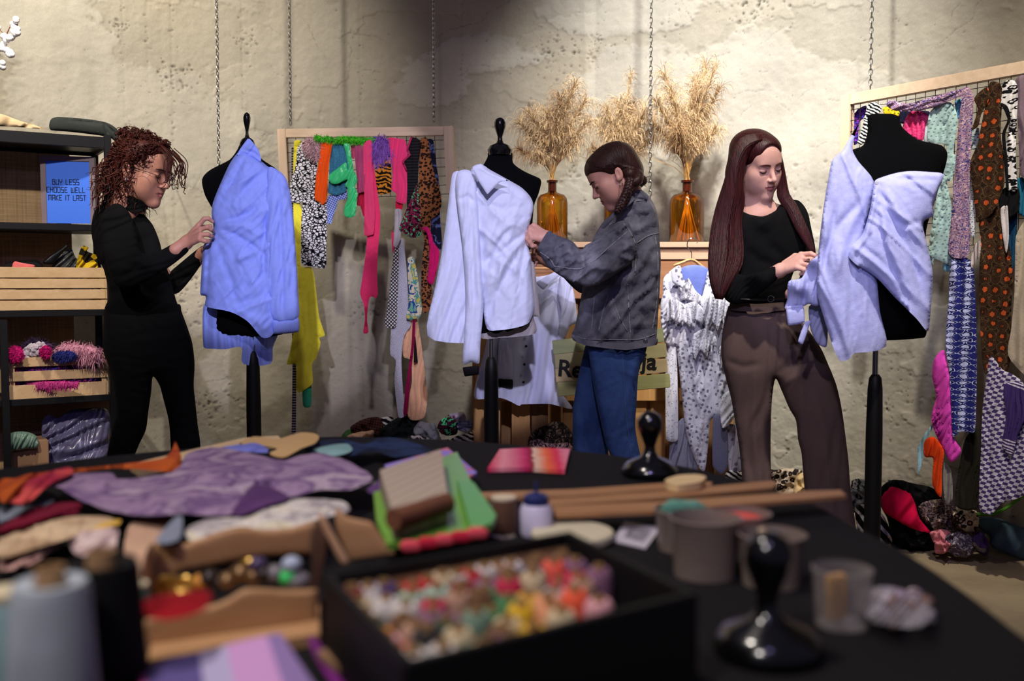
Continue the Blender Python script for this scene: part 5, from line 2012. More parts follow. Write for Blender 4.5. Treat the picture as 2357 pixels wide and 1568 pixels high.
puff('trousers', [(248, 700), (320, 712), (412, 700), (418, 718), (431, 753), (443, 792), (448, 839), (446, 887), (450, 929), (455, 977), (461, 1021), (463, 1150), (460, 1325), (404, 1325), (398, 1150), (392, 1010), (388, 967), (376, 919), (367, 887), (352, 867), (348, 903), (341, 951), (336, 989), (320, 1024),
                 (305, 1065), (290, 1180), (280, 1325), (228, 1325), (238, 1150), (244, 1066), (249, 1034), (258, 993), (268, 957), (268, 929), (261, 887), (252, 846), (239, 814), (236, 776), (238, 741)], 3.73, bk_denim, ratio=.85, bmax=.12, parent=p1, folds=((16, .0035, 80, .9),),
     creases=[([(400, 960), (455, 968)], 4, .005), ([(396, 985), (458, 995)], 4, .005), ([(270, 990), (330, 985)], 4, .005), ([(265, 930), (340, 940)], 4, .004)])
f1, f2 = P(250, 1325, 3.73), P(430, 1325, 3.75)
shoe(p1, (f1.x, 3.73, 0), (f1.x + .17, 3.66, 0), bk_shoe)
shoe(p1, (f2.x, 3.75, 0), (f2.x + .17, 3.70, 0), bk_shoe)
# curly hair: cap plus coils
hm1 = hairmat('auburn_hair', (46, 16, 13), (86, 34, 25), .5)
hs = SDF()
hs.ell((0, -.014, .042), (.084, .092, .078))
hs.ell((0, -.058, -.030), (.072, .050, .075), .03)
hs.ell((0, .10, -.055), (.085, .085, .120), .012, op='s')
for x in (-1, 1):
    hs.ell((x * .080, .004, -.012), (.030, .024, .042), .008, op='s')
    hs.ell((x * .062, .065, -.02), (.04, .05, .09), .01, op='s')
hs.ell((0, -.050, .096), (.042, .048, .026), .02)
hs.ell((0, .028, .078), (.062, .052, .034), .02)
V, Q = hs.mesh(.0045)
mb = MB()
mb.add(tow1(V), Q.tolist())
rs = np.random.RandomState(12)
Gc = V[Q].mean(1)
Gn = np.cross(V[Q[:, 1]] - V[Q[:, 0]], V[Q[:, 3]] - V[Q[:, 0]])
Gn /= np.linalg.norm(Gn, axis=1)[:, None] + 1e-12
up1 = np.linalg.inv(R1) @ np.array([0, 0, 1.0])
cnt = 0
for i in rs.permutation(len(Q)):
    p, nn = Gc[i], Gn[i]
    if (Gc[i] - [0, -.02, .04]) @ nn < 0 or p[1] > .058 or (p[1] > .012 and p[2] < .045):
        continue
    L = (.035 + .045 * rs.rand()) * (1.2 if p[2] < .03 else .50)
    dr = nn * .55 - up1 * (.85 if p[2] < .10 else .15) + np.array([0, -.20, 0]) + rs.normal(size=3) * .22
    dr /= np.linalg.norm(dr)
    e1 = np.cross(dr, [.3, .2, .9])
    e1 /= np.linalg.norm(e1)
    e2 = np.cross(dr, e1)
    tn, rad, ph = 1.6 + 2 * rs.rand(), .005 + .005 * rs.rand(), rs.rand() * 6.28
    pts = []
    for u in np.linspace(0, 1, 11):
        c = p + dr * L * u - up1 * L * .35 * u * u
        a = ph + tn * 2 * PI * u
        k = rad * min(1, u * 4)
        pts.append(tow1(c + e1 * math.cos(a) * k + e2 * math.sin(a) * k))
    mb.tube(pts, [.0022] * 4 + [.002] * 4 + [.0014, .0010, .0005], 4)
    cnt += 1
    if cnt > 640:
        break
for k in range(30):       # loose fringe in front of the brow
    x = (rs.rand() - .5) * .10
    a = np.array([x, .072, .088 + .02 * rs.rand()])
    b = a + [x * .2, .038 + .014 * rs.rand(), -.028]
    c = b + [rs.normal() * .006, .008 + .012 * rs.rand(), -.040 - .06 * rs.rand()]
    q = spline([a, b, (b + c) / 2 + rs.normal(size=3) * .008, c, c + rs.normal(size=3) * .010], 14)
    ph = rs.rand() * 6
    q = q + np.stack([np.sin(np.linspace(0, 9, 14) + ph), np.cos(np.linspace(0, 9, 14) + ph), 0 * q[:, 0]], 1) * .005 * np.linspace(0, 1, 14)[:, None]
    mb.tube([tow1(z) for z in q], .0016, 4)
mb.build('curly_hair', hm1, p1, smooth='all')
# glasses
gm = M('gunmetal_wire', (40, 38, 40), rough=.3, metal=.8)
gl_root = None
mb = MB()
for x in (-1, 1):
    ring = [tow1(np.array([x * .033 + .024 * math.cos(a), .1005 - .10 * (.024 * math.cos(a) * x) * .5, -.004 + .020 * math.sin(a)])) for a in np.linspace(0, 2 * PI, 25)]
    mb.tube(ring, .0011, 6, caps=False)
    mb.tube([tow1(np.array(q)) for q in ((x * .057, .098, .002), (x * .070, .085, .004), (x * .0785, .03, .006), (x * .0795, -.012, .006), (x * .078, -.028, -.010))], .0011, 6)
mb.tube([tow1(np.array(q)) for q in ((-.009, .1005, .0), (0, .105, .004), (.009, .1005, .0))], .0011, 6)
mb.build('glasses', gm, p1, label='thin dark wire glasses')
mb = MB()
mb.torus(tow1(np.array([.080, .001, -.040])), .006, .0012, 14, 6, Matrix.Rotation(.4, 3, 'X') @ Matrix.Rotation(PI / 2, 3, 'Y'))
mb.build('earring', pearl, p1)

# ---------------------------------------------------------------- person in denim
D2 = 3.70
p2 = person(1420, D2, 'person in faded denim jacket and blue jeans leaning over the white shirt')
R2 = frame_of(180, 33, 0, .94)
hc2 = P(1413, 405, 3.69)
sk2 = skin('skin_fair_rose', (222, 164, 148))
hand2 = (PP(1258, 548, 3.55), [PP(1229, 519, 3.56), PP(1222, 527, 3.545), PP(1220, 537, 3.535), PP(1224, 547, 3.53)],
         [[PP(1216, 526, 3.57), PP(1212, 540, 3.575), PP(1214, 550, 3.575)], [PP(1212, 538, 3.55), PP(1211, 550, 3.56), PP(1215, 558, 3.565)], [PP(1213, 549, 3.54), PP(1216, 561, 3.55), PP(1222, 565, 3.555)], [PP(1220, 557, 3.535), PP(1226, 566, 3.54), PP(1232, 566, 3.545)]],
         [PP(1252, 550, 3.575), PP(1238, 560, 3.585), PP(1227, 566, 3.585), PP(1217, 565, 3.58)], PP(1290, 566, 3.53))
limbs2 = [(V3(1460, 500, 3.70), V3(1440, 620, 3.70), .10, .09), (V3(1440, 620, 3.70), V3(1420, 770, 3.70), .09, .10), (V3(1435, 800, 3.66), V3(1430, 960, 3.66), .07, .052), (V3(1430, 960, 3.66), V3(1442, 1300, 3.68), .048, .035), (V3(1390, 800, 3.76), V3(1360, 960, 3.77), .07, .052),
          (V3(1360, 960, 3.77), V3(1362, 1300, 3.80), .048, .035), (V3(1455, 560, 3.64), V3(1385, 625, 3.55), .04, .036), (V3(1385, 625, 3.55), V3(1300, 580, 3.54), .034, .028), (V3(1440, 540, 3.82), V3(1345, 650, 3.84), .04, .034), (V3(1345, 650, 3.84), V3(1268, 600, 3.80), .032, .026),
          (V3(1455, 500, 3.70), V3(1448, 450, 3.69), .07, .05)]
hand2b = (PP(1262, 600, 3.80), [PP(1242, 578, 3.78), PP(1238, 586, 3.77), PP(1237, 594, 3.77), PP(1240, 602, 3.77)], [[PP(1232, 572, 3.75), PP(1228, 576, 3.74), PP(1228, 582, 3.73)], [PP(1228, 584, 3.75), PP(1225, 588, 3.74), PP(1226, 593, 3.73)], [PP(1229, 594, 3.75), PP(1227, 598, 3.74), PP(1228, 602, 3.73)],
          [PP(1233, 604, 3.76), PP(1231, 607, 3.75), PP(1232, 610, 3.74)]], [PP(1256, 592, 3.77), PP(1248, 580, 3.75), PP(1242, 574, 3.74), PP(1236, 570, 3.73)], PP(1290, 618, 3.82))
body, s2, tow2 = make_body(p2, sk2, M('lips_pink', (190, 106, 104), rough=.45), R2, hc2, (V3(1450, 462, 3.70), .056), [], [hand2, hand2b], limbs2)
face_details(p2, body, s2, tow2, M('dark_brow', (44, 26, 22)), lash)
t = NT('washed_denim')
v = t.coord('Object')
n1_, n2_ = t.noise(v, 9, 5, .6), t.noise(t.coord('Object', (260, 260, 60)), 2, 2)
t.col(t.mix(.28, t.ramp(n1_, [(.3, (78, 78, 90)), (.52, (102, 102, 114)), (.72, (136, 134, 144))]), n2_, 'OVERLAY'))
t.p(Roughness=.9)
t.b.inputs['Specular IOR Level'].default_value = .1
t.bump(n2_, .3, .003)
denim = t.m
t = NT('blue_jean')
v = t.coord('Object')
n2_ = t.noise(t.coord('Object', (300, 300, 40)), 2, 2)
t.col(t.mix(.3, t.ramp(t.noise(v, 7, 4, .6), [(.3, (34, 52, 96)), (.7, (58, 82, 134))]), n2_, 'OVERLAY'))
t.p(Roughness=.9)
t.b.inputs['Specular IOR Level'].default_value = .1
t.bump(n2_, .25, .003)
jean = t.m
seam_m = M('denim_seam', (132, 130, 140), rough=.9, var=.2, vscale=120)
jac = puff('jacket', [(1462, 432), (1478, 438), (1492, 450), (1508, 476), (1516, 508), (1518, 552), (1521, 597), (1519, 661), (1515, 724), (1511, 780), (1500, 793), (1440, 796), (1352, 788), (1317, 772), (1322, 756), (1333, 708), (1339, 673), (1352, 600), (1366, 548), (1384, 517), (1403, 496), (1432, 466)],
           3.69, denim, ratio=.62, bmax=.15, parent=p2, folds=((54, .016, 28, .7, 4), (26, .009, 62, .8, 3), (13, .003, 15, .8, 3)), opening=[[(1317, 760), (1515, 760), (1508, 900), (1325, 900)]],
           creases=[([(1440, 640), (1400, 700), (1380, 770)], 9, .012), ([(1400, 660), (1410, 720), (1440, 780)], 8, -.010), ([(1340, 690), (1370, 740), (1365, 785)], 7, .010), ([(1480, 620), (1450, 660), (1420, 690)], 9, -.012), ([(1505, 560), (1500, 640), (1480, 700)], 8, .008), ([(1470, 700), (1490, 750)], 7, .006)])
puff('hem_band', [(1317, 770), (1352, 783), (1440, 790), (1511, 778), (1511, 794), (1440, 806), (1352, 796), (1320, 784)], 3.665, denim, ratio=.62, bmax=.14, parent=jac, tension=.3, opening=[[(1322, 700), (1511, 700), (1508, 900), (1325, 900)]])
slv = puff('sleeve', CJ([(800, 620), (840, 640), (872, 720), (896, 800), (890, 870), (850, 930), (720, 1020), (600, 1090), (520, 1096), (400, 1052), (290, 984), (232, 925), (184, 832), (200, 790), (255, 705), (330, 730), (430, 770), (490, 832), (530, 796), (600, 760), (690, 690), (740, 640)]),
           [(1444, 530, 3.58), (1450, 590, 3.56), (1370, 630, 3.50), (1300, 590, 3.50), (1245, 560, 3.54)], denim, ratio=.72, bmax=.075, parent=p2, folds=((36, .013, 62, .8, 2.2), (18, .006, 35, .9, 2.2)),
           creases=[([(1336, 575), (1345, 610), (1330, 640)], 6, .012), ([(1300, 560), (1320, 590), (1310, 630)], 7, -.010), ([(1350, 570), (1400, 590), (1440, 600)], 8, .007), ([(1340, 600), (1390, 630), (1430, 620)], 8, -.008), ([(1268, 545), (1290, 575), (1295, 610)], 6, .008), ([(1440, 530), (1455, 560), (1462, 590)], 5, -.008)])
puff('cuff', CJ([(250, 702), (285, 700), (240, 800), (205, 860), (180, 832), (196, 788)]), 3.535, denim, ratio=.72, bmax=.06, parent=slv, tension=.3, opening=[CJ([(255, 700), (340, 740), (290, 960), (200, 850), (90, 800), (150, 640)])])
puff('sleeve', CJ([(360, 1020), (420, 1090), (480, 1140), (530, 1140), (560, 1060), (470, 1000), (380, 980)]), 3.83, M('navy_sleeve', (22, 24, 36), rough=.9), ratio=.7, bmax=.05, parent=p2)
puff('collar', CJ([(640, 660), (700, 590), (830, 480), (890, 408), (935, 402), (978, 440), (972, 470), (900, 460), (840, 510), (740, 600), (660, 680)]), [(1384, 520, 3.56), (1440, 465, 3.60), (1480, 448, 3.64)], denim, ratio=.4, bmax=.022, parent=jac, tension=.3, creases=[([(1390, 512), (1440, 468), (1476, 444)], 3, .003)])
mb = MB()
dsl = depthfn([(1444, 530, 3.58), (1450, 590, 3.56), (1370, 630, 3.50), (1300, 590, 3.50), (1245, 560, 3.54)])


def seam(mb, pts, dd, r=.0022):
    q = spline([P(x, y, dd) if not callable(dd) else P(x, y, float(dd(np.array(x), np.array(y)))) for x, y in pts], 18)
    mb.tube(q, r, 5)


def raycast_seam(mb, objs, pts, r=.0019):
    """lay a stitched seam on the cloth under the measured line"""
    bpy.context.view_layer.update()
    out = []
    o = Vector((0, 0, CAMZ))
    for (x, y) in spline([(a, b, 0) for a, b in pts], 26)[:, :2]:
        best = None
        d_ = (P(x, y, 3.5) - o).normalized()
        for ob in objs:
            mi = ob.matrix_world.inverted()
            ok, loc, nr, _ = ob.ray_cast(mi @ o, (mi.to_3x3() @ d_).normalized())
            if ok:
                w = ob.matrix_world @ loc
                if best is None or (w - o).length < (best - o).length:
                    best = w
        if best is not None:
            out.append(best - d_ * .0012)
    if len(out) > 2:
        mb.tube(out, r, 5)


for ob, lines in ((slv, [[(800, 640), (840, 690), (880, 770), (895, 850)], [(830, 700), (700, 810), (560, 930), (470, 970), (300, 950)], [(200, 850), (270, 900), (300, 950)]]),
                  (jac, [[(890, 880), (885, 1000), (880, 1010)], [(1055, 710), (980, 730), (900, 780)], [(830, 1080), (835, 1200), (850, 1430)], [(690, 1160), (650, 1290), (620, 1420)], [(590, 1170), (580, 1290), (570, 1410)], [(720, 1180), (760, 1300), (830, 1420)],
                         [(440, 1450), (540, 1478), (700, 1480), (900, 1480), (1030, 1440)], [(1030, 740), (1050, 900), (1040, 1200), (1010, 1400)], [(700, 600), (830, 500), (960, 470)], [(700, 650), (760, 630), (830, 640)], [(845, 1440), (848, 1520)]])):
    mb = MB()
    for ln in lines:
        raycast_seam(mb, [ob], CJ(ln))
    if mb.v:
        mb.build('seam_stitching', seam_m, ob)
mb = MB()
q = P(1486, 786, 3.53)
mb.lathe([(.0001, -.003), (.008, -.003), (.0085, 0), (.006, .002), (.0001, .002)], q, 16, mat=Matrix.Rotation(PI / 2, 3, 'X'))
mb.build('button', chrome, jac)
puff('jeans', [(1400, 785), (1353, 790), (1342, 819), (1329, 875), (1324, 905), (1319, 938), (1318, 998), (1321, 1044), (1326, 1180), (1330, 1330), (1398, 1330), (1402, 1180), (1400, 1060), (1402, 940), (1408, 860)], 3.77, jean, ratio=.7, bmax=.09, parent=p2, folds=((26, .004, 10, .8),))
nl = puff('jeans', [(1355, 786), (1420, 790), (1489, 790), (1489, 800), (1481, 829), (1473, 845), (1468, 875), (1465, 932), (1462, 981), (1468, 1021), (1476, 1060), (1482, 1180), (1484, 1330), (1412, 1330), (1412, 1180), (1407, 1056), (1395, 1024), (1378, 951), (1364, 880), (1358, 830)], 3.66, jean, ratio=.7, bmax=.10,
          parent=p2, folds=((30, .004, 14, .8), (14, .002, 70, .8)), creases=[([(1475, 835), (1440, 825), (1400, 815)], 7, .008), ([(1468, 990), (1430, 1010)], 6, .006), ([(1466, 870), (1430, 850)], 6, -.006)])
mb = MB()
raycast_seam(mb, [nl], [(1432, 800), (1436, 900), (1446, 1000), (1454, 1060)], .0014)
raycast_seam(mb, [nl], [(1452, 800), (1456, 818), (1478, 815)], .0014)
mb.build('seam_stitching', M('jean_seam', (70, 84, 120), rough=.9), nl)
f1, f2 = P(1450, 1325, 3.66), P(1365, 1325, 3.77)
shoe(p2, (f1.x, 3.67, 0), (f1.x - .17, 3.64, 0), M('white_shoe', (170, 168, 164), rough=.6))
shoe(p2, (f2.x, 3.79, 0), (f2.x - .17, 3.77, 0), M('white_shoe'))
# smooth hair gathered low
hm2 = hairmat('dark_brown_hair', (36, 20, 20), (66, 38, 34), .4)
hs = SDF()
hs.ell((0, -.016, .046), (.081, .104, .077))
hs.ell((0, .040, .062), (.057, .047, .042), .02)
hs.ell((0, -.070, -.010), (.066, .048, .062), .03)
hs.ell((0, .112, -.054), (.10, .085, .110), .008, op='s')
for x in (-1, 1):
    hs.ell((x * .084, .006, -.022), (.028, .021, .030), .006, op='s')
    hs.ell((x * .064, .066, -.03), (.04, .05, .075), .01, op='s')
    hs.cap((x * .060, -.045, -.030), (x * .040, -.075, -.075), .026, .022, .014)
V, Q = hs.mesh(.0036)
mb = MB()
mb.add(tow2(V), Q.tolist())
rs = np.random.RandomState(5)
for side in (-1, 1):
    for k in range(54):
        u = k / 53
        a = np.array([side * .004, .072 - .15 * u, .112 - .02 * u + .01 * rs.rand()])
        b = np.array([side * (.078 - .006 * rs.rand()), .040 - .10 * u, .055 - .02 * u])
        c = np.array([side * .082, -.030 - .05 * u, .005 - .01 * u])
        e = np.array([side * .050, -.080 - .005 * u, -.030])
        surf_hair(mb, hs, tow2, [a, b, c, e], .0017, .0006)
# plait falling beside the neck
pl = spline([P(1452, 412, 3.60), P(1446, 435, 3.585), P(1438, 455, 3.585), P(1428, 474, 3.58), P(1420, 490, 3.57)], 34)
for k in range(3):
    ph = k * 2 * PI / 3
    pts = [q + np.array([math.cos(i * .75 + ph) * .009, math.sin(2 * (i * .75 + ph)) * .006, 0]) for i, q in enumerate(pl)]
    mb.tube(pts, [.011] * 26 + list(np.linspace(.011, .003, 8)), 8)
bun = spline([P(1462, 395, 3.64), P(1470, 405, 3.62), P(1464, 418, 3.60), P(1450, 420, 3.595)], 14)
mb.tube(bun, [.010, .016, .018, .019, .02, .02, .02, .02, .02, .02, .018, .016, .013, .010], 10)
for k in range(30):
    c = bun[rs.randint(14)]
    o_ = rs.normal(size=3)
    mb.tube(spline([c, c + o_ * .012, c + o_ * .020 + rs.normal(size=3) * .008], 6), .0009, 4)
mb.build('tied_back_hair', hm2, p2, smooth='all')
mb = MB()
e_ = tow2(np.array([-.082, .004, -.042]))
mb.torus(e_, .0095, .0013, 16, 6, Matrix.Rotation(.5, 3, 'Z') @ Matrix.Rotation(PI / 2, 3, 'Y'))
mb.build('earring', chrome, p2)

# ---------------------------------------------------------------- person with long straight hair
D3 = 3.60
p3 = person(1790, D3, 'person with very long straight auburn hair, black top and brown trousers holding a sleeve cuff')
R3 = frame_of(64, 20, 10)
hc3 = P(1741, 379, 3.62)
sk3 = skin('skin_pale', (232, 178, 162))
hand3 = (PP(1792, 624, 3.42), [PP(1844, 586, 3.385), PP(1846, 596, 3.37), PP(1842, 607, 3.362), PP(1834, 616, 3.362)],
         [[PP(1866, 584, 3.36), PP(1880, 590, 3.35), PP(1891, 598, 3.34)], [PP(1866, 597, 3.345), PP(1874, 606, 3.345), PP(1869, 615, 3.355)], [PP(1862, 611, 3.34), PP(1866, 620, 3.345), PP(1858, 626, 3.355)], [PP(1850, 621, 3.345), PP(1851, 629, 3.35), PP(1843, 631, 3.36)]],
         [PP(1806, 608, 3.44), PP(1830, 590, 3.43), PP(1856, 590, 3.40), PP(1878, 598, 3.375)], PP(1750, 644, 3.45))
hand3b = (PP(1838, 672, 3.52), [PP(1862, 650, 3.47), PP(1866, 660, 3.46), PP(1866, 669, 3.455), PP(1861, 677, 3.455)], [[PP(1878, 638, 3.42), PP(1884, 632, 3.40), PP(1888, 628, 3.39)], [PP(1884, 656, 3.42), PP(1890, 650, 3.40), PP(1892, 645, 3.39)], [PP(1884, 668, 3.42), PP(1890, 664, 3.40), PP(1892, 660, 3.39)],
          [PP(1876, 678, 3.43), PP(1882, 676, 3.41), PP(1885, 673, 3.40)]], [PP(1845, 658, 3.50), PP(1856, 640, 3.46), PP(1864, 628, 3.43), PP(1872, 620, 3.41)], PP(1815, 680, 3.55))
limbs3 = [(V3(1750, 520, 3.66), V3(1745, 600, 3.63), .095, .08), (V3(1745, 600, 3.63), V3(1745, 760, 3.62), .075, .10), (V3(1718, 800, 3.62), V3(1735, 1000, 3.60), .075, .052), (V3(1735, 1000, 3.60), V3(1745, 1320, 3.62), .048, .034), (V3(1800, 800, 3.62), V3(1880, 1000, 3.56), .07, .052),
          (V3(1880, 1000, 3.56), V3(1920, 1330, 3.50), .048, .034), (V3(1690, 520, 3.62), V3(1685, 655, 3.54), .035, .032), (V3(1690, 660, 3.54), V3(1750, 644, 3.45), .03, .028), (V3(1825, 505, 3.66), V3(1852, 620, 3.66), .034, .030), (V3(1852, 640, 3.66), V3(1815, 680, 3.55), .03, .026),
          (V3(1700, 500, 3.66), V3(1812, 490, 3.67), .045, .045), (V3(1750, 500, 3.66), V3(1750, 460, 3.64), .055, .05)]
body, s3, tow3 = make_body(p3, sk3, M('lips_mauve', (176, 104, 104), rough=.4), R3, hc3, (V3(1750, 492, 3.645), .056), [(V3(1724, 510, 3.66), V3(1784, 505, 3.67), .058, .056)], [hand3, hand3b], limbs3)
face_details(p3, body, s3, tow3, M('auburn_brow', (70, 36, 32)), lash, .0024)
top3 = puff('long_sleeved_top', [(1700, 480), (1712, 488), (1732, 495), (1756, 498), (1780, 488), (1797, 470), (1820, 460), (1840, 463), (1856, 482), (1864, 510), (1856, 560), (1838, 600), (1822, 640), (1812, 690), (1808, 704), (1740, 706), (1684, 700), (1672, 660), (1664, 600), (1664, 540), (1672, 500)],
            [(1756, 498, 3.57), (1797, 470, 3.62), (1712, 488, 3.61), (1750, 560, 3.60), (1745, 690, 3.60), (1840, 480, 3.66), (1670, 560, 3.63)], bk_knit, ratio=.6, bmax=.10, parent=p3, folds=((44, .003, 55, .7, 4),),
            creases=[([(1770, 560), (1800, 590), (1815, 620)], 12, .010), ([(1720, 570), (1745, 600), (1790, 610)], 12, .008)])
puff('sleeve', [(1668, 640), (1690, 628), (1715, 634), (1750, 626), (1784, 612), (1792, 628), (1787, 645), (1765, 664), (1732, 688), (1696, 701), (1672, 692), (1662, 670)], [(1680, 665, 3.51), (1785, 628, 3.42)], bk_knit, ratio=.8, bmax=.05, parent=p3, opening=[[(1780, 614), (1785, 645), (1840, 622), (1832, 586)]], folds=((14, .0025, 30, .8),))
puff('sleeve', [(1826, 462), (1840, 463), (1858, 487), (1870, 537), (1877, 575), (1880, 640), (1862, 690), (1825, 695), (1806, 690), (1812, 664), (1840, 640), (1844, 590), (1836, 520)], [(1845, 490, 3.66), (1862, 610, 3.66), (1820, 680, 3.56)], bk_knit, ratio=.8, bmax=.05, parent=p3, folds=((16, .0025, 20, .8),))
t = NT('brown_suiting')
v = t.coord('Object')
n2_ = t.noise(t.coord('Object', (300, 300, 50)), 2, 2)
t.col(t.mix(.25, t.ramp(t.noise(v, 5, 3), [(.3, (84, 68, 66)), (.7, (102, 84, 80))]), n2_, 'OVERLAY'))
t.p(Roughness=.9)
t.b.inputs['Specular IOR Level'].default_value = .12
brown = t.m
tr = puff('trousers', [(1683, 699), (1740, 703), (1809, 699), (1822, 722), (1850, 745), (1888, 799), (1905, 836), (1925, 886), (1937, 939), (1945, 995), (1953, 1061), (1958, 1128), (1968, 1197), (1976, 1280), (1980, 1352), (1886, 1352), (1872, 1260), (1859, 1171), (1852, 1128), (1845, 1045), (1837, 1012), (1832, 968), (1816, 939),
                       (1799, 899), (1785, 872), (1777, 919), (1774, 995), (1774, 1061), (1776, 1111), (1780, 1220), (1784, 1352), (1706, 1352), (1708, 1220), (1708, 1111), (1703, 1045), (1696, 995), (1683, 919), (1671, 872), (1661, 829), (1660, 789), (1668, 740)], [(1745, 700, 3.61), (1720, 1000, 3.61), (1745, 1320, 3.63), (1890, 1000, 3.55), (1930, 1330, 3.50)],
          brown, ratio=.72, bmax=.115, parent=p3, s=5, folds=((38, .003, 5, .8),), creases=[([(1784, 870), (1820, 830), (1870, 800)], 9, .008), ([(1740, 820), (1735, 960), (1740, 1100)], 8, -.007), ([(1670, 830), (1710, 845), (1750, 838)], 8, .006), ([(1790, 890), (1850, 860), (1890, 850)], 9, -.005), ([(1870, 880), (1900, 1000), (1915, 1200)], 9, -.007),
                                                                                                         ([(1800, 715), (1795, 800), (1788, 865)], 5, .006)])
puff('waistband', [(1682, 696), (1740, 700), (1809, 696), (1812, 714), (1740, 718), (1681, 714)], 3.595, brown, ratio=.74, bmax=.118, parent=tr, tension=.2, opening=[[(1683, 640), (1809, 640), (1822, 800), (1665, 800)]])
mb = MB()
mb.tube(spline([P(1690, 688, 3.50), P(1740, 690, 3.475), P(1806, 687, 3.52)], 12), .007, 8, flat=.6)
mb.build('belt', bk_shoe, tr)
mb = MB()
mb.torus(P(1774, 688, 3.482), .011, .0018, 14, 6, Matrix.Rotation(PI / 2, 3, 'X'))
mb.build('belt_buckle', chrome, tr)
mb = MB()
mb.torus(P(1861, 603, 3.338), .0094, .0014, 16, 6, Matrix.Rotation(.5, 3, 'Z') @ Matrix.Rotation(PI / 2, 3, 'Y'))
mb.build('ring', chrome, p3)
f1, f2 = P(1745, 1350, 3.62), P(1925, 1350, 3.50)
shoe(p3, (f1.x, 3.63, 0), (f1.x + .06, 3.50, 0), bk_shoe)
shoe(p3, (f2.x, 3.52, 0), (f2.x + .10, 3.40, 0), bk_shoe)
hm3 = hairmat('long_auburn_hair', (34, 12, 14), (70, 24, 26), .46)
hs = SDF()
hs.ell((0, -.017, .047), (.083, .105, .077))
hs.ell((0, .040, .070), (.052, .050, .040), .02)
hs.ell((0, -.065, -.040), (.078, .050, .09), .03)
hs.ell((0, .115, -.055), (.080, .090, .116), .006, op='s')
hs.ell((.004, .115, .046), (.040, .072, .050), .012, op='s')
V, Q = hs.mesh(.004)
mb = MB()
mb.add(tow3(V), Q.tolist())
rs = np.random.RandomState(9)
Lp = [(1752, 309), (1722, 311), (1700, 324), (1682, 361), (1669, 413), (1649, 476), (1636, 537), (1631, 605), (1636, 655), (1646, 688)]
Lq = [(1757, 332), (1735, 346), (1716, 376), (1710, 425), (1714, 462), (1708, 510), (1712, 566), (1709, 610), (1686, 650), (1664, 690)]
Ld = [3.55, 3.55, 3.545, 3.545, 3.55, 3.55, 3.535, 3.51, 3.49, 3.48]
Rp = [(1757, 309), (1776, 314), (1790, 332), (1800, 365), (1808, 405), (1816, 446), (1832, 470), (1850, 508), (1866, 545), (1877, 582)]
Rq = [(1759, 332), (1774, 340), (1788, 356), (1794, 395), (1789, 440), (1794, 462), (1814, 492), (1834, 532), (1852, 560), (1866, 584)]
Rd = [3.55, 3.56, 3.585, 3.60, 3.605, 3.60, 3.585, 3.57, 3.56, 3.55]


def sheet(mb, A, B, D, bul, n, seed, r0=.0024):
    rs = np.random.RandomState(seed)
    A, B = spline([a + (0,) for a in A], 26)[:, :2], spline([a + (0,) for a in B], 26)[:, :2]
    D = np.interp(np.linspace(0, 1, 26), np.linspace(0, 1, len(D)), D)
    for k in range(n):
        u = (k + rs.rand()) / n
        for layer in (0, 1):
            uu = np.clip(u + rs.normal() * .012 + .012 * np.sin(np.linspace(0, 3, 26) + rs.rand() * 6), 0, 1)
            xy = A * (1 - uu[:, None]) + B * uu[:, None]
            dep = D - bul * np.sqrt(np.maximum(0, 1 - (2 * uu - 1) ** 2)) + layer * (.012 + .02 * rs.rand())
            m = 26 if rs.rand() < .6 else 26 - rs.randint(0, 4)
            rr = r0 * np.ones(m)
            rr[-5:] *= np.linspace(1, .3, 5)
            mb.tube(PA(xy[:m, 0], xy[:m, 1], dep[:m]), list(rr), 5)


sheet(mb, Lp, Lq, Ld, .028, 95, 1, .0026)
sheet(mb, Rp, Rq, Rd, .014, 40, 2, .0024)
mb.build('long_hair', hm3, p3, smooth='all')
# ================================================================ the work table
TZ = .76


def dz_(x, y, z):
    """depth at which direction (x,y) meets height z"""
    dz = -(np.asarray(y, float) - CY) / F
    return (CP + dz * SP) * (z - CAMZ) / (-SP + dz * CP) + 0 * np.asarray(x, float)


edge_px = [(2357, 1470), (2230, 1372), (2100, 1284), (1960, 1208), (1850, 1152), (1700, 1104), (1560, 1072), (1430, 1051), (1330, 1039), (1200, 1026), (1050, 1014), (900, 1008), (750, 1006)]
edge_w = [PZ(x, y, TZ) for x, y in edge_px]
rest = [(-.62, 2.12), (-.86, 1.95), (-1.06, 1.72), (-1.2, 1.4), (-1.22, 1.05), (-1.1, .75), (-.86, .52), (-.5, .44), (-.1, .44), (.22, .48), (.42, .62), (.50, .80)]
cl = [(p.x, p.y) for p in edge_w] + rest
cl = outline(cl, 5)
cl = cl if True else cl
cen_ = cl.mean(0)
root = thing('work_table', (cen_[0], cen_[1], 0), 'round work table under a black cloth crowded with sewing supplies', 'table')
mb = MB()
n = len(cl)
ins_ = cen_ + (cl - cen_) * .985
V = [(x, y, TZ - .006) for x, y in ins_] + [(x, y, TZ - .036) for x, y in ins_]
mb.add(V, [tuple(range(n))[::-1], tuple(range(n, 2 * n))] + [(i, n + i, n + (i + 1) % n, (i + 1) % n) for i in range(n)])
mb.build('table_top', wood('table_pine', (206, 166, 112), (226, 190, 138)), root)
for a in range(4):
    q = cen_ + np.array([math.cos(a * PI / 2 + .6), math.sin(a * PI / 2 + .6)]) * .55
    mb = MB()
    mb.box((q[0], q[1], (TZ - .037) / 2), (.06, .06, TZ - .037), .6, .004)
    mb.build('leg', wood('table_pine', (0, 0, 0), (0, 0, 0)), root)
blk = M('black_tablecloth', (27, 25, 27), rough=.92, spec=.12, bump=.35, bscale=420)
mb = MB()
V, Fc = [], []
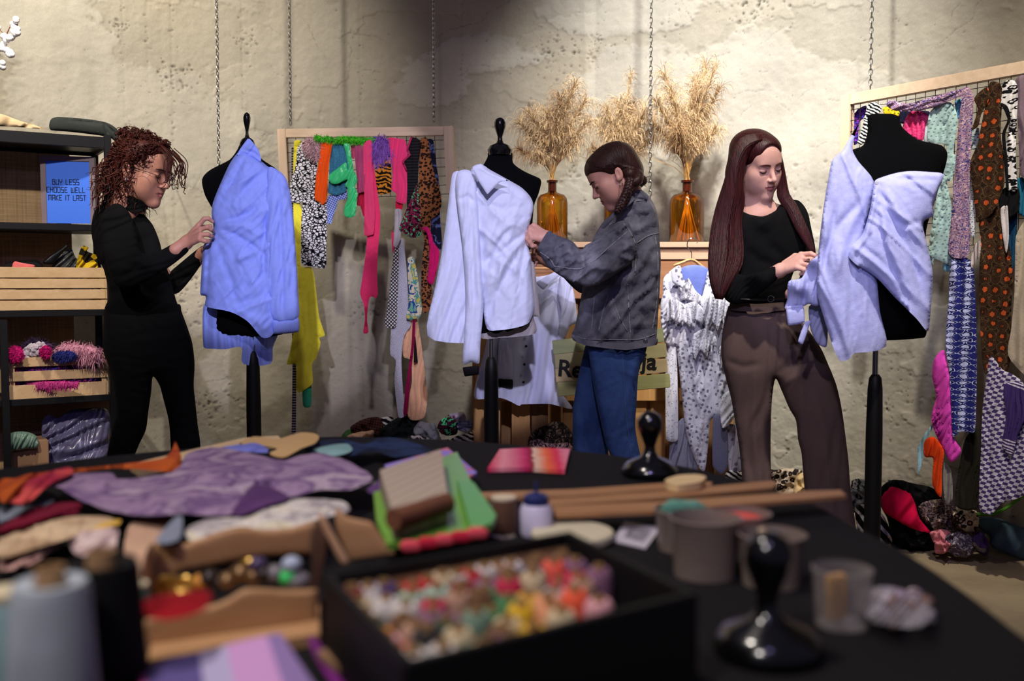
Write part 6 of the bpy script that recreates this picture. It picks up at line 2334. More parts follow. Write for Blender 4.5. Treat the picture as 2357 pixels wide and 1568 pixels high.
rings = [(0.0, TZ)] + [(1.0, TZ), (1.004, TZ - .012), (1.008, TZ - .08), (1.012, TZ - .22), (1.016, TZ - .42)]
V = [(cen_[0], cen_[1], TZ)]
rs = np.random.RandomState(2)
for ri, (k, z) in enumerate(rings[1:]):
    for i, (x, y) in enumerate(cl):
        dr = np.array([x, y]) - cen_
        f = .02 * (max(0, ri - 1) / 3) * math.sin(i * .9 + .8 * math.sin(i * .31))
        q = cen_ + dr * (k + f)
        V.append((q[0], q[1], z))
Fc = [(0, 1 + i, 1 + (i + 1) % n) for i in range(n)]
for ri in range(len(rings) - 2):
    for i in range(n):
        Fc.append((1 + ri * n + i, 1 + (ri + 1) * n + i, 1 + (ri + 1) * n + (i + 1) % n, 1 + ri * n + (i + 1) % n))
Fc = [f[::-1] if False else f for f in Fc]
mb.add(V, Fc)
mb.build('tablecloth', blk, None, 'plain black cloth covering the round work table', 'tablecloth')


def lay(name, pts, z, mat, label, cat='fabric', conv=same, folds=((40, .02, 70, .8),), thick=.006, group=None, **kw):
    """soft thing lying on the table: its outline met with the height z"""
    return puff(name, conv(pts), lambda x, y: dz_(x, y, z), mat, ratio=.5, bmax=thick, edge=1, folds=folds, seed=len(label), label=label, cat=cat, group=group, s=kw.pop('s', 6), **kw)


def slab(name, pts, z, th, mat, label=None, cat=None, conv=same, parent=None, group=None, smooth=False, round_=0):
    P_ = conv(pts)
    if round_:
        P_ = [tuple(q) for q in outline(P_, 5)]
    W_ = [PZ(q[0], q[1], z) for q in P_]
    ar = sum(a.x * b.y - b.x * a.y for a, b in zip(W_, W_[1:] + W_[:1]))
    if ar < 0:
        W_ = W_[::-1]
    k = len(W_)
    mb = MB()
    V = [(p.x, p.y, z) for p in W_] + [(p.x, p.y, z - th) for p in W_]
    U = [(p.x, p.y) for p in W_] * 2
    mb.add(V, [tuple(range(k)), tuple(range(k, 2 * k))[::-1]] + [(i, k + i, k + (i + 1) % k, (i + 1) % k) for i in range(k)], 0, U)
    return mb.build(name, mat, parent, label, cat, group, smooth=smooth)


CT = cv(0, 980, .375)
CU = cv(700, 980, .375)
# fabrics heaped over the far side
tb = wood('pale_board', (214, 182, 128), (232, 204, 152))
slab('wooden_board', [(300, 1068), (560, 1008), (640, 1003), (650, 1014), (560, 1030), (320, 1080)], .775, .014, tb, 'long pale board along the far edge of the table beneath the lilac cloth', 'board')
lay('denim_cloth', [(700, 1034), (735, 1016), (790, 1012), (840, 1022), (880, 1007), (930, 1012), (988, 1032), (990, 1042), (910, 1052), (860, 1040), (800, 1050), (740, 1048)], .785, mixed('dark_blue_denim', [(26, 38, 66), (38, 56, 94), (22, 30, 52)], 12, 3, .5, 'LINEAR', 'Object'), 'dark blue denim cloth at the far edge of the table')
lay('mint_cloth', [(722, 1036), (765, 1024), (800, 1022), (810, 1038), (768, 1050)], .793, cloth('mint_cotton', (132, 170, 168)), 'pale mint cloth lying on dark denim', folds=((30, .01, 60, .8),))
lay('blue_paper', CT([(1330, 140), (1550, 105), (1620, 125), (1645, 165), (1500, 160)]), .80, cloth('periwinkle_cloth', (120, 126, 206)), 'periwinkle blue cloth corner above the lilac one')
lay('orange_cloth', CT([(0, 335), (100, 322), (180, 295), (430, 268), (800, 230), (1000, 200), (1050, 160), (1075, 95, 1), (1112, 190), (1100, 262), (1060, 285), (700, 262), (430, 300), (300, 380), (180, 440), (100, 470), (0, 462)]), .80, mixed('orange_rust_cloth', [(176, 72, 26), (196, 92, 34), (150, 50, 30)], 6, 3, .5, 'LINEAR', 'Object'),
    'orange and rust cloth with a raised pointed corner', folds=((46, .03, 40, .9),), thick=.01)
lay('red_cloth', CT([(170, 340), (330, 275), (430, 255), (445, 292), (350, 335), (285, 375), (165, 475), (60, 470), (120, 430)]), .815, mixed('rose_red_cloth', [(196, 60, 76), (150, 30, 60), (214, 84, 80)], 7, 3, .5, 'LINEAR', 'Object'), 'rose red cloth lying on the orange one', folds=((30, .02, 50, .9),))
lay('lilac_cloth', CT([(280, 350), (450, 292), (680, 290), (720, 330), (1000, 300), (1110, 250), (1150, 170), (1350, 132), (1600, 182), (1720, 215), (1850, 182), (2000, 172), (2180, 240), (2290, 330), (2150, 390), (1950, 400), (1780, 440), (1640, 440), (1500, 470), (1410, 548), (1100, 545), (850, 548), (650, 520), (480, 450), (380, 390)]), .805,
    mixed('lilac_marbled_cloth', [(128, 104, 134), (158, 132, 158), (106, 78, 120), (178, 158, 172)], 9, 5, 1.2, 'LINEAR', 'Object'), 'large lilac and purple marbled cloth spread over the table', rag=2.5, folds=((110, .022, 75, 1.0), (46, .008, 50, .9, 2.5)), thick=.012,
    creases=[(CT([(500, 330), (680, 350)]), 12, -.03), (CT([(1100, 280), (1500, 330), (1700, 300)]), 16, -.03), (CT([(1500, 430), (1600, 370), (1780, 430)]), 14, .03)])
lay('purple_cloth', CT([(1420, 530), (1530, 385), (1620, 362), (1780, 440), (1640, 490), (1480, 552)]), .82, cloth('deep_purple_cloth', (84, 52, 96)), 'deep purple folded corner beside the white lace')
lay('maroon_cloth', CT([(0, 620), (200, 512), (400, 470), (500, 482), (470, 540), (250, 592), (100, 650), (0, 682)]), .80, cloth('maroon_cloth', (112, 20, 44)), 'maroon cloth strip at the edge of the lilac cloth')
lay('grey_cloth', CT([(0, 500), (120, 480), (330, 455), (260, 500), (60, 590), (0, 612)]), .79, cloth('blue_grey_cloth', (120, 128, 138)), 'blue grey cloth peeping out above the maroon strip')
lay('beige_cloth', CT([(0, 692), (250, 602), (500, 555), (700, 572), (640, 622), (420, 690), (250, 742), (0, 812)]), .795, mixed('beige_linen', [(196, 164, 128), (214, 188, 152), (170, 138, 108)], 10, 3, .5, 'LINEAR', 'Object'), 'crumpled beige linen in front of the maroon strip', folds=((36, .010, 30, .9, 2),), rag=1.5)
lay('yellow_ribbon', CT([(560, 640), (640, 592), (740, 578), (722, 612), (600, 664)]), .81, cloth('mustard_ribbon', (214, 170, 74)), 'short mustard ribbon lying on beige linen', 'ribbon')
lay('pink_paper', CT([(0, 890), (170, 860), (420, 700), (300, 700), (0, 830)]), .785, cloth('dusty_pink_paper', (186, 146, 136)), 'dusty pink sheet under the thread cones')
lay('white_tissue', CT([(430, 690), (560, 640), (720, 630), (700, 760), (640, 800), (470, 790)]), .83, mixed('pale_crumple', [(200, 170, 168), (218, 196, 190), (168, 136, 138)], 16, 4, .8, 'LINEAR', 'Object'), 'crumpled pinkish tissue behind the black thread cone', folds=((24, .03, 40, .9),), thick=.02)
lay('cardboard_sheet', CT([(760, 830), (800, 600), (1060, 555), (1000, 690), (940, 780), (880, 1000), (760, 900)]), .79, M('kraft_card', (196, 158, 130), rough=.85, var=.06), 'kraft cardboard sheet standing beside the wooden organizer', folds=())
lay('lace_cloth', CT([(1140, 640), (1300, 572), (1500, 562), (1700, 482), (1850, 445), (2100, 462), (2140, 520), (2000, 560), (1880, 600), (1750, 632), (1600, 640), (1480, 622), (1320, 660), (1180, 710)]), .815, mixed('white_grey_lace', [(196, 188, 186), (150, 140, 142), (214, 206, 196), (206, 196, 160)], 20, 4, .8, 'LINEAR', 'Object'),
    'white and grey lace bundle behind the organizer', folds=((26, .010, 40, .9, 2),), thick=.02, rag=1.5)
lay('grey_paper', CT([(955, 700), (1080, 560), (1120, 565), (1105, 690), (1010, 725)]), .83, M('slate_paper', (124, 130, 146), rough=.8), 'slate grey paper corner standing in the organizer', 'paper', folds=())

lay('purple_fold', [(868, 1108), (905, 1088), (980, 1076), (1000, 1094), (960, 1120), (880, 1140), (845, 1130)], .80, cloth('violet_cloth', (92, 62, 108)), 'violet cloth fold between the lilac cloth and the lime folder')
lay('wooden_hanger', CT([(1470, 112), (1560, 66), (1700, 82), (1840, 42), (1930, 48), (1960, 70), (1930, 110), (1850, 140), (1740, 196), (1650, 172), (1700, 140), (1600, 120)]), .80, wood('clamp_wood', (196, 156, 96), (214, 176, 116)), 'pale wooden hanger end at the far edge beside the lilac cloth', 'hanger', folds=(), thick=.012)
# thread cones in front
core = M('cardboard_core', (164, 128, 92), rough=.85)


def thread(name, c):
    t = NT(name)
    v = t.coord('Object', (1, 1, 90))
    w = t.wave(v, 1.3, 1.5, 1, 2, 'Z')
    n_ = t.noise(t.coord('Object', (2, 2, 5)), 7, 3)
    a, b = tuple(int(x * .86) for x in c), tuple(min(255, int(x * 1.06)) for x in c)
    t.col(t.mix(.35, t.ramp(w, [(.2, a), (.8, b)]), t.ramp(n_, [(.35, a), (.65, b)])))
    t.p(Roughness=.7)
    t.b.inputs['Sheen Weight'].default_value = .2
    t.bump(w, .4, .002)
    return t.m


def cone(x, y, d, r0, r1, ztop, mat, label):
    p = P(x, y, d)
    root = thing('thread_cone', (p.x, d, TZ), label, 'thread cone')
    mb = MB()
    mb.lathe([(r0 * .93, TZ + .004), (r0, TZ + .010), (r1 * 1.01, ztop - .008), (r1 * .93, ztop - .001), (r1 * .50, ztop - .003), (r1 * .42, ztop - .012)], (p.x, d, 0), 40)
    mb.build('thread', mat, root)
    mb = MB()
    mb.lathe([(r0 * .80, TZ + .001), (r0 * .78, TZ + .006), (r1 * .40, ztop - .002), (r1 * .38, ztop + .009), (r1 * .31, ztop + .009), (r1 * .30, ztop - .02)], (p.x, d, 0), 30)
    mb.build('core', core, root)


cone(118, 1400, .70, .0335, .0262, P(118, 1335, .70).z, thread('blue_grey_thread', (168, 176, 188)), 'big cone of pale blue grey thread at the near corner of the table')
cone(236, 1400, .775, .036, .0285, P(236, 1292, .775).z, M('black_thread', (13, 12, 14), rough=.75, spec=.15), 'big cone of black thread beside the pale blue grey cone')


def spool(px, py, z0, d, h, r, col, label, parent=None):
    p = P(px, py, d)
    root = thing('thread_spool', (p.x, d, z0), label, 'spool')
    mb = MB()
    mb.lathe([(r * .9, z0 + h * .08), (r, z0 + h * .16), (r, z0 + h * .84), (r * .9, z0 + h * .92)], (p.x, d, 0), 20)
    mb.build('thread', col, root)
    mb = MB()
    mb.lathe([(r * .92, z0), (r * .92, z0 + h * .07), (r * .4, z0 + h * .1), (r * .4, z0 + h * .9), (r * .92, z0 + h * .93), (r * .92, z0 + h * .99), (r * .25, z0 + h)], (p.x, d, 0), 20)
    mb.build('core', M('spool_core', (206, 190, 160), rough=.6), root)


spool(14, 1400, TZ, .80, .10, .022, thread('ice_blue_thread', (164, 200, 206)), 'ice blue thread spool behind the pale blue grey cone')
spool(302, 1345, TZ, .93, .065, .017, thread('teal_thread', (60, 120, 116)), 'teal thread spool between black cone and organizer')
spool(1160, 1205, TZ, 1.36, .055, .019, thread('brown_thread', (92, 58, 34)), 'brown thread spool beside the white glue bottle')

# wooden organizer with wavy dividers
org_m = wood('organizer_wood', (172, 128, 86), (188, 144, 102))
edge_m = wood('organizer_edge', (196, 150, 112), (212, 168, 130))
orgp = PZ(560, 1450, TZ)
org = thing('wooden_organizer', orgp, 'wooden tabletop organizer with wavy edged dividers full of notions', 'organizer')
dl = lambda a, b, xa, xb: (lambda x, y: a + (b - a) * (x - xa) / (xb - xa))
puff('front_panel', CT([(1270, 1112), (1400, 1062), (1500, 1002), (1620, 1000), (1780, 1010), (1950, 1002, 1), (1945, 1292, 1), (1700, 1350), (1100, 1432), (870, 1480, 1), (862, 1300), (905, 1182)]), dl(.915, .985, 326, 729), org_m, ratio=.5, bmax=.006, edge=1, parent=org, tension=.35)
puff('back_panel', CT([(945, 722, 1), (1040, 735), (1150, 720), (1320, 660), (1480, 622), (1600, 636), (1750, 632), (1880, 600), (1948, 580, 1), (1945, 790, 1), (1600, 805), (1250, 872), (1092, 905), (1092, 1010, 1), (940, 1022, 1)]), dl(1.07, 1.16, 350, 730), org_m, ratio=.5, bmax=.006, edge=1, parent=org, tension=.35)
puff('side_panel', CT([(860, 1020), (880, 830), (905, 760), (945, 722), (950, 1010), (905, 1180), (870, 1300)]), dl(.94, 1.07, 322, 356), edge_m, ratio=.5, bmax=.005, edge=1, parent=org, tension=.35)
puff('side_panel', CT([(1905, 690), (1950, 600), (2000, 700), (1995, 800), (1955, 1000), (1945, 1120), (1900, 1010), (1915, 880)]), dl(1.02, 1.12, 715, 750), edge_m, ratio=.5, bmax=.005, edge=1, parent=org, tension=.35)
W1_, W2_, W3_, W4_ = PZ(340, 1520, TZ + .012), PZ(735, 1460, TZ + .012), PZ(735, 1370, TZ + .012), PZ(365, 1400, TZ + .012)
mb = MB()
mb.add([tuple(q) for q in (W1_, W2_, W3_, W4_)] + [(q.x, q.y, TZ + .001) for q in (W1_, W2_, W3_, W4_)], [(0, 1, 2, 3), (7, 6, 5, 4), (0, 4, 5, 1), (1, 5, 6, 2), (2, 6, 7, 3), (3, 7, 4, 0)])
mb.build('base', org_m, org, smooth=False)
puff('divider', CU([(190, 500, 1), (232, 530), (270, 562), (350, 580), (420, 600), (500, 720), (560, 790, 1), (280, 832, 1), (200, 640)]), 1.17, org_m, ratio=.5, bmax=.006, edge=1, label='standing wavy wooden divider plank behind the thread box', cat='divider', tension=.35)
puff('divider', CU([(80, 560), (120, 552), (190, 680), (275, 832), (232, 850), (170, 760)]), 1.10, edge_m, ratio=.5, bmax=.005, edge=1, label='thin pale divider plank leaning beside the organizer', cat='divider', tension=.35)
# notions in the trays
rs = np.random.RandomState(3)
gold = M('brass_button', (206, 164, 84), rough=.3, metal=.8)
tray = [(1010, 990, gold), (1060, 990, gold), (1130, 985, gold), (1235, 955, M('amber_bead', (206, 140, 60), rough=.25)), (830, 1030, gold), (1290, 935, M('dark_bead', (40, 28, 24), rough=.3)), (1350, 960, M('dark_bead')), (1400, 950, M('bronze_bead', (120, 92, 60), rough=.3, metal=.5)), (1480, 905, M('bronze_bead')),
        (1530, 880, gold), (1560, 920, M('bronze_bead')), (1620, 910, M('dark_bead')), (1690, 905, M('grey_bead', (120, 116, 120), rough=.3)), (1770, 925, M('green_bead', (70, 214, 110), rough=.25)), (1830, 950, M('grey_bead')), (1790, 850, M('glass_bead', (170, 180, 200), rough=.15)), (1580, 850, M('violet_bead', (74, 60, 92), rough=.3))]
ordn = ['first', 'second', 'third', 'fourth', 'fifth', 'sixth', 'seventh', 'eighth', 'ninth', 'tenth', 'eleventh', 'twelfth', 'thirteenth', 'fourteenth', 'fifteenth', 'sixteenth', 'seventeenth', 'eighteenth', 'nineteenth', 'twentieth']
for i, (cx, cy, m_) in enumerate(sorted(tray, key=lambda q: q[0])):
    x, y = CT([(cx, cy)])[0]
    r = .010 + .004 * rs.rand()
    p = P(x, y, 1.02)
    mb = MB()
    cname = m_.name.replace('_', ' ')
    if m_ in (gold,):
        mb.lathe([(.0001, -.002), (r, -.002), (r * 1.05, 0), (r * .8, .002), (r * .3, .001), (.0001, .001)], p, 18, mat=Matrix.Rotation(1.0 + rs.rand(), 3, 'X'))
    else:
        mb.sph(p, (r, r, r * .8))
    mb.build('notion_button' if m_ is gold else 'bead', m_, None, f'{cname} heaped in the organizer, {ordn[i] if i < 13 else ordn[i - 13] + " from the far end"} along the tray' if i < 13 else f'{cname} in the organizer near the thread box end, {ordn[i - 13]} from the corner', 'button' if m_ is gold else 'bead', 'notions in the organizer tray')
mb = MB()
lay('red_felt', CT([(720, 1132), (900, 1062), (1100, 1022), (1262, 1010), (1302, 1050), (1240, 1140), (1050, 1192), (900, 1182)]), .84, cloth('red_felt', (140, 12, 26), .1), 'red felt piece draped on the corner of the organizer', 'felt', folds=(), thick=.010)
# felt sheets in front
felt_st = pat('lilac_striped_felt', lambda t, v: t.ramp(t.n('ShaderNodeSeparateXYZ', None, **{'0': t.coord('UV', (1, 1, 1), -.42)}).outputs[0] if False else t.maprange(t.n('ShaderNodeSeparateXYZ', None, **{'0': t.coord('UV', (1, 1, 1), -.35)}).outputs[0], -.07, .16), [(0, (150, 140, 170)), (.17, (196, 84, 148)), (.27, (94, 82, 140)), (.45, (178, 168, 206)), (.55, (200, 150, 204)), (.70, (140, 116, 170)), (.85, (150, 120, 176))], 'CONSTANT'))
slab('felt_stack', CT([(865, 1480), (1500, 1318), (1720, 1272), (1960, 1640), (850, 1760)]), .80, .038, felt_st, 'stack of lilac and pink striped felt in front of the organizer', 'felt')
lay('purple_ribbon', CT([(1890, 1310), (1935, 1300), (2080, 1500), (2160, 1640), (2080, 1640), (1950, 1450)]), .775, cloth('purple_satin', (110, 34, 112), rough=.5), 'narrow purple ribbon along the side of the thread box', 'ribbon', folds=())

# box of thread spools
BZ = .85
BL_, BR_, FR_ = PZ(742, 1322, BZ), PZ(1311, 1222, BZ), PZ(1609, 1366, BZ)
FL_ = BL_ + FR_ - BR_
cB = (BL_ + FR_) / 2
box = thing('thread_box', (cB.x, cB.y, TZ), 'black open box packed with colourful spools of thread', 'box')
black_card = M('black_card', (12, 11, 13), rough=.6, spec=.25)
inner_card = M('box_inner_card', (150, 116, 84), rough=.85)
ww = .009
for nm, a, b in (('back_wall_panel', BL_, BR_), ('side_panel', BR_, FR_), ('front_panel', FR_, FL_), ('side_panel', FL_, BL_)):
    mb = MB()
    dirn = (b - a).normalized()
    inn = (cB - (a + b) / 2)
    inn.z = 0
    inn = inn - dirn * inn.dot(dirn)
    inn.normalize()
    za = (TZ + .001 + BZ) / 2
    mid_ = (a + b) / 2 + inn * ww / 2
    mb.box((mid_.x, mid_.y, za), ((b - a).length - (0 if nm in ('back_wall_panel', 'front_panel') else 2 * ww), ww, BZ - TZ - .001), math.atan2(dirn.y, dirn.x), .0015)
    if nm == 'back_wall_panel':
        mb.box((mid_.x + inn.x * ww * .62, mid_.y + inn.y * ww * .62, za - .006), ((b - a).length - 2 * ww, .001, BZ - TZ - .014), math.atan2(dirn.y, dirn.x), 0, 1)
    mb.build(nm, [black_card, inner_card], box)
mb = MB()
e1, e2 = (BR_ - BL_), (FL_ - BL_)
mb.box((cB.x, cB.y, TZ + .022), (e1.length - .02, e2.length - .02, .006), math.atan2(e1.y, e1.x))
mb.build('base', inner_card, box)
CB4 = cv(760, 1220, .3394)
cols_ = {'white': (214, 206, 204), 'dark red': (120, 18, 30), 'purple': (76, 48, 110), 'cream': (206, 186, 150), 'orange': (226, 142, 48), 'mint': (164, 190, 172), 'red': (190, 22, 36), 'crimson': (196, 18, 70), 'brown': (104, 68, 40), 'dark green': (28, 62, 42), 'coral': (236, 92, 74), 'pink': (222, 160, 168),
         'mauve': (136, 90, 120), 'tan': (182, 140, 118), 'grey': (176, 168, 170), 'black': (26, 22, 26), 'green': (54, 126, 76), 'sage': (112, 140, 122), 'navy': (30, 44, 96), 'yellow': (224, 170, 60), 'gold': (226, 178, 24), 'peach': (228, 154, 112), 'neon coral': (255, 96, 60)}
SPL = [(85, 385, 'white'), (160, 450, 'dark red'), (270, 430, 'purple'), (215, 530, 'cream'), (225, 600, 'white'), (300, 670, 'orange'), (360, 480, 'white'), (440, 370, 'red'), (530, 400, 'mint'), (600, 490, 'mint'), (600, 360, 'red'), (690, 265, 'white'), (710, 360, 'cream'), (880, 260, 'white'), (880, 345, 'red'), (930, 430, 'dark red'),
       (760, 510, 'crimson'), (850, 500, 'brown'), (430, 560, 'brown'), (420, 650, 'dark green'), (390, 770, 'coral'), (460, 860, 'white'), (600, 720, 'pink'), (640, 600, 'mauve'), (620, 850, 'tan'), (800, 790, 'grey'), (855, 690, 'white'), (780, 680, 'black'), (900, 600, 'dark green'), (1000, 770, 'cream'), (1040, 540, 'mauve'),
       (1090, 370, 'mauve'), (1140, 440, 'green'), (1220, 390, 'brown'), (1120, 640, 'sage'), (1190, 540, 'green'), (1310, 520, 'green'), (1290, 610, 'cream'), (1230, 710, 'mauve'), (1200, 290, 'white'), (1420, 230, 'purple'), (1420, 310, 'navy'), (1560, 320, 'coral'), (1680, 240, 'crimson'), (1550, 140, 'brown'), (1350, 440, 'crimson'),
       (1450, 390, 'cream'), (1430, 590, 'gold'), (1480, 480, 'yellow'), (1590, 480, 'peach'), (1590, 640, 'gold'), (1660, 570, 'peach'), (1740, 450, 'grey'), (1690, 330, 'crimson'), (1810, 300, 'mauve'), (1800, 380, 'crimson'), (1890, 500, 'neon coral'), (1740, 620, 'cream'), (1960, 330, 'mauve'), (2090, 520, 'pink'), (1320, 160, 'brown'),
       (1000, 280, 'tan'), (780, 440, 'tan'), (520, 500, 'white'), (330, 400, 'cream'), (1060, 700, 'sage'), (930, 690, 'cream'), (500, 640, 'tan'), (720, 780, 'white'), (1360, 690, 'brown'), (1900, 400, 'tan')]
u1, u2 = e1.normalized(), e2.normalized()
pos = []
for (x, y, c) in SPL:
    q = PZ(760 + .3394 * x, 1220 + .3394 * y, .832) - BL_
    pos.append([q.dot(u1), q.dot(u2)])
pos = np.array(pos)
lo_, hi_ = np.array([.022, .022]), np.array([e1.length - .022, e2.length - .022])
for it in range(160):
    d_ = pos[:, None] - pos[None]
    L_ = np.linalg.norm(d_, axis=-1) + 1e-9
    np.fill_diagonal(L_, 9)
    mv = np.clip(.0272 - L_, 0, 1)[..., None] * d_ / L_[..., None] * .35
    pos = np.clip(pos + mv.sum(1), lo_, hi_)
spool_th = {}
rows_ = {}
for i, (x, y, c) in enumerate(SPL):
    rows_.setdefault(int(pos[i, 1] / (e2.length / 8)), []).append(i)
rank = {}
for r_, ids in rows_.items():
    for k, i in enumerate(sorted(ids, key=lambda j: pos[j, 0])):
        rank[i] = (r_, k)
core_m = M('spool_hole', (150, 116, 76), rough=.7)
protos = {}
rs = np.random.RandomState(8)
for i, (x, y, c) in enumerate(SPL):
    q = BL_ + u1 * pos[i, 0] + u2 * pos[i, 1]
    r_, k = rank[i]
    lab = f'{c} thread spool in the black box, {ordn[k]} of row {["one", "two", "three", "four", "five", "six", "seven", "eight", "nine"][r_]} from the far wall'
    z0 = TZ + .0255
    if 'p' not in protos:
        rt = thing('thread_spool', (0, 0, z0), lab, 'spool', 'spools in the black box')
        h_, r = .050, .0134
        mb = MB()
        mb.lathe([(r * .85, z0 + .004), (r, z0 + .009), (r * .99, z0 + h_ - .010), (r * .90, z0 + h_ - .003), (r * .72, z0 + h_), (r * .36, z0 + h_ - .001)], (0, 0, 0), 18)
        t_ = mb.build('thread', thread('thread_' + c.replace(' ', '_'), cols_[c]), rt)
        mb = MB()
        mb.lathe([(r * .8, z0), (r * .8, z0 + .003), (r * .34, z0 + .006), (r * .36, z0 + h_ + .004), (r * .24, z0 + h_ + .004), (r * .22, z0 + .02)], (0, 0, 0), 16)
        c_ = mb.build('core', core_m, rt)
        protos['p'] = (rt, t_, c_)
        spool_th[c] = t_.data
        o = rt
    else:
        rt, t_, c_ = protos['p']
        o = rt.copy()
        COL.objects.link(o)
        if c not in spool_th:
            md = t_.data.copy()
            md.materials.clear()
            md.materials.append(thread('thread_' + c.replace(' ', '_'), cols_[c]))
            spool_th[c] = md
        for ch in (t_, c_):
            d_ = ch.copy()
            COL.objects.link(d_)
            d_.parent = o
            if ch is t_:
                d_.data = spool_th[c]
        o['label'] = lab
    o.location = (q.x, q.y, z0)
    o.scale = (1.0, 1.0, .86 + .22 * rs.rand())

# lime folder stack
gr_m = M('lime_plastic', (108, 164, 56), rough=.35, spec=.5)
slab('pink_folder', [(885, 1070), (1030, 1030), (1098, 1088), (1075, 1100), (1000, 1075), (900, 1100)], .785, .006, mixed('pink_blue_card', [(206, 120, 136), (150, 130, 206), (224, 96, 80)], 12, 2, .4), 'pink and violet card sheet sticking out behind the lime folder', 'card')
fd = thing('lime_folder', PZ(990, 1180, TZ), 'lime green plastic folder holding beige felt', 'folder')
slab('folder_sheet', [(858, 1112), (1052, 1040), (1090, 1120), (1110, 1215), (890, 1252), (866, 1196)], .80, .008, gr_m, parent=fd)
slab('folder_flap', [(1052, 1104), (1090, 1110), (1142, 1185), (1132, 1205), (1085, 1220)], .812, .008, M('green_plastic', (84, 160, 56), rough=.35, spec=.5), parent=fd)
slab('felt_sheets', [(874, 1082), (1014, 1034), (1032, 1148), (905, 1186)], .832, .030, bands('beige_striped_felt', [(166, 150, 132), (178, 162, 144), (150, 134, 116), (174, 158, 140)], 16, 'X', .5, 'LINEAR', .3), 'stack of beige felt sheets lying on the lime folder', 'felt')
mb = MB()
mb.tube([PZ(905, 1196, .828), PZ(960, 1180, .828), PZ(1028, 1158, .828)], .013, 14)
mb.build('felt_roll', cloth('brown_felt', (110, 70, 50)), None, 'brown felt roll in front of the beige sheets', 'felt roll')
for i, (x, y, w_) in enumerate(((945, 1258, 26), (985, 1250, 26), (1022, 1243, 24), (1060, 1236, 26), (1098, 1228, 26))):
    puff('pompom', [(x - w_, y), (x - w_ * .6, y - 13), (x, y - 16), (x + w_ * .7, y - 12), (x + w_, y), (x + w_ * .6, y + 14), (x - w_ * .5, y + 14)], 1.16, cloth(('coral_pile', 'red_pile')[i % 2], ((240, 84, 96), (206, 44, 66))[i % 2], .15), ratio=.7, label=f'{("coral", "red")[i % 2]} pompom along the far wall of the thread box, {ordn[i]} in the row', cat='pompom',
         group='pompoms behind the thread box', rag=2)
# glue bottle
p = P(1234, 1235, 1.36)
gb = thing('glue_bottle', (p.x, 1.36, TZ), 'translucent white squeeze bottle with dark blue cap and thin tip', 'bottle')
mb = MB()
zt0 = P(1234, 1160, 1.36).z
mb.lathe([(.021, TZ + .001), (.0228, TZ + .006), (.0228, zt0 - .008), (.019, zt0)], (p.x, 1.36, 0), 28)
mb.build('body', M('milky_plastic', (206, 200, 222), rough=.35, spec=.4), gb)
mb = MB()
mb.lathe([(.0175, zt0), (.0175, zt0 + .010), (.012, zt0 + .014), (.003, zt0 + .016), (.0018, zt0 + .030), (.0006, zt0 + .031)], (p.x, 1.36, 0), 24)
mb.build('cap', M('navy_cap', (36, 44, 92), rough=.4), gb)
q = PZ(1318, 1222, .775)
mb = MB()
mb.lathe([(.052, .762), (.056, .766), (.056, .773), (.053, .776), (.001, .777)], (q.x, q.y, 0), 48)
mb.build('round_lid', M('cream_lid', (206, 196, 164), rough=.5), None, 'flat round cream lid beside the white squeeze bottle', 'lid')
# wooden rulers
rl = wood('ruler_wood', (150, 106, 68), (176, 130, 88), axis=0)
for i, (pts, lab, z) in enumerate((([(1085, 1134), (1320, 1126), (1610, 1106), (1640, 1110), (1636, 1118), (1320, 1141), (1090, 1147)], 'long wooden ruler nearest the far knob cap', .775), ([(1250, 1150), (1500, 1132), (1778, 1106), (1790, 1114), (1778, 1122), (1500, 1148), (1255, 1164)], 'thin wooden ruler, middle one of three', .782),
                                   ([(1270, 1166), (1500, 1156), (1860, 1130), (1935, 1128), (1948, 1140), (1860, 1148), (1500, 1176), (1280, 1184)], 'longest wooden ruler, overhanging the table edge by the brown trousers', .79))):
    slab('wooden_ruler', pts, z, .006, rl, lab, 'ruler', group='wooden rulers')
slab('wooden_spoon_rest', [(1530, 1106), (1560, 1094), (1605, 1092), (1625, 1098), (1610, 1110), (1560, 1116)], .795, .012, tb, 'small oval wooden disc lying across the rulers', 'disc', round_=1, smooth=True)
# loose neck caps
for (x, y, lab, k) in ((1495, 1096, 'glossy black neck knob lying at the far edge of the table', 1.10), (1765, 1508, 'glossy black neck knob standing at the near edge of the table', 1.10)):
    q = PZ(x, y, TZ)
    mb = MB()
    pr = [(.001, .001), (.044, .001), (.0465, .006), (.046, .012), (.036, .024), (.016, .032), (.0100, .040), (.0090, .050), (.0130, .062), (.0195, .078), (.0205, .090), (.016, .101), (.007, .107), (.0005, .108)]
    mb.lathe([(r * k, TZ + z * k) for r, z in pr], (q.x, q.y, 0), 36)
    mb.build('neck_cap', gloss, None, lab, 'knob')
# pink felt
slab('pink_felt', [(1122, 1078), (1150, 1034), (1225, 1030), (1312, 1033), (1300, 1082), (1210, 1076)], .770, .008, pat('pink_striped_felt', lambda t, v: t.ramp(t.maprange(t.math('ADD', t.n('ShaderNodeSeparateXYZ', None, **{'0': t.coord('UV')}).outputs[0], t.math('MULTIPLY', t.noise(t.coord('UV'), 30, 3), .02)), -.035, .125),
     [(0, (206, 40, 84)), (.18, (232, 150, 160)), (.42, (206, 60, 110)), (.52, (150, 30, 60)), (.56, (226, 196, 170)), (.70, (236, 110, 70)), (.82, (220, 50, 84)), (.93, (226, 130, 150))], 'LINEAR')), 'flat pink and red striped felt piece on the bare black cloth', 'felt', round_=0)
slab('printed_card', [(1412, 1245), (1437, 1200), (1523, 1214), (1486, 1262)], .763, .0015, M('white_card', (196, 190, 196), rough=.6), 'small white square card with a grey printed patch', 'card')
